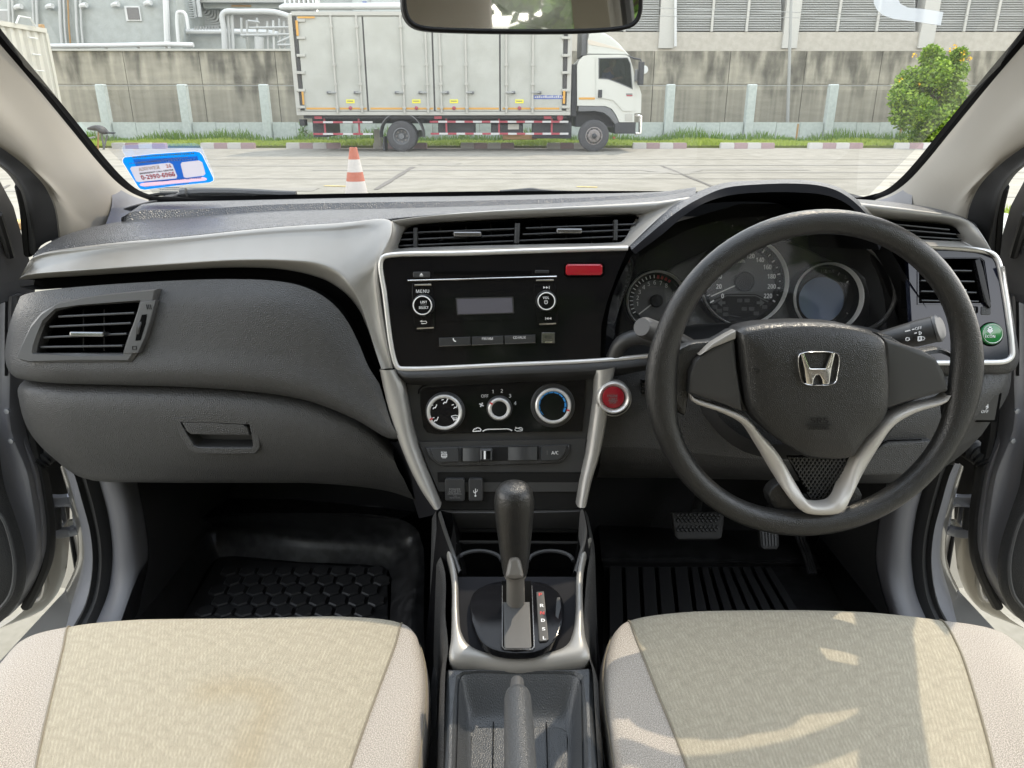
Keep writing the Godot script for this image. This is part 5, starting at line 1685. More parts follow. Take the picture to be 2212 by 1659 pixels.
	var t4 := ats([24, 806, -1.0, 36, 816, -0.98, 95, 826, -0.958, 190, 830, -0.953, 380, 835, -0.95, 500, 842, -0.948, 600, 853, -0.948, 672, 868, -0.947, 732, 890, -0.946, 775, 910, -0.945, 808, 930, -0.943, 828, 942, -0.94, 846, 948, -0.937, 863, 948, -0.932])
	var t5 := []
	for p in t4:
		t5.append(p + Vector3(0, -0.006, -0.12))
	var cut_fr := frame(at(190, 720, -0.947), Vector3(-0.12, 0.18, 1))
	part(dash, "passenger_panel", cut(patch([t0, t1, t2, t3, t4, t5], 10, 10), [54, 772, 62, 740, 80, 702, 104, 676, 140, 656, 225, 644, 332, 632, 326, 660, 316, 700, 306, 728, 290, 758, 276, 774, 170, 775]), M.dash)
	# glove box door
	var g0 := ats([40, 836, -1.0, 60, 835, -0.98, 120, 834, -0.97, 200, 835, -0.965, 380, 839, -0.962, 500, 846, -0.96, 600, 857, -0.96, 672, 873, -0.96, 732, 896, -0.96, 775, 918, -0.96, 815, 948, -0.96, 850, 984, -0.96])
	var g1 := ats([42, 870, -0.995, 60, 868, -0.97, 120, 866, -0.955, 200, 867, -0.95, 380, 871, -0.947, 500, 880, -0.945, 595, 893, -0.945, 665, 910, -0.946, 725, 932, -0.947, 772, 955, -0.95, 815, 980, -0.953, 858, 1010, -0.955])
	var g2 := ats([62, 930, -1.0, 80, 932, -0.975, 130, 935, -0.957, 210, 940, -0.95, 380, 945, -0.945, 500, 950, -0.943, 590, 956, -0.943, 660, 965, -0.945, 720, 975, -0.947, 775, 988, -0.95, 825, 1008, -0.955, 872, 1035, -0.96])
	var g3 := ats([110, 985, -1.01, 122, 990, -0.99, 160, 998, -0.972, 225, 1008, -0.965, 380, 1018, -0.96, 500, 1022, -0.96, 590, 1024, -0.96, 660, 1026, -0.96, 720, 1030, -0.962, 780, 1036, -0.965, 835, 1046, -0.97, 885, 1062, -0.975])
	var g4 := ats([190, 1034, -1.02, 198, 1036, -1.01, 210, 1039, -1.0, 240, 1041, -0.99, 385, 1043, -0.985, 500, 1043, -0.985, 590, 1043, -0.985, 660, 1043, -0.985, 720, 1046, -0.987, 785, 1052, -0.99, 845, 1062, -0.995, 900, 1080, -1.0])
	var g5 := []
	for p in g4:
		g5.append(p + Vector3(0, 0.012, -0.3))
	var gb := group_part(dash, "glove_box", g2[5])
	var hollow := [388, 910, 460, 912, 540, 915, 545, 935, 549, 962, 545, 968, 486, 968, 428, 967, 418, 962, 404, 940]
	part(gb, "door", cut(patch([shift(g0, Vector3(0, 0.003, -0.1), -1.0), g0, g1, g2, g3, g4, g5], 12, 12), hollow), M.dash)
	var gf := frame(at(470, 940, -0.943), Vector3(0, 0.04, 1))
	var hp := ccw(poly(gf, hollow))
	part(gb, "recess_rim", frame_ring(inset(hp, -0.004), inset(hp, 0.001), -0.004, 0.0014, 0.001), M.dash, gf)
	var hs := Soup.new()
	var h0 := ring3(hp, 0.0)
	var h1 := ring3(inset(hp, 0.004), -0.022)
	for k in hp.size():
		var n := (k + 1) % hp.size()
		hs.quad(h0[n], h0[k], h1[k], h1[n])
	cap(hs, inset(hp, 0.004), -0.022)
	part(gb, "handle_recess", hs, M.smooth_dark, gf)
	plate(gb, "handle", gf, [392, 912, 460, 914, 526, 917, 534, 924, 540, 941, 470, 940, 412, 939, 403, 932], 0.0015, M.dash, 0.002, 0, 0.01)
	# left side vent
	var vf := frame(at(190, 715, -0.9515), Vector3(-0.04, 0.26, 1))
	var outl := [38, 766, 48, 742, 67, 702, 91, 674, 131, 651, 225, 636, 341, 624, 337, 647, 327, 690, 317, 726, 300, 758, 284, 782, 170, 783, 60, 782, 43, 777]
	var hole := [79, 762, 81, 748, 88, 726, 98, 698, 121, 672, 168, 661, 302, 652, 297, 672, 288, 700, 280, 718, 272, 742, 266, 763, 170, 763, 110, 763, 84, 763]
	part(dash, "vent_bezel", frame_ring(poly(vf, outl), poly(vf, hole), -0.02, 0.004, 0.004), M.smooth_grey, vf)
	var v := duct(dash, "side_vent", vf, hole, 0.05)
	for q in [[125, 684, 289, 676], [106, 706, 282, 698], [93, 729, 273, 721], [85, 750, 264, 747]]:
		slat(v, vf, q[0], q[1], q[2], q[3], 5.0, 0.004)
	for u in [180, 225]:
		slat(v, raised(vf, -0.02), u, 668, u, 758, 4.0, 0.0, "vane", M.black)
	pbox(v, "slider", vf, 149, 716, 224, 728, 0.006, M.smoke_chrome, 0.002, 0.002, 0.01)
	plate(v, "wheel_panel", vf, [304, 652, 336, 648, 326, 692, 314, 728, 298, 763, 266, 764, 282, 714], 0.0055, M.smooth_grey, 0.0015, 0)
	plate(v, "thumb_slot", vf, [306, 680, 317, 679, 314, 700, 303, 735, 292, 736, 297, 710], 0.0062, M.deep_black, 0.0004)
	var tw := vf * Transform3D(Basis(), Vector3(on(vf, 305, 708).x, on(vf, 305, 708).y, -0.009))
	part(v, "thumb_wheel", lathe([[0.0, -0.0025], [0.0165, -0.0025], [0.0175, -0.0015], [0.0175, 0.0015], [0.0165, 0.0025], [0.0, 0.0025]], 26), M.smooth_dark, tw * Transform3D(Basis(Vector3.BACK, -0.28) * Basis(Vector3.UP, PI / 2), Vector3()))
	stroke(v, "closed_mark", vf, [286, 748, 294, 748, 294, 755, 286, 755], 1.0, M.black, 0.0062, true)
	for i in 3:
		stroke(v, "open_mark", vf, [318 + i * 4, 668, 316 + i * 4, 658], 1.0, M.black, 0.0062)
	# silver frame round the centre vents
	var cf := frame(at(1110, 505, -1.02), Vector3(0, 0.3, 1))
	var oc := ats([846, 478, -1.035, 900, 470, -1.038, 999, 460.5, -1.043, 1231, 447.5, -1.05, 1426, 436, -1.06, 1497, 426, -1.066, 1446, 452, -1.045, 1400, 492, -1.02, 1361, 530, -1.0, 1350, 539, -0.995, 1180, 543, -0.995, 1000, 548, -0.993, 850, 552, -0.99, 828, 556, -0.988, 832, 540, -0.99, 842, 505, -1.01])
	var oi := ats([884, 494, -1.055, 905, 489, -1.055, 999, 483, -1.055, 1200, 473.5, -1.055, 1368, 468.5, -1.055, 1377, 471, -1.055, 1366, 492, -1.045, 1357, 512, -1.03, 1346, 525, -1.025, 1335, 527, -1.025, 1180, 530.5, -1.025, 1000, 534.5, -1.025, 880, 538.5, -1.025, 858, 539, -1.025, 861, 525, -1.03, 868, 510, -1.04])
	var ring := []
	for q in [[0.0, -0.01], [0.0, 0.0], [0.3, 0.003], [0.6, 0.001], [0.85, -0.004], [1.0, -0.012]]:
		var row := []
		for i in oc.size():
			row.append(oc[i].lerp(oi[i], q[0]) + Vector3(0, 0, q[1]))
		row.append(row[0])
		ring.append(row)
	part(dash, "vent_surround", patch(ring, 3, 3), M.silver)
	var cvf := frame(at(1110, 505, -1.045), Vector3(0, 0.35, 1))
	var cv := duct(dash, "centre_vents", cvf, [856, 541, 866, 510, 882, 492, 905, 486, 1100, 475, 1372, 465, 1380, 470, 1360, 512, 1345, 529], 0.05)
	for q in [[872, 503, 1372, 484, 1], [864, 518, 1366, 496, 2], [860, 531, 1356, 510, 3]]:
		slat(cv, cvf, q[0], q[1], (q[0] + q[2]) * 0.5 + 2, (q[1] + q[3]) * 0.5, 3.4, 0.002)
		slat(cv, cvf, (q[0] + q[2]) * 0.5 + 14, (q[1] + q[3]) * 0.5 - 0.8, q[2], q[3], 3.4, 0.002)
	for q in [[897, 491, 897, 535, 10], [1118, 481, 1116, 526, 12], [1331, 474, 1330, 519, 9]]:
		slat(cv, cvf, q[0], q[1], q[2], q[3], q[4], -0.002, "vane", M.smooth_dark)
	for u in [950, 1006, 1060, 1170, 1225, 1280]:
		slat(cv, raised(cvf, -0.022), u, 482, u, 530, 3.0, 0.0, "vane", M.black)
	pbox(cv, "slider", cvf, 979, 500, 1040, 511, 0.006, M.smoke_chrome, 0.0018, 0.0018, 0.01)
	pbox(cv, "slider", cvf, 1202, 493, 1258, 504, 0.006, M.smoke_chrome, 0.0018, 0.0018, 0.01)
	# silver legs beside the climate panel
	var a0 := ats([820, 798, -0.952, 834, 862, -0.942, 852, 925, -0.93, 880, 1000, -0.912, 910, 1060, -0.895, 936, 1098, -0.885])
	var a1 := ats([852, 798, -0.95, 868, 830, -0.945, 876, 860, -0.94, 892, 940, -0.925, 920, 1020, -0.905, 950, 1098, -0.88])
	part(dash, "silver_leg", patch(band(a0, a1, [[0.0, -0.03], [0.0, 0.0], [0.35, 0.006], [0.7, 0.006], [1.0, 0.0], [1.0, -0.03]]), 5, 2), M.silver)
	var b0 := ats([1288, 800, -0.945, 1286, 850, -0.938, 1280, 900, -0.93, 1268, 980, -0.915, 1255, 1040, -0.9, 1247, 1094, -0.885])
	var b1 := ats([1330, 792, -0.945, 1318, 850, -0.938, 1312, 900, -0.93, 1296, 980, -0.915, 1278, 1040, -0.9, 1266, 1094, -0.885])
	part(dash, "silver_leg", patch(band(b0, b1, [[0.0, -0.03], [0.0, 0.0], [0.35, 0.006], [0.7, 0.006], [1.0, 0.0], [1.0, -0.03]]), 5, 2), M.silver)
	# lower side cheeks and knee panels
	part(dash, "left_cheek", patch([ats([800, 930, -0.985, 850, 955, -0.975, 868, 945, -0.955]), ats([850, 1000, -0.99, 872, 1005, -0.975, 886, 1000, -0.94]), ats([890, 1075, -1.0, 912, 1078, -0.95, 922, 1070, -0.915]), ats([905, 1120, -1.0, 935, 1112, -0.93, 945, 1104, -0.9])], 4, 4), M.satin_black)
	var kn := [ats([1322, 792, -0.98, 1420, 790, -0.985, 1560, 792, -0.99, 1760, 792, -0.99, 1990, 790, -0.99, 2178, 790, -0.985, 2186, 792, -1.0]), ats([1316, 880, -0.958, 1400, 880, -0.955, 1560, 890, -0.955, 1760, 895, -0.955, 1990, 880, -0.955, 2150, 850, -0.965, 2178, 850, -1.0]), ats([1300, 966, -0.95, 1400, 968, -0.945, 1560, 985, -0.945, 1760, 1000, -0.945, 1900, 1005, -0.95, 2020, 985, -0.962, 2120, 940, -1.0])]
	part(dash, "knee_panel", patch(kn, 4, 4), M.dash)
	part(dash, "lower_cover", patch([kn[2], ats([1296, 1000, -0.955, 1400, 1002, -0.95, 1560, 1010, -0.95, 1760, 1018, -0.95, 1870, 1026, -0.955, 1990, 1012, -0.965, 2085, 975, -1.0]), ats([1290, 1030, -0.985, 1400, 1032, -0.985, 1560, 1035, -0.985, 1760, 1040, -0.985, 1850, 1044, -0.985, 1960, 1040, -0.99, 2040, 1010, -1.01]), ats([1290, 1000, -1.25, 1400, 1000, -1.25, 1560, 1000, -1.25, 1760, 1000, -1.25, 1850, 1000, -1.25, 1960, 1000, -1.25, 2040, 990, -1.2])], 4, 4), M.dash_dark)
	var pf := frame(at(1910, 990, -0.946), Vector3(0, 0.1, 1))
	plate(dash, "storage_lid", pf, [1848, 1015, 1905, 962, 1920, 955, 2012, 952, 2000, 1000, 1975, 1026, 1860, 1028], 0.008, M.dash, 0.004, 0)
	stroke(dash, "lid_gap", pf, [1842, 1018, 1902, 960, 1918, 952, 1990, 950], 2.5, M.deep_black, 0.0085)
	# small louvre by the starter button
	var sf := frame(at(1395, 832, -0.962), Vector3(0, 0.15, 1))
	var sg := duct(dash, "sensor_grille", sf, [1386, 824, 1412, 822, 1411, 848, 1386, 850], 0.02)
	for i in 4:
		slat(sg, sf, 1386, 829 + i * 5.5, 1411, 827.5 + i * 5.5, 2.4, 0.0)
	# traction switch
	var tf := frame(at(2128, 880, -0.972), Vector3(0, 0.1, 1))
	pbox(dash, "switch_recess", tf, 2102, 848, 2154, 912, 0.003, M.deep_black, 0.002)
	var sw := pbox(dash, "traction_switch", tf, 2104, 851, 2149, 908, 0.008, M.smooth_dark, 0.002)
	writing(dash, "OFF", raised(tf, 0.0082), 2127, 889, 6.5, M.white_ink)
	stroke(dash, "car_symbol", raised(tf, 0.0082), [2120, 879, 2120, 874, 2123, 870, 2131, 870, 2134, 874, 2134, 879], 1.6, M.white_ink, 0.0004, true)
	stroke(dash, "skid_symbol", raised(tf, 0.0082), [2121, 884, 2126, 880, 2121, 877], 1.4, M.white_ink)
	stroke(dash, "skid_symbol", raised(tf, 0.0082), [2130, 884, 2135, 880, 2131, 877], 1.4, M.white_ink)

func instruments() -> void:
	# binnacle hood
	var a := ats([1361, 531, -1.0, 1400, 494, -1.02, 1446, 450, -1.05, 1499, 420, -1.08, 1560, 396, -1.11, 1641, 389.5, -1.13, 1722, 388, -1.13, 1774, 394, -1.12, 1815, 406, -1.11, 1850, 430, -1.09, 1884, 467, -1.06, 1910, 510, -1.02])
	var m := ats([1364, 540, -0.99, 1410, 500, -1.0, 1462, 458, -1.02, 1508, 430, -1.035, 1566, 406, -1.05, 1643, 398, -1.055, 1722, 396.5, -1.055, 1775, 401.5, -1.05, 1813, 414, -1.045, 1848, 438, -1.035, 1884, 478, -1.02, 1908, 520, -1.0])
	var b := ats([1372, 549, -0.99, 1428, 508, -1.0, 1480, 464, -1.02, 1521, 439, -1.03, 1575, 422, -1.045, 1645, 415.5, -1.05, 1722, 415.5, -1.05, 1775, 420, -1.045, 1810, 430, -1.04, 1845, 452, -1.03, 1880, 496, -1.015, 1900, 540, -1.0])
	var back := ats([1361, 531, -1.1, 1400, 494, -1.2, 1446, 452, -1.3, 1503, 424, -1.36, 1560, 408, -1.4, 1641, 404, -1.42, 1722, 402, -1.42, 1774, 406, -1.42, 1815, 418, -1.4, 1850, 440, -1.36, 1884, 474, -1.3, 1910, 515, -1.2])
	part(dash, "binnacle_top", patch([back, a, m], 4, 3), M.dash_top)
	var back2 := []
	var n := 0
	for p in b:
		back2.append(Vector3(lerpf(p.x, 0.36, 0.12), p.y - 0.03, -1.2))
	part(dash, "binnacle_lip", patch([m, b], 4, 3), M.satin_black)
	part(dash, "binnacle_shroud", patch([b, back2], 4, 2), M.deep_black)
	# dial carrier
	var cf := frame(at(1606, 610, -1.165), Vector3(0, 0.28, 1))
	plate(dash, "dial_carrier", raised(cf, -0.03), [1335, 560, 1380, 530, 1460, 480, 1600, 440, 1760, 440, 1900, 500, 1960, 620, 1960, 800, 1330, 800], 0.0, M.black, 0.0)
	plate(dash, "dial_web", raised(cf, -0.02), [1380, 640, 1430, 590, 1520, 545, 1600, 510, 1700, 520, 1790, 560, 1870, 600, 1860, 720, 1380, 720], 0.0, M.smooth_grey, 0.004, 3)
	dial(cf, "tachometer", 1417, 650, 64.0, 34.0)
	dial(cf, "speedometer", 1606, 609, 94.0, 52.0)
	dial(cf, "fuel_display", 1787, 643, 74.0, 0.0)
	# inner shroud to the right of the dials
	var arc := ats([1876, 535, -1.13, 1896, 552, -1.12, 1917, 578, -1.115, 1932, 612, -1.11, 1934, 645, -1.11, 1922, 675, -1.11, 1902, 698, -1.11, 1874, 714, -1.11, 1840, 724, -1.115])
	part(dash, "dial_shroud_ring", tube(spl(arc, 4), 0.0042, 10), M.smooth_grey)
	part(dash, "shroud_side", patch([ats([1885, 480, -1.03, 1960, 600, -1.0, 2012, 690, -0.985, 2020, 790, -0.985]), ats([1880, 520, -1.1, 1935, 600, -1.08, 1968, 690, -1.06, 1975, 790, -1.05]), ats([1880, 560, -1.17, 1905, 620, -1.17, 1915, 700, -1.17, 1910, 790, -1.17])], 4, 3), M.black)
	part(dash, "shroud_side", patch([ats([1368, 546, -0.99, 1340, 598, -0.985, 1318, 660, -0.98, 1304, 775, -0.975]), ats([1385, 546, -1.08, 1358, 598, -1.06, 1338, 660, -1.05, 1325, 775, -1.04]), ats([1400, 540, -1.18, 1370, 598, -1.18, 1345, 660, -1.18, 1330, 790, -1.18])], 4, 3), M.piano)
	part(dash, "lower_shroud", patch([ats([1310, 775, -0.98, 1420, 768, -0.98, 1500, 770, -0.98, 1760, 770, -0.98, 2020, 785, -0.985]), ats([1325, 740, -1.05, 1420, 722, -1.05, 1500, 706, -1.05, 1760, 702, -1.05, 1990, 740, -1.05]), ats([1330, 730, -1.16, 1420, 720, -1.16, 1500, 712, -1.16, 1760, 712, -1.16, 1960, 730, -1.16])], 4, 3), M.black)
	# clear lens
	part(dash, "clear_lens", slab([ats([1375, 560, -1.08, 1480, 500, -1.1, 1606, 470, -1.12, 1740, 480, -1.12, 1880, 540, -1.1]), ats([1345, 660, -1.07, 1480, 640, -1.08, 1606, 630, -1.09, 1740, 630, -1.09, 1930, 660, -1.08]), ats([1335, 735, -1.05, 1480, 715, -1.055, 1606, 708, -1.06, 1740, 708, -1.06, 1950, 730, -1.06])], 4, 3, Vector3(0, 0, -0.002)), M.lens_clear)
	# steering column shroud and stalks
	var col := thing("column_shroud", "black plastic shroud round the steering column behind the wheel", "steering column", at(1720, 800, -0.93))
	part(col, "upper_half", patch([ats([1500, 770, -0.99, 1560, 722, -0.97, 1660, 700, -0.96, 1830, 700, -0.96, 1920, 722, -0.97, 1970, 770, -0.99]), ats([1530, 780, -0.9, 1590, 735, -0.88, 1680, 712, -0.87, 1820, 712, -0.87, 1890, 735, -0.88, 1930, 780, -0.9])], 4, 2), M.smooth_dark)
	part(col, "lower_half", patch([ats([1500, 770, -0.99, 1510, 900, -0.98, 1600, 985, -0.97, 1740, 1000, -0.96, 1880, 985, -0.97, 1960, 900, -0.98, 1970, 770, -0.99]), ats([1530, 780, -0.9, 1540, 880, -0.9, 1620, 950, -0.89, 1740, 960, -0.88, 1860, 950, -0.89, 1930, 880, -0.9, 1930, 780, -0.9])], 4, 2), M.smooth_dark)
	var st := thing("wiper_stalk", "black wiper stalk with a blunt round end left of the steering wheel", "control stalk", at(1390, 710, -0.9))
	part(st, "arm", tube([at(1560, 790, -0.95), at(1470, 742, -0.93), at(1412, 716, -0.9)], [0.012, 0.013, 0.013], 14), M.smooth_dark)
	part(st, "end_cap", tube([at(1414, 716, -0.9), at(1392, 708, -0.885), at(1386, 706, -0.88)], [0.0135, 0.0135, 0.011], 18), M.smooth_grey)
	part(st, "lower_bow", tube(spl([at(1440, 740, -0.95), at(1385, 728, -0.955), at(1345, 740, -0.96), at(1325, 775, -0.965)], 4), 0.011, 12), M.smooth_dark)
	writing(st, "P", frame(at(1412, 724, -0.88), Vector3(-0.3, 0.3, 1)), 1411, 722, 6, M.white_ink)
	var sl := thing("light_stalk", "black light switch stalk marked OFF with lamp symbols right of the wheel hub", "control stalk", at(1970, 720, -0.9))
	part(sl, "arm", tube([at(1850, 752, -0.93), at(1930, 732, -0.905), at(1972, 722, -0.9)], [0.012, 0.0145, 0.016], 16), M.smooth_dark)
	part(sl, "collar", tube([at(1973, 722, -0.9), at(2018, 711, -0.89)], 0.0165, 20), M.smooth_dark)
	part(sl, "end_cap", tube([at(2018, 711, -0.89), at(2028, 708.5, -0.888), at(2034, 707, -0.886)], [0.0172, 0.0172, 0.013], 20), M.smooth_grey)
	var lf := frame(at(1975, 720, -0.882), Vector3(-0.05, 0.3, 1))
	writing(sl, "OFF", lf, 1984, 709, 6, M.white_ink, 0.0, false, "lettering", 1.0, 0.2)
	stroke(sl, "mark", lf, [1971, 712, 1975, 711], 2, M.white_ink)
	stroke(sl, "mark", lf, [1956, 716, 1966, 713.5], 2, M.white_ink)
	stroke(sl, "mark", lf, [1976, 720, 1980, 719], 2, M.white_ink)
	stroke(sl, "lamp_symbol", lf, [1986, 716, 1990, 718, 1990, 721, 1986, 723], 1.2, M.white_ink, 0.0004, true)
	stroke(sl, "lamp_symbol", lf, [2000, 713, 1996, 715, 1996, 718, 2000, 720], 1.2, M.white_ink, 0.0004, true)
	stroke(sl, "beam_symbol", lf, [1984, 728, 1990, 727, 1990, 735, 1984, 736], 2.6, M.white_ink, 0.0004, true)
	stroke(sl, "beam_symbol", lf, [1991, 727, 1996, 728, 1998, 731, 1996, 734, 1991, 735], 1.2, M.white_ink, 0.0004, true)
	stroke(sl, "bulb_symbol", lf, [1960, 729, 1964, 730, 1965, 734, 1961, 736, 1957, 735, 1957, 731], 1.4, M.white_ink, 0.0004, true)
	stroke(sl, "arrow_symbol", lf, [1914, 731, 1920, 729, 1920, 727, 1926, 729, 1922, 734, 1921, 732, 1915, 734], 1.1, M.white_ink, 0.0004, true)

func dial(cf: Transform3D, called: String, u: float, v: float, r: float, hub: float) -> void:
	var g := group_part(dash, called, cf * Vector3(on(cf, u, v).x, on(cf, u, v).y, 0))
	spin(g, "chrome_ring", cf, u, v, [[r + 1.0, -0.015], [r + 1.0, 0.008], [r - 0.5, 0.011], [r - 2.0, 0.009], [r - 3.0, -0.004]], M.gauge_ring, 56)
	spin(g, "well", cf, u, v, [[r + 6, -0.02], [r + 4, 0.003], [r + 1.5, 0.004]], M.black, 48)
	spin(g, "wall", cf, u, v, [[r - 3.0, -0.003], [r - 8.0, -0.016], [r - 15.0, -0.018], [r - 19.0, -0.018]], M.black, 56)
	var k := mpp(cf, u, v)
	var o := on(cf, u, v)
	var face := raised(cf, -0.0165)
	if called == "fuel_display":
		spin(g, "face", cf, u, v, [[r - 18, -0.0175], [52, -0.0175], [50, -0.0155], [48, -0.0155]], M.black, 48)
		spin(g, "screen", cf, u - 4, v + 4, [[49.5, -0.0155], [47.5, -0.0145], [0.0, -0.0145]], M.info_screen, 48)
		writing(g, "15km/l", face, u, v - 57, 7, M.grey_ink)
		writing(g, "30", face, u + 44, v - 46, 9, M.grey_ink)
		for q in [[-3.0, 1], [26, 0], [52, 1], [128, 1]]:
			var a := deg_to_rad(q[0] - 90.0)
			stroke(g, "tick", face, [u + cos(a) * 54, v + sin(a) * 54, u + cos(a) * 60, v + sin(a) * 60], 1.6, M.white_ink if q[1] else M.grey_ink)
		return
	spin(g, "face", cf, u, v, [[r - 18.0, -0.0175], [r - 19.5, -0.0165], [0.0, -0.0165]], M.gauge_face, 56)
	if called == "speedometer":
		for i in 23:
			var a := deg_to_rad(-212.0 + 244.0 * i / 22.0)
			var c := Vector2(cos(a), sin(a))
			var big := i % 2 == 0
			stroke(g, "tick", raised(face, 0.003), [u + c.x * (76.0 if big else 77.5), v + c.y * (76.0 if big else 77.5), u + c.x * 84.0, v + c.y * 84.0], 3.2 if big else 1.4, M.white_ink)
			if big:
				writing(g, str(i * 10), face, u + 4 + c.x * 58.0, v + c.y * 57.0, 10.2, M.white_ink, 0.0004, true, "numeral", 0.8)
		writing(g, "km/h", face, u - 8, v - 45, 7.0, M.white_ink)
		stroke(g, "panel_line", face, [u - 78, v + 45, u - 36, v + 27, u + 26, v + 27, u + 66, v + 45], 1.6, M.deep_black)
		plate(g, "warning_panel", face, [u - 70, v + 50, u - 36, v + 31, u + 26, v + 31, u + 60, v + 48, u + 40, v + 70, u, v + 76, u - 46, v + 68], 0.0006, M.black, 0.0)
		var wf := raised(face, 0.0008)
		plate(g, "turn_arrow", wf, [u - 56, v + 45, u - 46, v + 37, u - 46, v + 42, u - 39, v + 42, u - 39, v + 48, u - 46, v + 48, u - 46, v + 53], 0.0003, M.smooth_grey, 0.0)
		plate(g, "turn_arrow", wf, [u + 46, v + 45, u + 36, v + 37, u + 36, v + 42, u + 29, v + 42, u + 29, v + 48, u + 36, v + 48, u + 36, v + 53], 0.0003, M.smooth_grey, 0.0)
		for q in [[-62, 54], [-52, 62], [-38, 58], [-8, 40], [8, 40], [2, 58], [18, 58], [-38, 70], [46, 54], [28, 68]]:
			pbox(g, "warning_light", wf, u + q[0] - 5.5, v + q[1] - 4, u + q[0] + 5.5, v + q[1] + 4, 0.0003, M.smooth_dark, 0.001, 0.0)
		pointer(g, face, u, v, deg_to_rad(156.0), 76.0, 21.0)
	else:
		for i in 17:
			var a := deg_to_rad(-208.0 + 152.0 * i / 16.0)
			var c := Vector2(cos(a), sin(a))
			var red := i >= 13
			stroke(g, "tick", raised(face, 0.003), [u + c.x * 50.0, v + c.y * 50.0, u + c.x * 56.0, v + c.y * 56.0], 5.0 if red else 1.8, M.red_ink if red else M.white_ink)
			if i % 2 == 0 and i > 0:
				writing(g, str(i / 2), face, u + c.x * 40.0, v + c.y * 40.0, 9.0, M.white_ink, 0.0004, false, "numeral", 0.9)
		writing(g, "x1000r/min", face, u + 2, v - 30, 4.5, M.grey_ink)
		pbox(g, "odometer_window", face, u - 8, v + 26, u + 7, v + 46, 0.0005, M.smooth_grey, 0.001, 0.0)
		pointer(g, face, u, v, deg_to_rad(142.0), 46.0, 14.0)

func pointer(g: Node3D, face: Transform3D, u: float, v: float, a: float, l: float, hub: float) -> void:
	var c := Vector2(cos(a), sin(a))
	stroke(g, "needle", face, [u + c.x * 14, v + c.y * 14, u + c.x * l, v + c.y * l], 2.6, M.needle, 0.004)
	spin(g, "needle_hub", face, u, v, [[hub, 0.0], [hub, 0.007], [hub - 2, 0.009], [0, 0.009]], M.black, 32)


func symbol_man(g: Node3D, fr: Transform3D, u: float, v: float, k: float, m: Material) -> void:     # seated figure of the air controls
	spin(g, "symbol_head", fr, u + 5 * k, v - 5 * k, [[1.6 * k, 0.0], [1.5 * k, 0.0004], [0, 0.0004]], m, 12)
	stroke(g, "symbol_body", fr, [u + 4 * k, v - 2.5 * k, u + 1.5 * k, v + 3 * k, u - 2 * k, v + 2 * k, u - 4.5 * k, v + 5.5 * k], 2.2 * k, m)

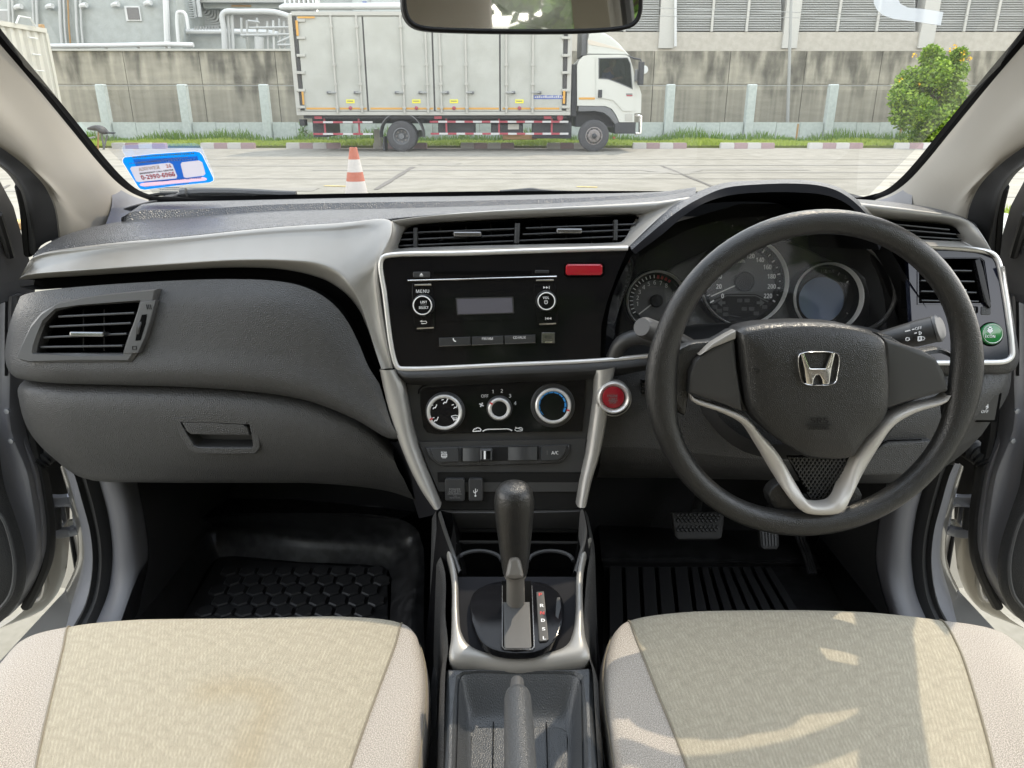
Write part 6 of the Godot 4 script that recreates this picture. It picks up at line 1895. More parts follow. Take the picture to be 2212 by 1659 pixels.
func centre_stack() -> void:
	var fr := frame(at(1090, 660, -0.972), Vector3(0, 0.22, 1))
	var r := group_part(dash, "radio", fr.origin)
	var outer := [864, 801, 855, 795, 850, 786, 842, 753, 827, 637, 818, 574, 818, 565, 824, 553, 836, 548, 1000, 544, 1180, 539, 1353, 534, 1360, 540, 1346, 562, 1330, 598, 1316, 635, 1306, 668, 1300, 700, 1298, 740, 1300, 768, 1405, 764, 1410, 772, 1296, 783, 1100, 792, 880, 801]
	var inner := [872, 792, 866, 790, 860, 781, 852, 750, 837, 634, 828, 574, 830, 566, 834, 561, 842, 557, 1000, 552, 1180, 546, 1345, 541, 1352, 543, 1338, 566, 1324, 600, 1310, 637, 1300, 670, 1294, 702, 1292, 740, 1294, 773, 1399, 768, 1400, 769, 1294, 774, 1100, 783, 884, 792]
	# piano black plate
	plate(r, "fascia", fr, [868, 796, 858, 788, 847, 751, 832, 636, 823, 572, 826, 560, 838, 553, 1000, 548, 1180, 543, 1357, 537, 1334, 590, 1312, 650, 1299, 702, 1297, 775, 1100, 788, 882, 796], 0.0, M.piano, 0.0, 0, 0.012)
	var rail := []
	for q in [[1356, 536], [1180, 541], [1000, 547], [845, 551], [828, 556], [822, 570], [831, 636], [846, 752], [856, 788], [862, 795], [875, 797], [1100, 788], [1296, 779], [1408, 768]]:
		var p := on(raised(fr, 0.001), q[0], q[1])
		rail.append(raised(fr, 0.001) * Vector3(p.x, p.y, 0))
	part(r, "satin_rim", tube(spl(rail, 5), 0.0034, 10), M.satin)
	part(r, "under_lip", patch([ats([850, 790, -0.955, 864, 800, -0.95, 880, 802, -0.95, 1100, 793, -0.95, 1296, 784, -0.95, 1420, 772, -0.955]), ats([858, 806, -0.95, 872, 814, -0.945, 890, 816, -0.945, 1100, 808, -0.945, 1296, 800, -0.945, 1420, 786, -0.95]), ats([866, 822, -0.962, 880, 828, -0.962, 900, 832, -0.962, 1100, 826, -0.962, 1290, 818, -0.962, 1420, 795, -0.965])], 4, 3), M.smooth_dark)
	# hazard key
	pbox(r, "hazard_surround", fr, 1218, 566, 1306, 599, 0.0012, M.deep_black, 0.006, 0.0006)
	pbox(r, "hazard_key", fr, 1222, 570, 1302, 595, 0.005, M.red_lens, 0.004, 0.002)
	# disc slot
	pbox(r, "eject_key", fr, 892, 587, 929, 599.5, 0.002, M.slat, 0.0015)
	plate(r, "eject_mark", raised(fr, 0.002), [906.5, 594, 914, 594, 910.2, 589.5], 0.0004, M.white_ink, 0.0)
	plate(r, "eject_mark", raised(fr, 0.002), [906.5, 596.6, 914, 596.6, 914, 595.2, 906.5, 595.2], 0.0004, M.white_ink, 0.0)
	pbox(r, "disc_slot", fr, 937, 585.5, 1147, 593.5, 0.0006, M.deep_black, 0.002, 0.0003)
	pbox(r, "small_key", fr, 1156, 583.5, 1186, 590, 0.0016, M.slat, 0.001)
	plate(r, "chrome_strip", fr, [880, 604.5, 1203, 595.5, 1203, 599, 880, 608.5], 0.003, M.chrome, 0.001)
	# key columns with their knobs
	for q in [[0, [890, 612, 932, 610, 937, 640, 941, 665, 940, 712, 930, 716, 898, 716, 893, 690, 889, 650], 915.0, 659.0, 23.0], [1, [1154, 603, 1196, 600, 1203, 630, 1207, 655, 1206, 698, 1196, 703, 1166, 706, 1157, 680, 1152, 640], 1179.5, 650.0, 21.5]]:
		var g: Node3D = r
		plate(g, "key_column", fr, q[1], 0.002, M.piano, 0.001, 0)
		var k2 := raised(fr, 0.002)
		var u: float = q[2]
		var v: float = q[3]
		plate(g, "chrome_strip", k2, [u - 20 - q[0] * 2, v - 45 - q[0], u + 17, v - 46 - q[0], u + 17, v - 42 - q[0], u - 20 - q[0] * 2, v - 41 - q[0]], 0.002, M.chrome, 0.0008)
		plate(g, "chrome_strip", k2, [u - 15, v + 49, u + 22, v + 47, u + 22, v + 50.5, u - 15, v + 52.5], 0.002, M.chrome, 0.0008)
		spin(g, "knob_skirt", k2, u, v, [[q[4] + 1.5, 0.0], [q[4], 0.008], [q[4] - 1, 0.009]], M.slat, 44)
		spin(g, "knob", k2, u, v, [[q[4] - 0.6, 0.008], [q[4] - 1.2, 0.0125], [q[4] - 4.0, 0.0132], [q[4] - 5.0, 0.0122], [0, 0.0124]], M.piano, 44)
		spin(g, "knob_ring", k2, u, v, [[q[4] - 2.2, 0.0125], [q[4] - 2.8, 0.0142], [q[4] - 4.2, 0.0144], [q[4] - 5.0, 0.0125]], M.gauge_ring, 44)
		var top := raised(fr, 0.015)
		if q[0] == 0:
			writing(g, "MENU", k2, u - 2, v - 30, 7.0, M.white_ink, 0.0004, false, "lettering", 1.1)
			writing(g, "LIST", top, u, v - 6.5, 5.2, M.white_ink, 0.0, true)
			writing(g, "PUSH", top, u, v - 0.5, 3.8, M.grey_ink, 0.0)
			writing(g, "SELECT", top, u, v + 5.5, 5.2, M.white_ink, 0.0, true, "lettering", 0.85)
			stroke(g, "return_mark", k2, [u - 4, v + 35, u + 5, v + 35, u + 7, v + 37.5, u + 5, v + 40, u - 5, v + 40], 1.5, M.white_ink)
			plate(g, "return_mark", k2, [u - 8, v + 35, u - 3, v + 32, u - 3, v + 38], 0.0004, M.white_ink, 0.0)
		else:
			writing(g, "VOL", top, u, v - 7, 5.2, M.white_ink, 0.0, true)
			stroke(g, "power_mark", top, [u - 2, v - 1, u - 3.6, v + 2, u - 2.6, v + 5.5, u, v + 6.5, u + 2.6, v + 5.5, u + 3.6, v + 2, u + 2, v - 1], 1.0, M.white_ink, 0.0)
			stroke(g, "power_mark", top, [u, v - 2, u, v + 3], 1.0, M.white_ink, 0.0)
			for s in [[-1.0, -29.0], [1.0, 38.0]]:
				var y: float = v + s[1]
				for j in 2:
					var x: float = u - 5 * s[0] * -1 - 2 + j * 6
					x = u - 6 + j * 6 if s[0] < 0 else u + 1 + j * 6 - 1
					if s[0] < 0:
						plate(g, "skip_mark", k2, [x, y - 2.8, x, y + 2.8, x + 5.4, y], 0.0004, M.white_ink, 0.0)
					else:
						plate(g, "skip_mark", k2, [x - 5.4 + 5.4, y, x + 5.4, y - 2.8, x + 5.4, y + 2.8], 0.0004, M.white_ink, 0.0)
				var bx := u + 7.0 if s[0] < 0 else u - 1.0
				stroke(g, "skip_mark", k2, [bx, y - 2.8, bx, y + 2.8], 1.2, M.white_ink)
	# display
	plate(r, "display_glass", fr, [958, 630, 1134, 626, 1136, 690, 960, 695], 0.0008, M.piano, 0.0004)
	plate(r, "screen_frame", fr, [984, 643.5, 1109, 641, 1111, 677, 987, 681], 0.0014, M.smooth_dark, 0.0004)
	plate(r, "screen", fr, [987, 646, 1106, 643.5, 1108, 675, 989, 678.5], 0.0018, M.lcd, 0.0)
	for q in [[947, 1017, 0], [1018, 1088, 1], [1089, 1157, 2]]:
		var dv: float = -(q[0] - 947) * 0.034
		plate(r, "long_key", fr, [q[0] + 0.6, 730 + dv, q[1] - 0.6, 727.6 + dv, q[1] - 0.2, 745 + dv, q[0] + 1, 747.5 + dv], 0.004, M.slat, 0.0016)
		plate(r, "key_lip", fr, [q[0] + 1, 746.5 + dv, q[1] - 0.2, 744 + dv, q[1] - 0.2, 746.2 + dv, q[0] + 1, 749 + dv], 0.0045, M.smoke_chrome, 0.0006)
	writing(r, "FM/AM", raised(fr, 0.0042), 1053, 731.5, 5.6, M.white_ink)
	writing(r, "CD/AUX", raised(fr, 0.0042), 1122, 729, 5.6, M.white_ink)
	stroke(r, "phone_mark", raised(fr, 0.0042), [979, 731, 979.5, 734, 981.5, 736.5, 984.5, 737.5], 2.4, M.white_ink)
	pbox(r, "aux_key", fr, 1170, 718, 1199, 742, 0.003, M.smoke_chrome, 0.001, 0.0008)
	plate(r, "aux_glint", fr, [1177, 738, 1193, 737.4, 1193, 740.5, 1177, 741], 0.0036, M.chrome, 0.0004)
	writing(r, "AUX", raised(fr, 0.0032), 1184, 728, 6.5, M.smooth_dark)

	# climate panel
	var cl := frame(at(1085, 885, -0.955), Vector3(0, 0.32, 1))
	var c := group_part(dash, "climate_panel", cl.origin)
	plate(c, "surround", cl, [878, 826, 1000, 822, 1180, 815, 1284, 806, 1276, 900, 1262, 962, 1254, 1000, 930, 1000, 905, 960, 890, 900], 0.0, M.smooth_dark, 0.0, 0, 0.03)
	plate(c, "gloss_plate", cl, [907, 846, 913, 839, 925, 836, 1090, 828.5, 1150, 824, 1165, 818, 1180, 815, 1265, 811, 1264, 870, 1258, 932, 1100, 934, 940, 938, 922, 934, 914, 922, 908, 880], 0.0035, M.piano, 0.001, 0)
	stroke(c, "plate_shadow_gap", cl, [904, 850, 905, 842, 913, 834, 925, 831, 1080, 824, 1140, 819, 1165, 812, 1268, 806], 3.0, M.deep_black, 0.003)
	var gp := raised(cl, 0.0035)
	for q in [[962.0, 889.0, 42.0, 1.0], [1079.0, 882.0, 27.0, 0.7], [1194.0, 875.5, 47.0, 1.05]]:
		var u: float = q[0]
		var v: float = q[1]
		var rr: float = q[2]
		var chrome: float = [37.5, 23.5, 38.0][[962.0, 1079.0, 1194.0].find(u)]
		spin(c, "dial_skirt", gp, u, v, [[rr + 1, 0.0], [rr, 0.003], [rr - 1.5, 0.0035], [chrome + 2, 0.004], [chrome + 1, 0.012]], M.slat, 48)
		spin(c, "dial_ring", gp, u, v, [[chrome + 1.0, 0.010], [chrome, 0.0145], [chrome - 2.5, 0.016], [chrome - 5.5, 0.0155], [chrome - 7.5, 0.0135]], M.satin, 56)
		spin(c, "dial_cap", gp, u, v, [[chrome - 6.3, 0.0138], [0, 0.0138]], M.piano, 40)
		var top := raised(gp, 0.0145)
		var n := 40
		if u == 1194.0:
			for i in 11:
				var a0 := deg_to_rad(-225.0 + i * 23.6)
				var a1 := a0 + deg_to_rad(20.0)
				var w: float = lerpf(1.2, 4.2, i / 10.0)
				var f := []
				for s in 4:
					var a := lerpf(a0, a1, s / 3.0)
					f.append_array([u + cos(a) * 29.5, v + sin(a) * 29.5])
				for s in 4:
					var a := lerpf(a1, a0, s / 3.0)
					f.append_array([u + cos(a) * (29.5 - w), v + sin(a) * (29.5 - w)])
				plate(c, "blue_scale", top, f, 0.0004, M.blue_ink, 0.0)
		var ta := deg_to_rad([152.0, 210.0, 18.0][[962.0, 1079.0, 1194.0].find(u)])
		stroke(c, "red_mark", raised(gp, 0.0157), [u + cos(ta) * (chrome - 5.5), v + sin(ta) * (chrome - 5.5), u + cos(ta) * (chrome - 0.2), v + sin(ta) * (chrome - 0.2)], 3.2, M.red_ink, 0.0006)
	var dt := raised(gp, 0.0145)
	for q in [[961, 867, 1.0], [938, 879, 0.85], [983, 878, 0.85], [941, 906, 0.9]]:
		symbol_man(c, dt, q[0] + 1, q[1], q[2] * 0.95, M.white_ink)
		stroke(c, "symbol_arrow", dt, [q[0] - 7, q[1] - 3, q[0] - 3, q[1] - 4], 1.6, M.white_ink)
	stroke(c, "screen_symbol", dt, [975, 899, 983, 897, 991, 899, 987, 906, 979, 906], 1.3, M.white_ink, 0.0004, true)
	for i in 3:
		stroke(c, "heat_symbol", dt, [980 + i * 3, 901, 979.4 + i * 3, 905, 980 + i * 3, 909], 1.1, M.white_ink)
	for q in [["OFF", 1047, 855.5, 6.5], ["1", 1065, 846, 7.5], ["2", 1084, 844.5, 7.5], ["3", 1102, 855, 7.5], ["4", 1112.5, 871, 7.5]]:
		writing(c, q[0], gp, q[1], q[2], q[3], M.white_ink)
	for i in 4:
		var a := TAU * i / 4 + 0.5
		stroke(c, "fan_symbol", gp, [1040, 874.5, 1040 + cos(a) * 4.5, 874.5 + sin(a) * 4.5], 2.6, M.white_ink, 0.0004 + 0.00003 * i)
	stroke(c, "slider_line", gp, [1043, 931.5, 1048, 928.5, 1053, 927.5, 1094, 926.5, 1099, 927, 1106, 930], 2.2, M.white_ink)
	stroke(c, "car_symbol", gp, [1022, 930, 1024, 927, 1028, 926, 1031, 924, 1036, 925, 1039, 928, 1038, 931, 1022, 932], 2.2, M.white_ink, 0.0004, true)
	stroke(c, "car_symbol", gp, [1112, 929, 1114, 925.5, 1119, 925, 1122, 923.5, 1126, 923.5, 1129, 927, 1128, 930, 1124, 931, 1116, 931], 1.1, M.white_ink, 0.0004, true)
	stroke(c, "car_symbol", gp, [1113, 923, 1127, 928], 1.1, M.white_ink, 0.0006)
	# lower key row
	var lr := frame(at(1080, 985, -0.92), Vector3(0, 0.42, 1))
	plate(c, "key_row_back", lr, [905, 955, 1266, 948, 1258, 1010, 1246, 1062, 948, 1062, 925, 1010], -0.006, M.smooth_dark, 0.0, 0, 0.02)
	plate(c, "key_row", lr, [918, 966, 1232, 960, 1232, 975, 1218, 996, 1204, 1002, 962, 1008, 944, 1003, 926, 988], -0.002, M.dash_dark, 0.003, 0, 0.01)
	plate(c, "rear_heater_key", lr, [930, 969, 990, 967, 991, 997, 948, 999, 938, 990], 0.003, M.slat, 0.001)
	plate(c, "cooling_key", lr, [1169, 963, 1224, 961, 1222, 975, 1212, 990, 1204, 994, 1168, 995], 0.003, M.slat, 0.001)
	plate(c, "slider_track", lr, [996, 967, 1164, 963, 1164, 993, 996, 997], 0.0, M.black, 0.001)
	var wave := []
	for i in 17:
		var t := i / 16.0
		wave.append([lerpf(1000, 1160, t), 0.004 * sin(t * TAU * 1.5) - 0.002])
	var wr0 := []
	var wr1 := []
	for q in wave:
		var p0 := on(lr, q[0], 968.0 - (q[0] - 1000.0) * 0.02)
		var p1 := on(lr, q[0], 996.0 - (q[0] - 1000.0) * 0.02)
		wr0.append(lr * Vector3(p0.x, p0.y, q[1] + 0.004))
		wr1.append(lr * Vector3(p1.x, p1.y, q[1] + 0.004))
	part(c, "rippled_track", patch([wr0, wr1], 2, 1), M.slat)
	pbox(c, "slider_knob", lr, 1036, 969, 1064, 996, 0.010, M.slat, 0.002, 0.003)
	pbox(c, "slider_mark", lr, 1045, 974, 1049, 992, 0.0104, M.white_ink, 0.0004, 0.0)
	writing(c, "A/C", raised(lr, 0.0032), 1199, 978, 7.0, M.white_ink)
	pbox(c, "pilot_lamp", lr, 1181, 973, 1183.5, 983, 0.0033, M.smooth_grey, 0.0004, 0.0)
	writing(c, "REAR", raised(lr, 0.0032), 959, 977.5, 4.0, M.white_ink)
	stroke(c, "heater_symbol", raised(lr, 0.0032), [954, 981, 965, 981, 965, 987, 954, 987], 1.2, M.white_ink, 0.0004, true)
	for i in 3:
		stroke(c, "heat_symbol", raised(lr, 0.0032), [957 + i * 2.7, 983, 957 + i * 2.7, 990], 0.8, M.white_ink, 0.0006)
	# outlets
	var of := frame(at(1090, 1060, -0.905), Vector3(0, 0.25, 1))
	plate(c, "outlet_panel", of, [945, 1020, 1255, 1020, 1250, 1100, 952, 1100], -0.004, M.black, 0.0)
	pbox(c, "power_outlet_cover", of, 961, 1034, 1004, 1083, 0.004, M.slat, 0.003, 0.0015)
	pbox(c, "usb_cover", of, 1012, 1034, 1043, 1083, 0.004, M.slat, 0.003, 0.0015)
	var ot := raised(of, 0.0042)
	writing(c, "POWER", ot, 982, 1057.5, 5.2, M.grey_ink, 0.0, true)
	writing(c, "OUTLET", ot, 982, 1063.5, 5.2, M.grey_ink, 0.0, true)
	stroke(c, "rule", ot, [967, 1067.5, 997, 1067.5], 0.9, M.grey_ink)
	writing(c, "12V", ot, 983, 1071.3, 3.6, M.grey_ink, 0.0)
	writing(c, "180W MAX", ot, 982, 1075.2, 3.6, M.grey_ink, 0.0)
	stroke(c, "usb_symbol", ot, [1027, 1070, 1027, 1056], 1.4, M.white_ink)
	stroke(c, "usb_symbol", ot, [1027, 1066, 1023, 1063, 1023, 1060], 1.2, M.white_ink, 0.0006)
	stroke(c, "usb_symbol", ot, [1027, 1064, 1031, 1061, 1031, 1058], 1.2, M.white_ink, 0.0006)
	spin(c, "usb_symbol", ot, 1027, 1071, [[2.0, 0], [1.9, 0.0006], [0, 0.0006]], M.white_ink, 12)
	# starter button
	var ef := frame(at(1325, 858, -0.932), Vector3(-0.02, 0.2, 1))
	var e := group_part(dash, "starter_button", ef.origin)
	spin(e, "boss", ef, 1326, 862, [[40, -0.02], [39, -0.002], [37.5, 0.001], [35, 0.002]], M.silver, 44)
	spin(e, "ring", ef, 1325, 858, [[35, 0.0], [34, 0.006], [31, 0.007], [26, 0.004], [24.5, 0.003]], M.satin, 48)
	spin(e, "button", ef, 1324, 857, [[24.5, 0.001], [23.5, 0.006], [21, 0.0068], [0, 0.0072]], M.red_button, 40)
	var et := raised(ef, 0.0074)
	writing(e, "ENGINE", et, 1323, 855, 4.6, M.grey_ink, 0.0)
	writing(e, "START", et, 1324, 862, 4.6, M.grey_ink, 0.0)
	stroke(e, "rule", et, [1314, 865.8, 1334, 865.8], 0.7, M.grey_ink)
	writing(e, "STOP", et, 1324, 869.5, 4.6, M.grey_ink, 0.0)

func right_end() -> void:
	# silver surround of the upper right vent
	var oc := ats([1860, 440, -1.06, 1985, 455, -1.055, 2078, 471, -1.045, 2105, 486, -1.035, 2125, 512, -1.02, 2144, 545, -1.01, 2160, 572, -1.005, 2150, 556, -1.0, 2127, 541, -0.998, 1997, 530, -1.0, 1930, 525, -1.0, 1880, 500, -1.02])
	var oi := ats([1900, 478, -1.06, 1985, 484, -1.06, 2042, 489, -1.06, 2058, 493, -1.055, 2068, 502, -1.05, 2078, 514, -1.045, 2084, 522, -1.04, 2076, 524, -1.035, 2060, 523.5, -1.035, 1990, 520, -1.035, 1950, 516, -1.035, 1910, 495, -1.05])
	var ring := []
	for q in [[0.0, -0.012], [0.0, 0.0], [0.25, 0.004], [0.6, 0.0], [0.85, -0.005], [1.0, -0.012]]:
		var row := []
		for i in oc.size():
			row.append(oc[i].lerp(oi[i], q[0]) + Vector3(0, 0, q[1]))
		row.append(row[0])
		ring.append(row)
	part(dash, "right_vent_surround", patch(ring, 3, 3), M.silver)
	part(dash, "right_pad", patch([ats([1850, 440, -1.07, 1985, 457, -1.06, 2078, 473, -1.05, 2112, 490, -1.03]), ats([1850, 434, -1.15, 1960, 446, -1.13, 2060, 462, -1.12, 2104, 480, -1.1]), ats([1850, 430, -1.5, 1940, 437, -1.45, 2010, 446, -1.35, 2080, 466, -1.25])], 4, 3), M.dash_top)
	var uf := frame(at(1990, 500, -1.05), Vector3(0, 0.35, 1))
	var uv := duct(dash, "right_upper_vent", uf, [1890, 474, 1985, 480, 2046, 486, 2064, 492, 2090, 524, 2060, 527, 1930, 520], 0.05)
	for q in [[1890, 480, 2052, 496], [1900, 492, 2066, 506], [1920, 507, 2078, 517]]:
		slat(uv, uf, q[0], q[1], q[2], q[3], 3.2, 0.0)
	# glossy end panel
	var fr := frame(at(2090, 660, -0.985), Vector3(-0.08, 0.34, 0.94))
	var e := group_part(dash, "end_panel", fr.origin)
	var hole := [1985, 558, 2116, 558, 2124, 564, 2128, 590, 2136, 640, 2137, 650, 2128, 655, 1985, 655]
	part(e, "fascia", extr(holed(poly(fr, [1960, 530, 1997, 532, 2127, 544, 2143, 551, 2152, 562, 2160, 592, 2183, 752, 2182, 768, 2172, 778, 2118, 780, 1975, 780]), poly(fr, hole)), -0.012, 0.0), M.piano_sky_tint, fr)
	var rail := []
	for q in [[1930, 525], [1997, 531], [2127, 542.5], [2145, 549], [2155, 562], [2163, 592], [2186, 752], [2185, 770], [2173, 780], [2118, 783], [1960, 784]]:
		var f2 := raised(fr, 0.001)
		var p := on(f2, q[0], q[1])
		rail.append(f2 * Vector3(p.x, p.y, 0))
	part(e, "satin_rim", tube(spl(rail, 5), 0.0036, 10), M.satin)
	part(e, "edge_skin", patch([ats([2163, 575, -0.99, 2172, 640, -0.985, 2186, 735, -0.975, 2190, 765, -0.972, 2178, 785, -0.97, 2118, 788, -0.968, 1960, 788, -0.968]), ats([2170, 575, -1.0, 2180, 640, -0.998, 2196, 735, -0.985, 2200, 778, -0.98, 2182, 802, -0.975, 2118, 806, -0.972, 1960, 806, -0.972]), ats([2166, 575, -1.05, 2176, 640, -1.05, 2192, 735, -1.04, 2196, 780, -1.03, 2178, 808, -1.0, 2118, 814, -0.99, 1960, 814, -0.99])], 4, 3), M.dash)
	var vf := raised(fr, 0.0014)
	var v := duct(e, "end_vent", vf, [1982, 556, 2118, 556, 2127, 563, 2131, 590, 2140, 652, 2130, 658, 1982, 658], 0.05)
	v.reparent(dash)
	# the slats stand in front of the dark opening
	for q in [[1990, 583, 2100, 585], [1990, 606, 2106, 608], [1990, 629, 2110, 632], [1990, 649, 2115, 651]]:
		slat(v, raised(vf, -0.001), q[0], q[1], q[2], q[3], 3.4, 0.0)
	pbox(v, "slider", vf, 2028, 623, 2089, 634, 0.005, M.smoke_chrome, 0.0018, 0.0018, 0.002)
	plate(v, "side_blade", vf, [2106, 562, 2117, 558, 2124, 580, 2142, 662, 2138, 666, 2126, 652], 0.004, M.piano, 0.001)
	pbox(e, "thumb_slot", fr, 2070, 661, 2113, 677, 0.0006, M.deep_black, 0.002, 0.0003)
	for i in 9:
		pbox(e, "thumb_rib", fr, 2073 + i * 4, 664, 2075.5 + i * 4, 674.5, 0.003, M.slat, 0.0004, 0.0004)
	pbox(e, "mode_key", fr, 2120, 662, 2140, 680, 0.0012, M.smooth_dark, 0.0015, 0.0005)
	for i in 3:
		stroke(e, "wave_symbol", raised(fr, 0.0013), [2125, 667 + i * 3.5, 2129, 666 + i * 3.5, 2132, 668 + i * 3.5, 2136, 667 + i * 3.5], 0.9, M.smooth_grey)
	spin(e, "button_surround", fr, 2140, 722, [[26.5, 0.0], [25.5, 0.0014], [23, 0.0006]], M.deep_black, 40)
	spin(e, "green_button", fr, 2139, 721.5, [[23.5, 0.0], [22.5, 0.005], [20.5, 0.006], [0, 0.0066]], M.green_button, 40)
	spin(e, "button_line", fr, 2139, 721.5, [[20.6, 0.0055], [20.2, 0.0066], [19.4, 0.0062]], M.satin, 40)
	var gt := raised(fr, 0.0068)
	writing(e, "ECON", gt, 2139, 726.5, 6.0, M.white_ink, 0.0)
	stroke(e, "leaf_symbol", gt, [2139, 720, 2139, 712], 1.4, M.white_ink, 0.0)
	for q in [[2134, 714, 2139, 718], [2144, 714, 2139, 718], [2135, 710, 2139, 714], [2143, 710, 2139, 714], [2137, 707, 2141, 707]]:
		stroke(e, "leaf_symbol", gt, q, 2.6, M.white_ink, 0.0003)

func console() -> void:
	# shift console
	var sh := frame(at_y(1116, 1440, 0.60), Vector3(0, 1, 0.12), Vector3(0, 0.1, -1))
	var c := thing("centre_console", "dark grey centre console with silver horseshoe trim between the front seats", "console", sh.origin - Vector3(0, 0.3, 0))
	var top := Vector3(0, -0.012, 0)
	# plane of the console, side walls going down
	var le := []
	var re := []
	for q in [[942, 1104, 0.655], [946, 1180, 0.645], [962, 1240, 0.63], [962, 1330, 0.615], [968, 1400, 0.607], [963, 1440, 0.60], [960, 1520, 0.595], [958, 1659, 0.585], [950, 1900, 0.575]]:
		le.append(at_y(q[0], q[1], q[2]))
	for q in [[1262, 1100, 0.655], [1276, 1180, 0.645], [1268, 1240, 0.63], [1262, 1330, 0.615], [1264, 1400, 0.607], [1278, 1440, 0.60], [1284, 1520, 0.595], [1292, 1659, 0.585], [1305, 1900, 0.575]]:
		re.append(at_y(q[0], q[1], q[2]))
	for s in [0, 1]:
		var ed: Array = re if s else le
		var down := []
		var mid := []
		for p in ed:
			mid.append(p + Vector3(0.006 if s else -0.006, -0.012, 0))
			down.append(Vector3(p.x + (0.02 if s else -0.02), 0.30, p.z))
		part(c, "side_wall", patch([ed, mid, down], 4, 2, Vector3(1.0 if s else -1.0, 0.9, -0.7)), M.dash_dark)
	# rear part: deck with the handbrake well
	var well := [993, 1466, 1000, 1455, 1030, 1450, 1110, 1452, 1215, 1452, 1240, 1455, 1253, 1466, 1256, 1530, 1258, 1659, 1262, 1800, 980, 1800, 986, 1659, 990, 1530]
	var deck := frame(at_y(1116, 1550, 0.592), Vector3(0, 1, 0.06), Vector3(0, 0.06, -1))
	var outer := [962, 1441, 1000, 1444, 1040, 1445, 1116, 1448, 1200, 1445, 1245, 1442, 1279, 1438, 1284, 1530, 1292, 1659, 1302, 1800, 952, 1800, 958, 1659, 960, 1530]
	part(c, "rear_deck", frame_ring(poly(deck, outer), poly(deck, well), -0.03, 0.0, 0.006), M.console_skin, deck)
	var wp := ccw(poly(deck, well))
	var rows := []
	for q in [[1.0, -0.003], [0.975, -0.008], [0.91, -0.022], [0.84, -0.034], [0.77, -0.038]]:
		var row := []
		for p in wp:
			var m := Vector2(0.0, -0.11)
			var w: Vector2 = m + (p - m) * q[0]
			row.append(Vector3(w.x, w.y, q[1]))
		row.append(row[0])
		rows.append(row)
	var ws := Soup.new()
	ws.grid(fine(rows, 3, 3))
	var bottom := PackedVector2Array()
	for p in rows[-1]:
		bottom.append(Vector2(p.x, p.y))
	bottom.remove_at(bottom.size() - 1)
	ws.face(Vector3(0, -0.1, 0.5))
	cap(ws, bottom, -0.038)
	part(c, "handbrake_well", ws, M.console_skin, deck)
	var wf := raised(deck, -0.0375)
	stroke(c, "lid_line", wf, [1064, 1700, 1066, 1560, 1072, 1551, 1085, 1548, 1160, 1548, 1174, 1551, 1180, 1560, 1184, 1700], 2.2, M.deep_black, 0.001)
	# horseshoe trim
	var hi := []
	var ho := []
	for q in [[972, 1185, 0.648], [987, 1240, 0.636], [991, 1320, 0.622], [996, 1364, 0.616], [1014, 1394, 0.611], [1056, 1411, 0.607], [1116, 1415, 0.606], [1180, 1411, 0.607], [1224, 1394, 0.611], [1238, 1364, 0.616], [1244, 1320, 0.622], [1246, 1240, 0.636], [1258, 1185, 0.648]]:
		hi.append(at_y(q[0], q[1], q[2]))
	for q in [[952, 1160, 0.652], [974, 1232, 0.637], [976, 1320, 0.622], [975, 1372, 0.614], [974, 1424, 0.606], [1030, 1438, 0.600], [1116, 1448, 0.598], [1200, 1440, 0.600], [1272, 1420, 0.606], [1264, 1372, 0.614], [1260, 1320, 0.622], [1260, 1232, 0.637], [1278, 1160, 0.652]]:
		ho.append(at_y(q[0], q[1], q[2]))
	part(c, "horseshoe_trim", patch(band(hi, ho, [[0.0, -0.012], [0.0, 0.0], [0.3, 0.0035], [0.7, 0.0035], [1.0, -0.002], [1.0, -0.02]], Vector3(0, 1, 0.2)), 5, 3), M.silver)
	for s in [0, 1]:
		var fl := [[946, 1112, 0.70], [958, 1150, 0.675], [976, 1200, 0.645], [990, 1240, 0.636]] if s == 0 else [[1262, 1108, 0.70], [1268, 1150, 0.675], [1258, 1200, 0.645], [1246, 1240, 0.636]]
		var a := []
		var b := []
		for q in fl:
			a.append(at_y(q[0], q[1], q[2]))
			b.append(at_y(q[0] + (9 if s == 0 else -9), q[1], q[2] - 0.005))
		part(c, "front_rail", patch(band(a, b, [[0.0, -0.03], [0.0, 0.0], [0.5, 0.006], [1.0, 0.0], [1.0, -0.04]], Vector3(0, 1, 0.2)), 4, 3), M.smooth_grey)
		var dn := []
		for p in a:
			dn.append(p + Vector3(0.03 if s else -0.03, -0.25, 0))
		part(c, "front_cheek", patch([a, dn], 4, 1, Vector3(0.5 if s else -0.5, 0.9, 0.2)), M.satin_black)
	# satin black field inside the horseshoe
	var inside := []
	for p in hi:
		inside.append(p + Vector3(0, -0.004, 0))
	var centre_l := []
	var s2 := Soup.new()
	for i in range(1, 6):
		var l0: Vector3 = inside[i]
		var l1: Vector3 = inside[i + 1]
		var r0: Vector3 = inside[12 - i]
		var r1: Vector3 = inside[11 - i]
		s2.quad(l0, l1, r1, r0)
	part(c, "field", s2.face(EYE), M.satin_black)
	# glossy gate plate
	var gf := frame(at_y(1116, 1330, 0.621), Vector3(0, 1, 0.12), Vector3(0, 0.1, -1))
	plate(c, "gate_plate", gf, [1015, 1310, 1022, 1280, 1050, 1262, 1080, 1255, 1150, 1255, 1180, 1260, 1208, 1280, 1218, 1305, 1216, 1340, 1206, 1372, 1185, 1395, 1155, 1408, 1116, 1411, 1080, 1407, 1050, 1395, 1030, 1370], 0.006, M.piano, 0.002, 2)
	var gt := raised(gf, 0.006)
	plate(c, "shift_slot", gt, [1084, 1255, 1146, 1255, 1150, 1330, 1154, 1396, 1150, 1403, 1090, 1403, 1086, 1396, 1084, 1330], 0.0006, M.deep_black, 0.0)
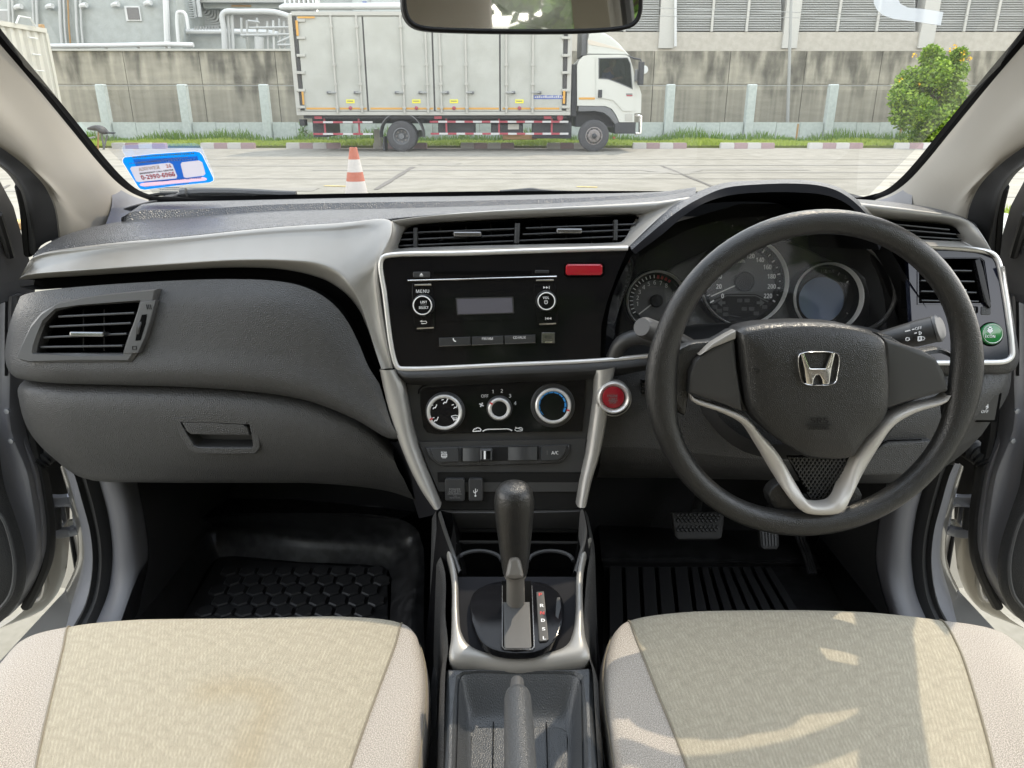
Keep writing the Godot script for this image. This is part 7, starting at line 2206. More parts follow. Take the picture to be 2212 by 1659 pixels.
	plate(c, "slide_cover", gt, [1087, 1300, 1144, 1300, 1148, 1396, 1145, 1400, 1092, 1400, 1089, 1396], 0.0016, M.smooth_grey, 0.0008)
	for e in [[1085, 1265, 1085, 1396, 1090, 1402, 1150, 1402, 1154, 1396, 1149, 1265]]:
		stroke(c, "slot_rim", gt, e, 1.6, M.smoke_chrome, 0.0025)
	plate(c, "gear_index", gt, [1158, 1278, 1175, 1277, 1185, 1380, 1180, 1384, 1166, 1385, 1163, 1380], 0.002, M.smooth_dark, 0.0008)
	var it := raised(gt, 0.0022)
	for q in [["P", 1167, 1284, 1], ["R", 1170, 1308, 0], ["N", 1171.5, 1324, 1], ["D", 1173, 1340, 0], ["S", 1174.5, 1358.5, 0], ["L", 1175.5, 1378, 0]]:
		writing(c, q[0], it, q[1], q[2], 9.0, M.red_ink if q[3] else M.white_ink, 0.0, true, "lettering", 1.25)
	plate(c, "lock_release", gt, [1203, 1290, 1210, 1290, 1212, 1310, 1206, 1336, 1200, 1330, 1201, 1305], 0.001, M.slat, 0.0005)
	# cup holders and tray in front of the lever
	var tray := thing("storage_tray", "black storage tray and cup holders at the foot of the centre panel", "tray", at(1110, 1170, -0.95))
	part(tray, "back_panel", patch([ats([950, 1102, -0.905, 1110, 1102, -0.905, 1262, 1100, -0.905]), ats([975, 1108, -0.90, 1110, 1108, -0.90, 1254, 1105, -0.90]), ats([992, 1144, -0.93, 1110, 1144, -0.93, 1248, 1146, -0.93])], 2, 1), M.smooth_grey)
	part(tray, "lip", tube([at(992, 1146, -0.925), at(1110, 1146, -0.925), at(1248, 1147, -0.925)], 0.003, 8), M.black)
	part(tray, "floor", patch([ats([985, 1146, -0.96, 1110, 1146, -0.96, 1252, 1146, -0.96]), ats([985, 1172, -0.93, 1110, 1172, -0.93, 1252, 1174, -0.93])], 2, 1), M.deep_black)
	part(tray, "edge_strip", tube([at(992, 1170, -0.92), at(1110, 1171, -0.92), at(1248, 1172, -0.92)], 0.002, 8), M.smooth_grey)
	var cu := [[1035.0, 0], [1190.0, 1]]
	part(tray, "cup_floor", box(Vector3(-0.085, 0.53, -0.93), Vector3(0.085, 0.54, -0.74)), M.deep_black)
	part(tray, "cup_front", patch([ats([985, 1175, -0.925, 1110, 1175, -0.925, 1252, 1176, -0.925]), ats([985, 1260, -0.93, 1110, 1260, -0.93, 1252, 1260, -0.93])], 2, 1), M.black)
	for q in cu:
		var u: float = q[0]
		var pts := []
		for i in 13:
			var a := PI * i / 12.0
			pts.append(at(u - cos(a) * 48.0, 1212 - sin(a) * 22.0, -0.88 - sin(a) * 0.02))
		part(tray, "cup_rim", tube(pts, 0.0028, 8), M.smooth_grey)
	part(tray, "tray_side", patch([ats([975, 1104, -0.9, 985, 1160, -0.9, 1000, 1240, -0.86]), ats([990, 1120, -0.95, 1000, 1170, -0.95, 1010, 1240, -0.93])], 3, 1), M.black)
	part(tray, "tray_side", patch([ats([1258, 1102, -0.9, 1252, 1160, -0.9, 1240, 1240, -0.86]), ats([1248, 1120, -0.95, 1244, 1170, -0.95, 1236, 1240, -0.93])], 3, 1), M.black)
	# gear lever
	var base := at_y(1114, 1300, 0.63)
	var tip := at(1110, 1048, -0.715)
	var gl := thing("gear_lever", "black leather-grained automatic gear lever standing in its gloss black gate", "gear lever", base)
	var ax := (tip - base).normalized()
	var lf := frame(base, ax, Vector3(0, 0, -1))
	var len := base.distance_to(tip)
	var kpx := mpp(lf, 1114, 1200)
	part(gl, "shaft", lathe([[0.0115, -0.01], [0.0108, 0.0], [0.0100, len * 0.28], [0.009, len * 0.3]], 24), M.lever_grey, lf)
	part(gl, "collar", lathe([[0.011, len * 0.235], [0.0125, len * 0.24], [0.0135, len * 0.27], [0.0135, len * 0.30], [0.011, len * 0.32]], 28), M.lever_grey, lf)
	var prof := []
	for q in [[0.0135, 0.27], [0.0155, 0.275], [0.0165, 0.32], [0.0185, 0.45], [0.0208, 0.6], [0.0225, 0.72], [0.0236, 0.82], [0.0236, 0.88], [0.022, 0.94], [0.018, 0.98], [0.011, 0.998], [0.0, 1.004]]:
		prof.append([q[0] * 0.92, q[1] * len])
	part(gl, "knob", lathe(prof, 36), M.wheel_skin, lf)
	var bf := frame(at(1111, 1215, tip.lerp(base, 0.62).z + 0.024), (EYE - at(1111, 1215, -0.7)), Vector3.UP)
	plate(gl, "tongue", bf, [1092, 1246, 1094, 1232, 1099, 1210, 1106, 1203, 1118, 1203, 1124, 1210, 1129, 1232, 1131, 1246, 1124, 1250, 1098, 1250], 0.0, M.lever_grey, 0.004, 2, 0.012)
	# handbrake
	var hb := thing("handbrake", "grey leather-grained handbrake lever lying in the console well", "handbrake", at_y(1118, 1600, 0.63))
	var p0 := at_y(1118, 1500, 0.645)
	var p1 := at_y(1126, 1700, 0.655)
	var p2 := p1 + (p1 - p0) * 1.2
	var d := (p1 - p0).normalized()
	part(hb, "grip", tube([p0 - d * 0.004, p0, p0 + d * 0.006, p0.lerp(p1, 0.3), p1, p2], [0.008, 0.0115, 0.0128, 0.0132, 0.0138, 0.014], 22), M.console_skin)
	part(hb, "button", tube([p0 - d * 0.022, p0 - d * 0.020, p0 - d * 0.016, p0], [0.004, 0.0062, 0.0068, 0.0068], 18), M.smooth_grey)

func floor_things() -> void:
	# passenger footwell tray mat with its raised hexagons
	var my := 0.30
	var m := thing("floor_mat", "black rubber tray mat with raised hexagons in the passenger footwell", "floor mat", at_y(650, 1290, my))
	var pan := [[470, 1206], [835, 1228], [838, 1345], [836, 1470], [330, 1470], [388, 1345]]
	var floor_rows := [[at_y(470, 1206, my), at_y(650, 1217, my), at_y(836, 1228, my)], [at_y(388, 1345, my), at_y(610, 1345, my), at_y(838, 1345, my)], [at_y(310, 1480, my), at_y(580, 1480, my), at_y(840, 1480, my)]]
	part(m, "pan", slab(floor_rows, 2, 2, Vector3(0, -0.006, 0)), M.mat_rubber)
	var rim_in := [at_y(310, 1480, my), at_y(388, 1345, my), at_y(460, 1214, my), at_y(478, 1203, my), at_y(650, 1214, my), at_y(822, 1224, my), at_y(840, 1234, my), at_y(842, 1345, my), at_y(844, 1480, my)]
	var offs := [[-50, -5, 0.03], [-55, -14, 0.035], [-42, -50, 0.04], [-30, -62, 0.04], [0, -56, 0.04], [28, -48, 0.04], [46, -30, 0.04], [46, 0, 0.04], [46, 0, 0.04]]
	var px := [[310, 1480], [388, 1345], [460, 1214], [478, 1203], [650, 1214], [822, 1224], [840, 1234], [842, 1345], [844, 1480]]
	var rim_mid := []
	var rim_out := []
	for i in px.size():
		rim_mid.append(at_y(px[i][0] + offs[i][0] * 0.5, px[i][1] + offs[i][1] * 0.5, my + 0.025))
		rim_out.append(at_y(px[i][0] + offs[i][0], px[i][1] + offs[i][1], my + 0.05))
	var rim_far := [at_y(180, 1480, 0.34), at_y(290, 1345, 0.36), at_y(392, 1142, 0.38), at_y(430, 1120, 0.40), at_y(650, 1108, 0.44), at_y(860, 1120, 0.42), at_y(905, 1150, 0.38), at_y(915, 1345, 0.34), at_y(920, 1480, 0.34)]
	part(m, "raised_rim", patch([rim_in, rim_mid, rim_out, rim_far], 4, 4), M.mat_rubber)
	part(m, "toe_flap", patch([[at_y(430, 1120, 0.40), at_y(650, 1108, 0.44), at_y(860, 1122, 0.42)], [at(440, 1070, -1.46), at(650, 1072, -1.47), at(900, 1095, -1.46)], [at(500, 1030, -1.54), at(700, 1030, -1.54), at(900, 1040, -1.54)]], 3, 3), M.mat_rubber)
	part(m, "side_flap", patch([[at_y(392, 1142, 0.38), at_y(290, 1345, 0.36), at_y(200, 1480, 0.34)], [at(420, 1090, -1.42), at_x(300, 1240, -0.62), at_x(260, 1345, -0.63)]], 3, 2), M.mat_rubber)
	for q in [[545, 1082, 895, 1098], [470, 1098, 890, 1128]]:
		for i in 6:
			var t0 := i / 6.0
			var t1 := (i + 0.86) / 6.0
			var a := at(lerpf(q[0], q[2], t0), lerpf(q[1], q[3], t0), -1.43)
			var b := at(lerpf(q[0], q[2], t1), lerpf(q[1], q[3], t1), -1.43)
			part(m, "flap_rib", tube([a, b], 0.0025, 6), M.mat_stud)
	var hexes := []
	var x0 := at_y(470, 1206, my).x
	var pitch := 0.0365
	var zfar := at_y(650, 1222, my).z
	var hexa := extr(circle(pitch * 0.5, 6), 0.0, 0.005, 0.0022, 1).mesh(20.0)
	for row in 9:
		for col in 20:
			var x := x0 - 0.14 + (col + 0.5 * (row % 2)) * pitch
			var z := zfar + 0.022 + row * pitch * 0.87
			var xl := lerpf(at_y(474, 1212, my).x, at_y(388, 1345, my).x, (z - zfar) / (at_y(388, 1345, my).z - zfar))
			if x < xl + 0.022 or x > at_y(838, 1345, my).x - 0.03:
				continue
			part(m, "hexagon", hexa, M.mat_stud, Transform3D(Basis(Vector3.UP, PI / 6) * Basis(Vector3.RIGHT, -PI / 2), Vector3(x, my, z)))
	# driver mat with ribs
	var dm := thing("floor_mat", "black rubber floor mat with long flat ribs in the driver's footwell", "floor mat", at_y(1500, 1280, my))
	part(dm, "sheet", slab([[at(1290, 1090, -1.5), at(1500, 1100, -1.5), at(1700, 1110, -1.48), at(1790, 1120, -1.45)], [at_y(1300, 1205, my + 0.03), at_y(1500, 1205, my + 0.03), at_y(1680, 1210, my + 0.03), at_y(1760, 1200, my + 0.03)], [at_y(1305, 1222, my), at_y(1500, 1224, my), at_y(1690, 1222, my), at_y(1775, 1230, my)], [at_y(1300, 1500, my), at_y(1500, 1500, my), at_y(1790, 1500, my), at_y(1920, 1480, my)]], 3, 4, Vector3(0, -0.006, 0)), M.mat_rubber)
	var far := [1312, 1346, 1382, 1417, 1452, 1488, 1510, 1532, 1554, 1576, 1598, 1622, 1646, 1668]
	var near := [1312, 1352, 1392, 1430, 1470, 1510, 1548, 1582, 1614, 1648, 1680, 1712, 1744, 1778]
	for i in 13:
		var g := 4.0
		var top := PackedVector2Array()
		var s := Soup.new()
		var vf := 1228.0
		var a := at_y(far[i] + g, vf, my + 0.001)
		var b := at_y(far[i + 1] - g, vf, my + 0.001)
		var c := at_y(near[i + 1] - g, 1400, my + 0.001)
		var d := at_y(near[i] + g, 1400, my + 0.001)
		s = extr(PackedVector2Array([Vector2(a.x, -a.z), Vector2(b.x, -b.z), Vector2(c.x, -c.z), Vector2(d.x, -d.z)]), 0.0, 0.006, 0.002, 2)
		part(dm, "rib", s, M.mat_stud, Transform3D(Basis(Vector3.RIGHT, -PI / 2), Vector3(0, my, 0)))
	# pedals
	var bp := thing("brake_pedal", "wide ribbed rubber brake pedal hanging under the steering wheel", "pedal", at(1505, 1135, -1.24))
	var bf := frame(at(1505, 1135, -1.24), Vector3(0, 0.75, 1))
	plate(bp, "pad", bf, [1451, 1106, 1565, 1105, 1564, 1130, 1560, 1160, 1553, 1165, 1466, 1165, 1458, 1158, 1455, 1135], 0.012, M.pedal, 0.004)
	for row in 5:
		for col in 11:
			var u := 1464.0 + col * 9.0 + (row % 2) * 4.5
			var v := 1113.0 + row * 6.0 + (8.0 if row > 2 else 0.0)
			if u > 1556 - row * 1.2:
				continue
			var p := on(raised(bf, 0.012), u, v)
			part(bp, "stud", extr(PackedVector2Array([Vector2(0.004, 0), Vector2(0, 0.004), Vector2(-0.004, 0), Vector2(0, -0.004)]), 0.0, 0.003, 0.001, 1), M.smooth_dark, raised(bf, 0.012) * Transform3D(Basis(), Vector3(p.x, p.y, 0)))
	part(bp, "arm", tube([at(1503, 1108, -1.26), at(1510, 1070, -1.32), at(1518, 1020, -1.40)], 0.009, 10), M.smooth_dark)
	var ap := thing("accelerator_pedal", "narrow upright accelerator pedal with long grooves right of the brake", "pedal", at(1660, 1150, -1.24))
	var af := frame(at(1660, 1150, -1.24), Vector3(0, 0.6, 1))
	plate(ap, "pad", af, [1636, 1100, 1680, 1100, 1684, 1178, 1679, 1187, 1650, 1187, 1643, 1180], 0.01, M.pedal, 0.003)
	for i in 5:
		stroke(ap, "groove_rib", raised(af, 0.01), [1645 + i * 7, 1104, 1650.5 + i * 6.4, 1178], 3.4, M.smooth_dark, 0.002)
	part(ap, "arm", tube([at(1665, 1100, -1.27), at(1670, 1050, -1.4)], 0.009, 10), M.smooth_dark)
	var cb := thing("cable_bundle", "black cables beside the accelerator pedal", "cables", at_y(1735, 1180, 0.42))
	for i in 3:
		part(cb, "cable", tube(spl([at(1712 + i * 7, 1120, -1.3), at(1722 + i * 7, 1160, -1.28), at(1738 + i * 6, 1200, -1.25), at(1750 + i * 6, 1240, -1.22)], 4), 0.004, 8), M.mat_rubber)
	var br := thing("release_lever", "small black bonnet release lever on the right kick panel", "lever", at(1900, 1150, -1.2))
	var rf := frame(at(1900, 1150, -1.2), Vector3(-0.3, 0.2, 1))
	pbox(br, "housing", rf, 1868, 1135, 1925, 1185, 0.012, M.slat, 0.004, 0.003, 0.02)
	pbox(br, "handle", rf, 1880, 1145, 1908, 1172, 0.02, M.smooth_grey, 0.003, 0.003, 0.02)
	stroke(br, "bonnet_symbol", raised(rf, 0.0205), [1885, 1160, 1891, 1158, 1894, 1153, 1901, 1156], 1.0, M.white_ink)


func steering_wheel() -> void:
	var d := ray(1757, 819)
	var c := EYE + d * 0.848
	var fr := frame(c, Vector3(0, 0.16, 0.987))
	var w := thing("steering_wheel", "black three-spoke steering wheel with chrome badge and silver lower spokes", "steering wheel", c)
	# rim
	var rows := []
	var R := 0.1752
	for i in 96:
		var a := TAU * i / 96
		var bump := 0.0
		for g in [0.0, PI]:
			bump += exp(-pow(wrapf(a - g, -PI, PI) / 0.32, 2.0))
		var low := exp(-pow(wrapf(a + PI / 2, -PI, PI) / 0.34, 2.0))
		var row := []
		for j in 20:
			var t := TAU * j / 20
			var rx := 0.0134 + 0.003 * bump
			if cos(t) < 0.0:
				rx += 0.004 * bump + 0.004 * low
			var ry := 0.0135
			var rr := R + cos(t) * rx
			row.append(fr * Vector3(cos(a) * rr, sin(a) * rr, sin(t) * ry))
		rows.append(row)
	rows.append(rows[0])
	var s := Soup.new()
	s.grid(rows, true)
	var o := 0.0
	for i in range(0, 120, 3):
		o += (s.p[i + 1] - s.p[i]).cross(s.p[i + 2] - s.p[i]).dot(s.p[i] - fr * Vector3(R, 0, 0))
	if o < 0.0:
		s.flip()
	part(w, "rim", s, M.wheel_skin)
	# spokes of leather-grained plastic running into the rim
	var zr := raised(fr, -0.004)
	for sd in [[[1430, 800, 1446, 770, 1490, 742, 1540, 735, 1590, 712, 1600, 800, 1620, 890, 1560, 876, 1494, 852, 1480, 900, 1440, 860], 0], [[2092, 800, 2076, 775, 2035, 752, 1985, 757, 1900, 720, 1910, 800, 1900, 890, 1960, 875, 2046, 850, 2052, 905, 2086, 860], 0]]:
		plate(w, "spoke_skin", raised(fr, -0.012), sd[0], 0.006, M.wheel_skin, 0.006, 3, 0.012)
	plate(w, "spoke_skin", raised(fr, -0.014), [1660, 1070, 1688, 1042, 1712, 1062, 1760, 1080, 1810, 1062, 1836, 1042, 1866, 1072, 1840, 1118, 1760, 1130, 1690, 1118], 0.008, M.wheel_skin, 0.006, 3, 0.012)
	# smooth switch blanks left and right
	plate(w, "spoke_cover", raised(fr, -0.006), [1588, 722, 1570, 736, 1530, 755, 1502, 780, 1490, 806, 1487, 850, 1560, 874, 1606, 892, 1602, 850, 1594, 800, 1590, 750], 0.012, M.smooth_dark, 0.005, 0, 0.02)
	plate(w, "spoke_cover", raised(fr, -0.006), [1908, 728, 1940, 740, 1990, 754, 2025, 775, 2042, 805, 2052, 842, 2046, 848, 1960, 870, 1906, 888, 1914, 850, 1914, 800, 1909, 760], 0.012, M.smooth_dark, 0.005, 0, 0.02)
	plate(w, "spoke_glint", raised(fr, -0.003), [1590, 714, 1590, 732, 1574, 738, 1540, 752, 1512, 768, 1540, 742, 1570, 724], 0.012, M.silver, 0.002)
	# silver V trim
	var vf := raised(fr, 0.0)
	var left := [[1489, 850], [1494, 866], [1560, 892], [1606, 918], [1640, 968], [1672, 1022], [1702, 1068], [1728, 1100], [1746, 1110]]
	var lin := [[1490, 851], [1500, 860], [1560, 880], [1612, 902], [1644, 938], [1680, 978], [1716, 1040], [1740, 1078], [1754, 1089]]
	var right := [[2049, 852], [2042, 868], [1975, 892], [1930, 920], [1896, 968], [1864, 1022], [1840, 1072], [1824, 1100], [1808, 1110]]
	var rin := [[2048, 853], [2036, 862], [1970, 878], [1920, 902], [1882, 940], [1852, 978], [1822, 1040], [1806, 1078], [1792, 1089]]
	var outp := []
	var inp := []
	var rise := func(q: Array) -> Vector3:
		var f3 := raised(vf, 0.017 * smoothstep(1020.0, 1085.0, q[1]))
		return f3 * Vector3(on(f3, q[0], q[1]).x, on(f3, q[0], q[1]).y, 0)
	for q in left:
		outp.append(rise.call(q))
	for q in lin:
		inp.append(rise.call(q))
	var ro := right.duplicate(); ro.reverse()
	var ri := rin.duplicate(); ri.reverse()
	for q in ro:
		outp.append(rise.call(q))
	for q in ri:
		inp.append(rise.call(q))
	part(w, "silver_spoke_trim", patch(band(outp, inp, [[0.0, -0.014], [0.0, 0.0], [0.25, 0.005], [0.75, 0.006], [1.0, 0.001], [1.0, -0.016]], fr.basis.z), 4, 3), M.silver_bright)
	# lower grille
	var mf := raised(fr, -0.010)
	plate(w, "grille_back", mf, [1700, 985, 1834, 985, 1822, 1074, 1790, 1084, 1752, 1082], 0.0, M.deep_black, 0.0)
	var net := Soup.new()
	var grid_f := raised(mf, 0.001)
	for fam in 2:
		for i in 26:
			var x := 1640.0 + i * 9.0
			var a := Vector2(x, 988) if fam == 0 else Vector2(x + 60, 988)
			var b := Vector2(x + 60, 1078) if fam == 0 else Vector2(x, 1078)
			# keep the piece inside the tapering opening
			var t0 := -1.0
			var t1 := -1.0
			for k in 31:
				var q := a.lerp(b, k / 30.0)
				var lo := lerpf(1702, 1752, (q.y - 988) / 90.0)
				var hi := lerpf(1830, 1808, (q.y - 988) / 90.0)
				if q.x > lo and q.x < hi:
					if t0 < 0.0:
						t0 = k / 30.0
					t1 = k / 30.0
			if t1 > t0 and t0 >= 0.0:
				var p := on(grid_f, a.lerp(b, t0).x, a.lerp(b, t0).y)
				var r := on(grid_f, a.lerp(b, t1).x, a.lerp(b, t1).y)
				var n := (r - p).normalized().orthogonal() * 0.0007
				net.add(extr(PackedVector2Array([p - n, r - n, r + n, p + n]), -0.001, 0.0004 * fam + 0.0008))
	part(w, "grille", net, M.smooth_dark, grid_f)
	# airbag pad
	var pf := raised(fr, 0.0)
	var pad := spl2(poly(pf, [1590, 714, 1620, 702, 1681, 695.5, 1750, 694, 1823, 700, 1880, 716, 1902, 732, 1907, 760, 1912, 800, 1913, 850, 1910, 880, 1898, 905, 1866, 940, 1845, 968, 1835, 982, 1800, 989, 1765, 989, 1735, 984, 1692, 958, 1650, 925, 1622, 896, 1608, 870, 1600, 810, 1592, 750]), 3)
	part(w, "airbag_pad", dome(pad, [[1.0, -0.03], [1.0, 0.0], [0.992, 0.006], [0.97, 0.012], [0.93, 0.016], [0.8, 0.0205], [0.6, 0.0225], [0.3, 0.0235]]), M.wheel_skin, pf)
	var tf := raised(fr, 0.0245)
	writing(w, "SRS", tf, 1770, 908, 12.0, M.black, 0.0, false, "embossed_lettering", 1.5)
	stroke(w, "embossed_rule", tf, [1740, 917.5, 1798, 917.5], 1.2, M.black, 0.0)
	writing(w, "AIRBAG", tf, 1769, 924, 8.0, M.black, 0.0, false, "embossed_lettering", 1.15)
	for q in [[1626, 798, 1640, 798, 1636, 806, 1630, 806], [1882, 803, 1894, 803, 1894, 797]]:
		stroke(w, "horn_mark", raised(fr, 0.0205), q, 1.2, M.black, 0.0)
	# badge: rounded ring and the letter shape inside it
	var bf := raised(fr, 0.0255)
	var ring_o := spl2(poly(bf, [1724, 764, 1740, 758.5, 1767, 757.5, 1794, 758.5, 1810, 764, 1813, 778, 1809, 808, 1804, 826, 1790, 832.5, 1767, 833.5, 1744, 832.5, 1730, 826, 1724, 808, 1720.5, 778]), 4)
	var ring_i := PackedVector2Array()
	var mid := on(bf, 1767, 795)
	for q in ring_o:
		ring_i.append(q + (mid - q).normalized() * 0.0022)
	var em := group_part(w, "badge", bf.origin)
	part(em, "ring", frame_ring(ring_o, ring_i, -0.003, 0.0035, 0.0012), M.chrome, bf)
	plate(em, "bar", bf, [1729, 763, 1737, 761.5, 1748, 790, 1751, 796, 1783, 796, 1786, 790, 1797, 761.5, 1805, 763, 1797, 795, 1792, 829.5, 1777, 831, 1776, 820, 1771, 811, 1763, 811, 1758, 820, 1757, 831, 1742, 829.5, 1737, 795], 0.003, M.chrome, 0.0012, 0, 0.0)

# ---------- seats ----------
func seat(called: String, label: String, rows: Array, first: Array) -> void:
	# rows: [v-independent points] each as eight (u, v, y): outer low, outer top, seam, middle, seam, crest, piping, low
	var grid := []
	for r in rows:
		var row := []
		for i in range(0, r.size(), 3):
			row.append(at_y(r[i], r[i + 1], r[i + 2]))
		grid.append(row)
	var t := thing(called, label, "car seat", grid[2][3] - Vector3(0, 0.35, 0))
	# nose of the cushion rolling down
	var nose := []
	for p in grid[0]:
		nose.append(p + Vector3(0, -0.05, -0.016))
	var nose2 := []
	for p in grid[0]:
		nose2.append(p + Vector3(0, -0.17, 0.01))
	var full := [nose2, nose]
	full.append_array(grid)
	var g := fine(full, 12, 7)
	var nc: int = g[0].size()
	var names := ["outer_bolster", "centre_cushion", "inner_bolster"]
	for k in 3:
		var lo: int = [0, 24, 48][k]
		var hi: int = [24, 48, nc - 1][k]
		var sub := []
		for r in g:
			var q: Array = r.slice(lo, hi + 1)
			if k == 1:
				# the centre panel sits a touch proud between its two seams
				var q2 := []
				for j in q.size():
					var e: float = minf(j, q.size() - 1 - j) / 6.0
					q2.append(q[j] + Vector3(0, 0.004 * minf(e, 1.0), 0))
				q = q2
			sub.append(q)
		var s := Soup.new()
		s.grid(sub)
		if k == 1:
			var path := []
			for i in range(0, first.size(), 2):
				path.append(at_y(first[i], first[i + 1], 0.59))
			for p in s.p:
				var d := 1.0
				for i in path.size() - 1:
					var a := Vector2(path[i].x, path[i].z)
					var b := Vector2(path[i + 1].x, path[i + 1].z)
					d = minf(d, Vector2(p.x, p.z).distance_to(Geometry2D.get_closest_point_to_segment(Vector2(p.x, p.z), a, b)))
				var w := exp(-pow(d / 0.016, 2.0)) if path.size() else 0.0
				s.tint.append(Color(1.0 - 0.06 * w, 1.0 - 0.10 * w, 1.0 - 0.17 * w))
		part(t, names[k], s.face(Vector3(grid[3][3].x, 3, grid[3][3].z)), M.seat_rib if k == 1 else M.seat_plain)
	for col in [24, 48]:
		var line := []
		for r in g:
			line.append(r[col] + Vector3(0, 0.0005, 0))
		part(t, "seam", tube(line, 0.0013, 6), M.seat_seam)
	var pip := []
	for r in g:
		pip.append(r[72] + Vector3(0, 0.0006, 0))
	part(t, "piping", tube(pip, 0.0014, 6), M.seat_seam)
	# base and backrest
	var x0: float = minf(grid[3][0].x, grid[3][-1].x)
	var x1: float = maxf(grid[3][0].x, grid[3][-1].x)
	part(t, "base", box(Vector3(x0 + 0.04, 0.30, -0.72), Vector3(x1 - 0.04, 0.47, -0.2), 0.02), M.black)
	var cx := (x0 + x1) / 2.0
	var back := []
	for q in [[0.55, -0.20, 0.25, 0.06], [0.75, -0.14, 0.25, 0.07], [0.95, -0.04, 0.235, 0.07], [1.1, 0.04, 0.21, 0.06], [1.16, 0.075, 0.18, 0.03]]:
		var row := []
		for i in 9:
			var f := -1.0 + i * 0.25
			row.append(Vector3(cx + f * q[2], q[0] - 0.02 * f * f, q[1] + 0.28 + q[3] * (0.25 * (1.0 - f * f))  - 0.06 * smoothstep(0.6, 0.9, absf(f)) ))
		back.append(row)
	part(t, "backrest", slab(back, 3, 3, Vector3(0, 0.02, 0.11), Vector3(cx, 1.0, -1.0)), M.seat_rib)
	var hr := frame(Vector3(cx, 1.27, 0.42), Vector3(0, 0.15, -1))
	part(t, "headrest", dome(rrect(0.25, 0.17, 0.05), [[1.0, -0.05], [1.02, 0.0], [0.97, 0.02], [0.85, 0.035], [0.5, 0.045]]), M.seat_plain, hr)
	for s in [-1, 1]:
		part(t, "headrest_post", tube([Vector3(cx + 0.06 * s, 1.1, 0.36), Vector3(cx + 0.06 * s, 1.22, 0.42)], 0.006, 8), M.chrome)

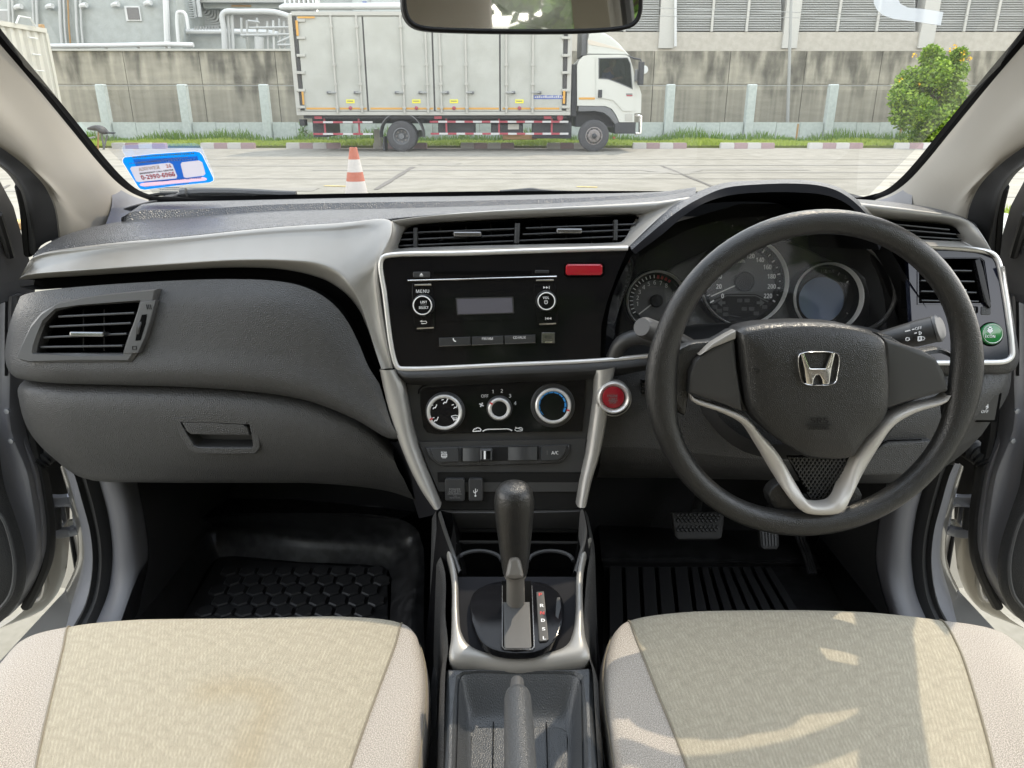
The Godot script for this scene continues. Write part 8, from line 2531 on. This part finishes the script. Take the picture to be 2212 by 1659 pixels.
func seats() -> void:
	seat("passenger_seat", "beige cloth passenger seat cushion with a faint brown stain, mostly in sunlight", [
		[20, 1440, 0.50, 62, 1378, 0.57, 150, 1354, 0.582, 500, 1342, 0.590, 868, 1347, 0.585, 898, 1372, 0.58, 906, 1395, 0.565, 912, 1412, 0.52],
		[-20, 1480, 0.50, 20, 1422, 0.585, 135, 1405, 0.592, 480, 1395, 0.598, 852, 1398, 0.592, 904, 1425, 0.588, 918, 1440, 0.572, 926, 1462, 0.50],
		[-80, 1540, 0.50, -30, 1500, 0.595, 112, 1500, 0.590, 460, 1495, 0.592, 815, 1496, 0.590, 900, 1505, 0.592, 920, 1512, 0.575, 931, 1530, 0.48],
		[-130, 1659, 0.50, -80, 1640, 0.60, 80, 1645, 0.585, 430, 1640, 0.583, 762, 1642, 0.585, 880, 1645, 0.595, 905, 1650, 0.578, 925, 1656, 0.47],
		[-200, 1850, 0.50, -140, 1830, 0.60, 50, 1850, 0.58, 400, 1850, 0.575, 700, 1850, 0.58, 850, 1850, 0.595, 880, 1850, 0.575, 905, 1850, 0.46],
		[-300, 2200, 0.50, -240, 2200, 0.60, 10, 2200, 0.57, 340, 2200, 0.565, 620, 2200, 0.57, 800, 2200, 0.595, 830, 2200, 0.575, 860, 2200, 0.46]], [450, 1502, 535, 1492, 588, 1512, 574, 1550, 552, 1585, 531, 1632, 520, 1680])
	seat("driver_seat", "beige cloth driver's seat cushion crossed by the steering wheel's shadow", [
		[2225, 1430, 0.50, 2150, 1362, 0.57, 2030, 1340, 0.582, 1690, 1324, 0.592, 1358, 1342, 0.585, 1332, 1362, 0.58, 1322, 1378, 0.565, 1312, 1392, 0.52],
		[2270, 1480, 0.50, 2205, 1420, 0.585, 2070, 1398, 0.592, 1710, 1385, 0.598, 1378, 1390, 0.592, 1318, 1415, 0.588, 1306, 1430, 0.572, 1296, 1450, 0.50],
		[2310, 1540, 0.50, 2262, 1500, 0.595, 2105, 1500, 0.590, 1740, 1490, 0.592, 1420, 1496, 0.590, 1322, 1500, 0.592, 1305, 1508, 0.575, 1294, 1522, 0.48],
		[2390, 1659, 0.50, 2330, 1640, 0.60, 2144, 1645, 0.585, 1800, 1640, 0.583, 1478, 1642, 0.585, 1345, 1645, 0.595, 1326, 1650, 0.578, 1308, 1656, 0.47],
		[2450, 1850, 0.50, 2390, 1830, 0.60, 2180, 1850, 0.58, 1850, 1850, 0.575, 1540, 1850, 0.58, 1380, 1850, 0.595, 1352, 1850, 0.575, 1330, 1850, 0.46],
		[2550, 2200, 0.50, 2480, 2200, 0.60, 2240, 2200, 0.57, 1920, 2200, 0.565, 1630, 2200, 0.57, 1440, 2200, 0.595, 1410, 2200, 0.575, 1385, 2200, 0.46]], [])
	# bench in the back, as the mirror shows it
	var b := thing("rear_bench", "beige ribbed cloth rear bench seen in the mirror", "car seat", Vector3(0, 0.5, 1.1))
	part(b, "cushion", slab([[Vector3(-0.62, 0.5, 0.62), Vector3(0, 0.52, 0.62), Vector3(0.62, 0.5, 0.62)], [Vector3(-0.62, 0.56, 0.7), Vector3(0, 0.57, 0.7), Vector3(0.62, 0.56, 0.7)], [Vector3(-0.62, 0.5, 1.15), Vector3(0, 0.52, 1.15), Vector3(0.62, 0.5, 1.15)]], 4, 4, Vector3(0, -0.15, 0), Vector3(0, 2, 0)), M.seat_rib)
	part(b, "backrest", slab([[Vector3(-0.62, 0.5, 1.12), Vector3(0, 0.5, 1.14), Vector3(0.62, 0.5, 1.12)], [Vector3(-0.63, 0.75, 1.14), Vector3(0, 0.75, 1.17), Vector3(0.63, 0.75, 1.14)], [Vector3(-0.6, 1.02, 1.28), Vector3(0, 1.03, 1.3), Vector3(0.6, 1.02, 1.28)]], 4, 4, Vector3(0, 0.0, 0.12)), M.seat_rib)
	for x in [-0.38, 0.38]:
		part(b, "headrest", dome(rrect(0.25, 0.15, 0.05), [[1.0, -0.05], [1.02, 0.0], [0.97, 0.02], [0.85, 0.035], [0.5, 0.045]]), M.seat_plain, frame(Vector3(x, 1.1, 1.3), Vector3(0, 0.15, -1)))

# flat pieces left when a shape is cut out; a hair-thin slit keeps every piece a plain polygon
func without(pieces: Array, cutter: PackedVector2Array) -> Array:
	var far := 0
	for i in cutter.size():
		if cutter[i].y > cutter[far].y:
			far = i
	var a := cutter[far]
	var slit := PackedVector2Array([a + Vector2(-0.00001, -0.0003), a + Vector2(0.00001, -0.0003), a + Vector2(0.00001, 1.0), a + Vector2(-0.00001, 1.0)])
	var all: PackedVector2Array = Geometry2D.merge_polygons(cutter, slit)[0]
	var out := []
	for p in pieces:
		for r in Geometry2D.clip_polygons(p, all):
			out.append(r)
	return out

func glass_things() -> void:
	# windscreen
	var g := cpart("windscreen", "large clear laminated windscreen above the dashboard", Vector3(0, 1.0, -1.58))
	var rows := [[Vector3(-0.50, 1.415, -0.51), Vector3(-0.25, 1.43, -0.535), Vector3(0, 1.437, -0.545), Vector3(0.25, 1.43, -0.535), Vector3(0.50, 1.415, -0.51)], [Vector3(-0.607, 1.243, -0.97), Vector3(-0.3, 1.258, -1.03), Vector3(0, 1.264, -1.05), Vector3(0.3, 1.258, -1.03), Vector3(0.607, 1.243, -0.97)], [Vector3(-0.70, 1.01, -1.50), Vector3(-0.35, 1.0, -1.57), Vector3(0, 0.995, -1.60), Vector3(0.35, 1.0, -1.57), Vector3(0.70, 1.01, -1.50)]]
	part(g, "pane", patch(rows, 4, 4), M.pane)
	# sticker on the glass
	var sf := frame(at(362, 368, -1.367), Vector3(0.119, -0.915, 0.381))
	var s := thing("breakdown_sticker", "blue and white breakdown service sticker with a red telephone number on the windscreen", "sticker", sf.origin)
	var edge := ccw(poly(sf, [264, 344, 268, 339, 330, 332, 420, 326, 432, 328, 438, 334, 462, 384, 462, 390, 454, 394, 380, 401, 312, 410, 302, 408, 297, 403, 264, 350]))
	var body := inset(edge, 0.0012)
	var deep := ccw(poly(sf, [287, 344, 426, 337, 437, 386, 312, 396]))
	var p1 := ccw(poly(sf, [281, 364, 284, 360, 366, 351, 373, 355, 383, 380, 381, 385, 300, 393, 294, 391]))
	var p2 := ccw(poly(sf, [390, 354, 393, 350, 430, 346, 437, 350, 444, 375, 440, 379, 402, 384, 397, 382]))
	var p3 := ccw(poly(sf, [301, 398, 306, 395, 440, 382, 447, 385, 447, 388, 442, 390, 312, 403, 303, 401]))
	for q in [["white_edge", [edge], [body], M.sticker_white], ["blue_ground", [body], [deep, p1, p2, p3], M.sticker_blue], ["deep_field", [deep], [p1, p2, p3], M.sticker_deep], ["panel", [p1], [], M.sticker_grey], ["panel", [p2], [], M.sticker_grey], ["panel", [p3], [], M.sticker_pink]]:
		var pieces: Array = q[1]
		for c in q[2]:
			pieces = without(pieces, c)
		var sheet := Soup.new()
		for p in pieces:
			sheet.add(extr(p, 0.0, 0.0003))
		part(s, q[0], sheet, q[3], sf)
	var tf := raised(sf, 0.0006)
	var ac := Vector2(1.0, -0.115)
	var ud := Vector2(-0.42, -1.0)
	slanted(s, "ANSWER", tf, 322, 363.5, 6.6, ac * 1.15, ud, M.sticker_gold, false, true)
	slanted(s, "24", tf, 364, 358.5, 6.8, ac * 1.05, ud, M.sticker_orange, true, true)
	slanted(s, "EMERGENCY CALL CENTER", tf, 338, 371.0, 3.2, ac * 1.3, ud, M.black)
	slanted(s, "0-2990-6966", tf, 341, 379.8, 9.2, ac * 1.02, ud, M.sticker_red)
	slanted(s, "Accident & Emergency Breakdown Please Contact", tf, 352, 345.0, 3.2, ac * 1.0, ud, M.sticker_white)
	slanted(s, "0-2207-2700", tf, 394, 397.0, 3.0, ac * 1.2, ud, M.sticker_white)
	var rr := RandomNumberGenerator.new()
	rr.seed = 5
	for line in [[287, 339.6, 422, 331.0, M.sticker_gold, 4.0, 34], [280, 353.0, 424, 343.0, M.sticker_white, 2.6, 24], [312, 403.5, 380, 397.0, M.sticker_white, 2.2, 16], [330, 392.5, 436, 384.0, M.sticker_deep, 1.6, 26]]:
		var marks := Soup.new()
		for i in line[6]:
			var t: float = (i + 0.2) / line[6]
			var cu := lerpf(line[0], line[2], t)
			var cv := lerpf(line[1], line[3], t) + rr.randf_range(-0.4, 0.4)
			var w: float = (line[2] - line[0]) / line[6] * rr.randf_range(0.25, 0.45)
			var h: float = line[5] * rr.randf_range(0.3, 0.55)
			marks.add(extr(poly(tf, [cu - w, cv + h, cu + w, cv + h - w * 0.2, cu + w - h * 0.8, cv - h - w * 0.2, cu - w - h * 0.8, cv - h]), 0.0, 0.0003))
		part(s, "small_print", marks, line[4], tf)
	# maker's marks of the glass
	var mk := cpart("glass_marking", "small black maker's marking printed on the windscreen under the sticker", at(375, 408, -1.45))
	var gf := frame(at(375, 408, -1.47), Vector3(0, 0.85, 1))
	for q in [[350, 404.5, 388, 1.2], [345, 409, 392, 1.5], [345, 414, 385, 1.5]]:
		for i in 9:
			var u: float = lerpf(q[0], q[2], i / 9.0)
			stroke(mk, "print", gf, [u, q[1], u + (q[2] - q[0]) / 13.0, q[1]], q[3], M.grey_ink)
	# wipers
	var w := cpart("wiper", "black windscreen wiper lying along the foot of the glass on the left", at(550, 420, -1.66))
	part(w, "arm", tube(spl([at(380, 424, -1.62), at(410, 417.5, -1.62), at(470, 415, -1.63), at(560, 418, -1.64), at(640, 421, -1.64)], 4), [0.005, 0.006, 0.007, 0.009, 0.010, 0.0105, 0.010, 0.0095, 0.009, 0.009, 0.009, 0.009, 0.009, 0.0085, 0.008, 0.008, 0.008], 8), M.smooth_dark)
	part(w, "blade", tube([at(318, 424, -1.6), at(345, 419.5, -1.62), at(400, 418.5, -1.63), at(520, 417.5, -1.64)], 0.004, 6), M.black)
	part(w, "joint", tube([at(392, 419, -1.61), at(404, 417, -1.61)], 0.011, 8), M.smooth_dark)
	var w2 := cpart("wiper", "black wiper hump at the foot of the glass near the middle", at(1140, 414, -1.68))
	part(w2, "arm", tube(spl([at(1080, 417, -1.66), at(1130, 413, -1.66), at(1150, 411.5, -1.66), at(1172, 414, -1.66), at(1260, 420, -1.66)], 4), 0.006, 8), M.smooth_dark)
	# white reflection at the top right of the glass, put in as a translucent strip
	var tp2 := thing("glass_reflection", "curved white reflection at the top right of the windscreen, modelled as a translucent strip", "reflection", at(1960, 30, -0.82))
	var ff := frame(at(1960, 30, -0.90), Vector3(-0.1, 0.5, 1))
	plate(tp2, "strip", ff, [1886, -60, 1886, -20, 1888, 6, 1895, 22, 1908, 33, 1930, 41, 1980, 47, 2032, 55, 2038, 26, 2000, 20, 1960, 16, 1945, 8, 1938, -6, 1936, -60], 0.0, M.reflection_white, 0.0, 0, 0.0006)
	# mirror
	var mf := frame(at(1128, 10, -0.80), Vector3(0.22, -0.05, 1))
	var m := thing("rear_view_mirror", "wide black-framed rear-view mirror at the top of the windscreen", "mirror", mf.origin)
	var shape := [870, -60, 868, -20, 868, 0, 870, 22, 878, 44, 892, 58, 915, 66, 1000, 71, 1128, 73, 1260, 72, 1340, 66, 1366, 58, 1380, 44, 1387, 22, 1388, 0, 1388, -20, 1386, -60, 1366, -80, 1128, -88, 890, -80]
	var so := spl2(poly(mf, shape), 3)
	var si := PackedVector2Array()
	for q in so:
		si.append(q)
	si = inset(ccw(si), 0.0042)
	part(m, "frame", frame_ring(ccw(so.duplicate()), si, -0.02, 0.003, 0.0018), M.black, mf)
	part(m, "glass", extr(si, -0.004, 0.0005), M.mirror_glass, mf)
	part(m, "housing", dome(so, [[1.0, -0.02], [0.98, -0.012], [0.97, -0.006]]), M.black, mf)
	part(m, "stalk", tube([mf * Vector3(0, 0.03, -0.02), mf * Vector3(0, 0.07, -0.05), Vector3(0.01, 1.325, -0.86)], 0.012, 10), M.black)
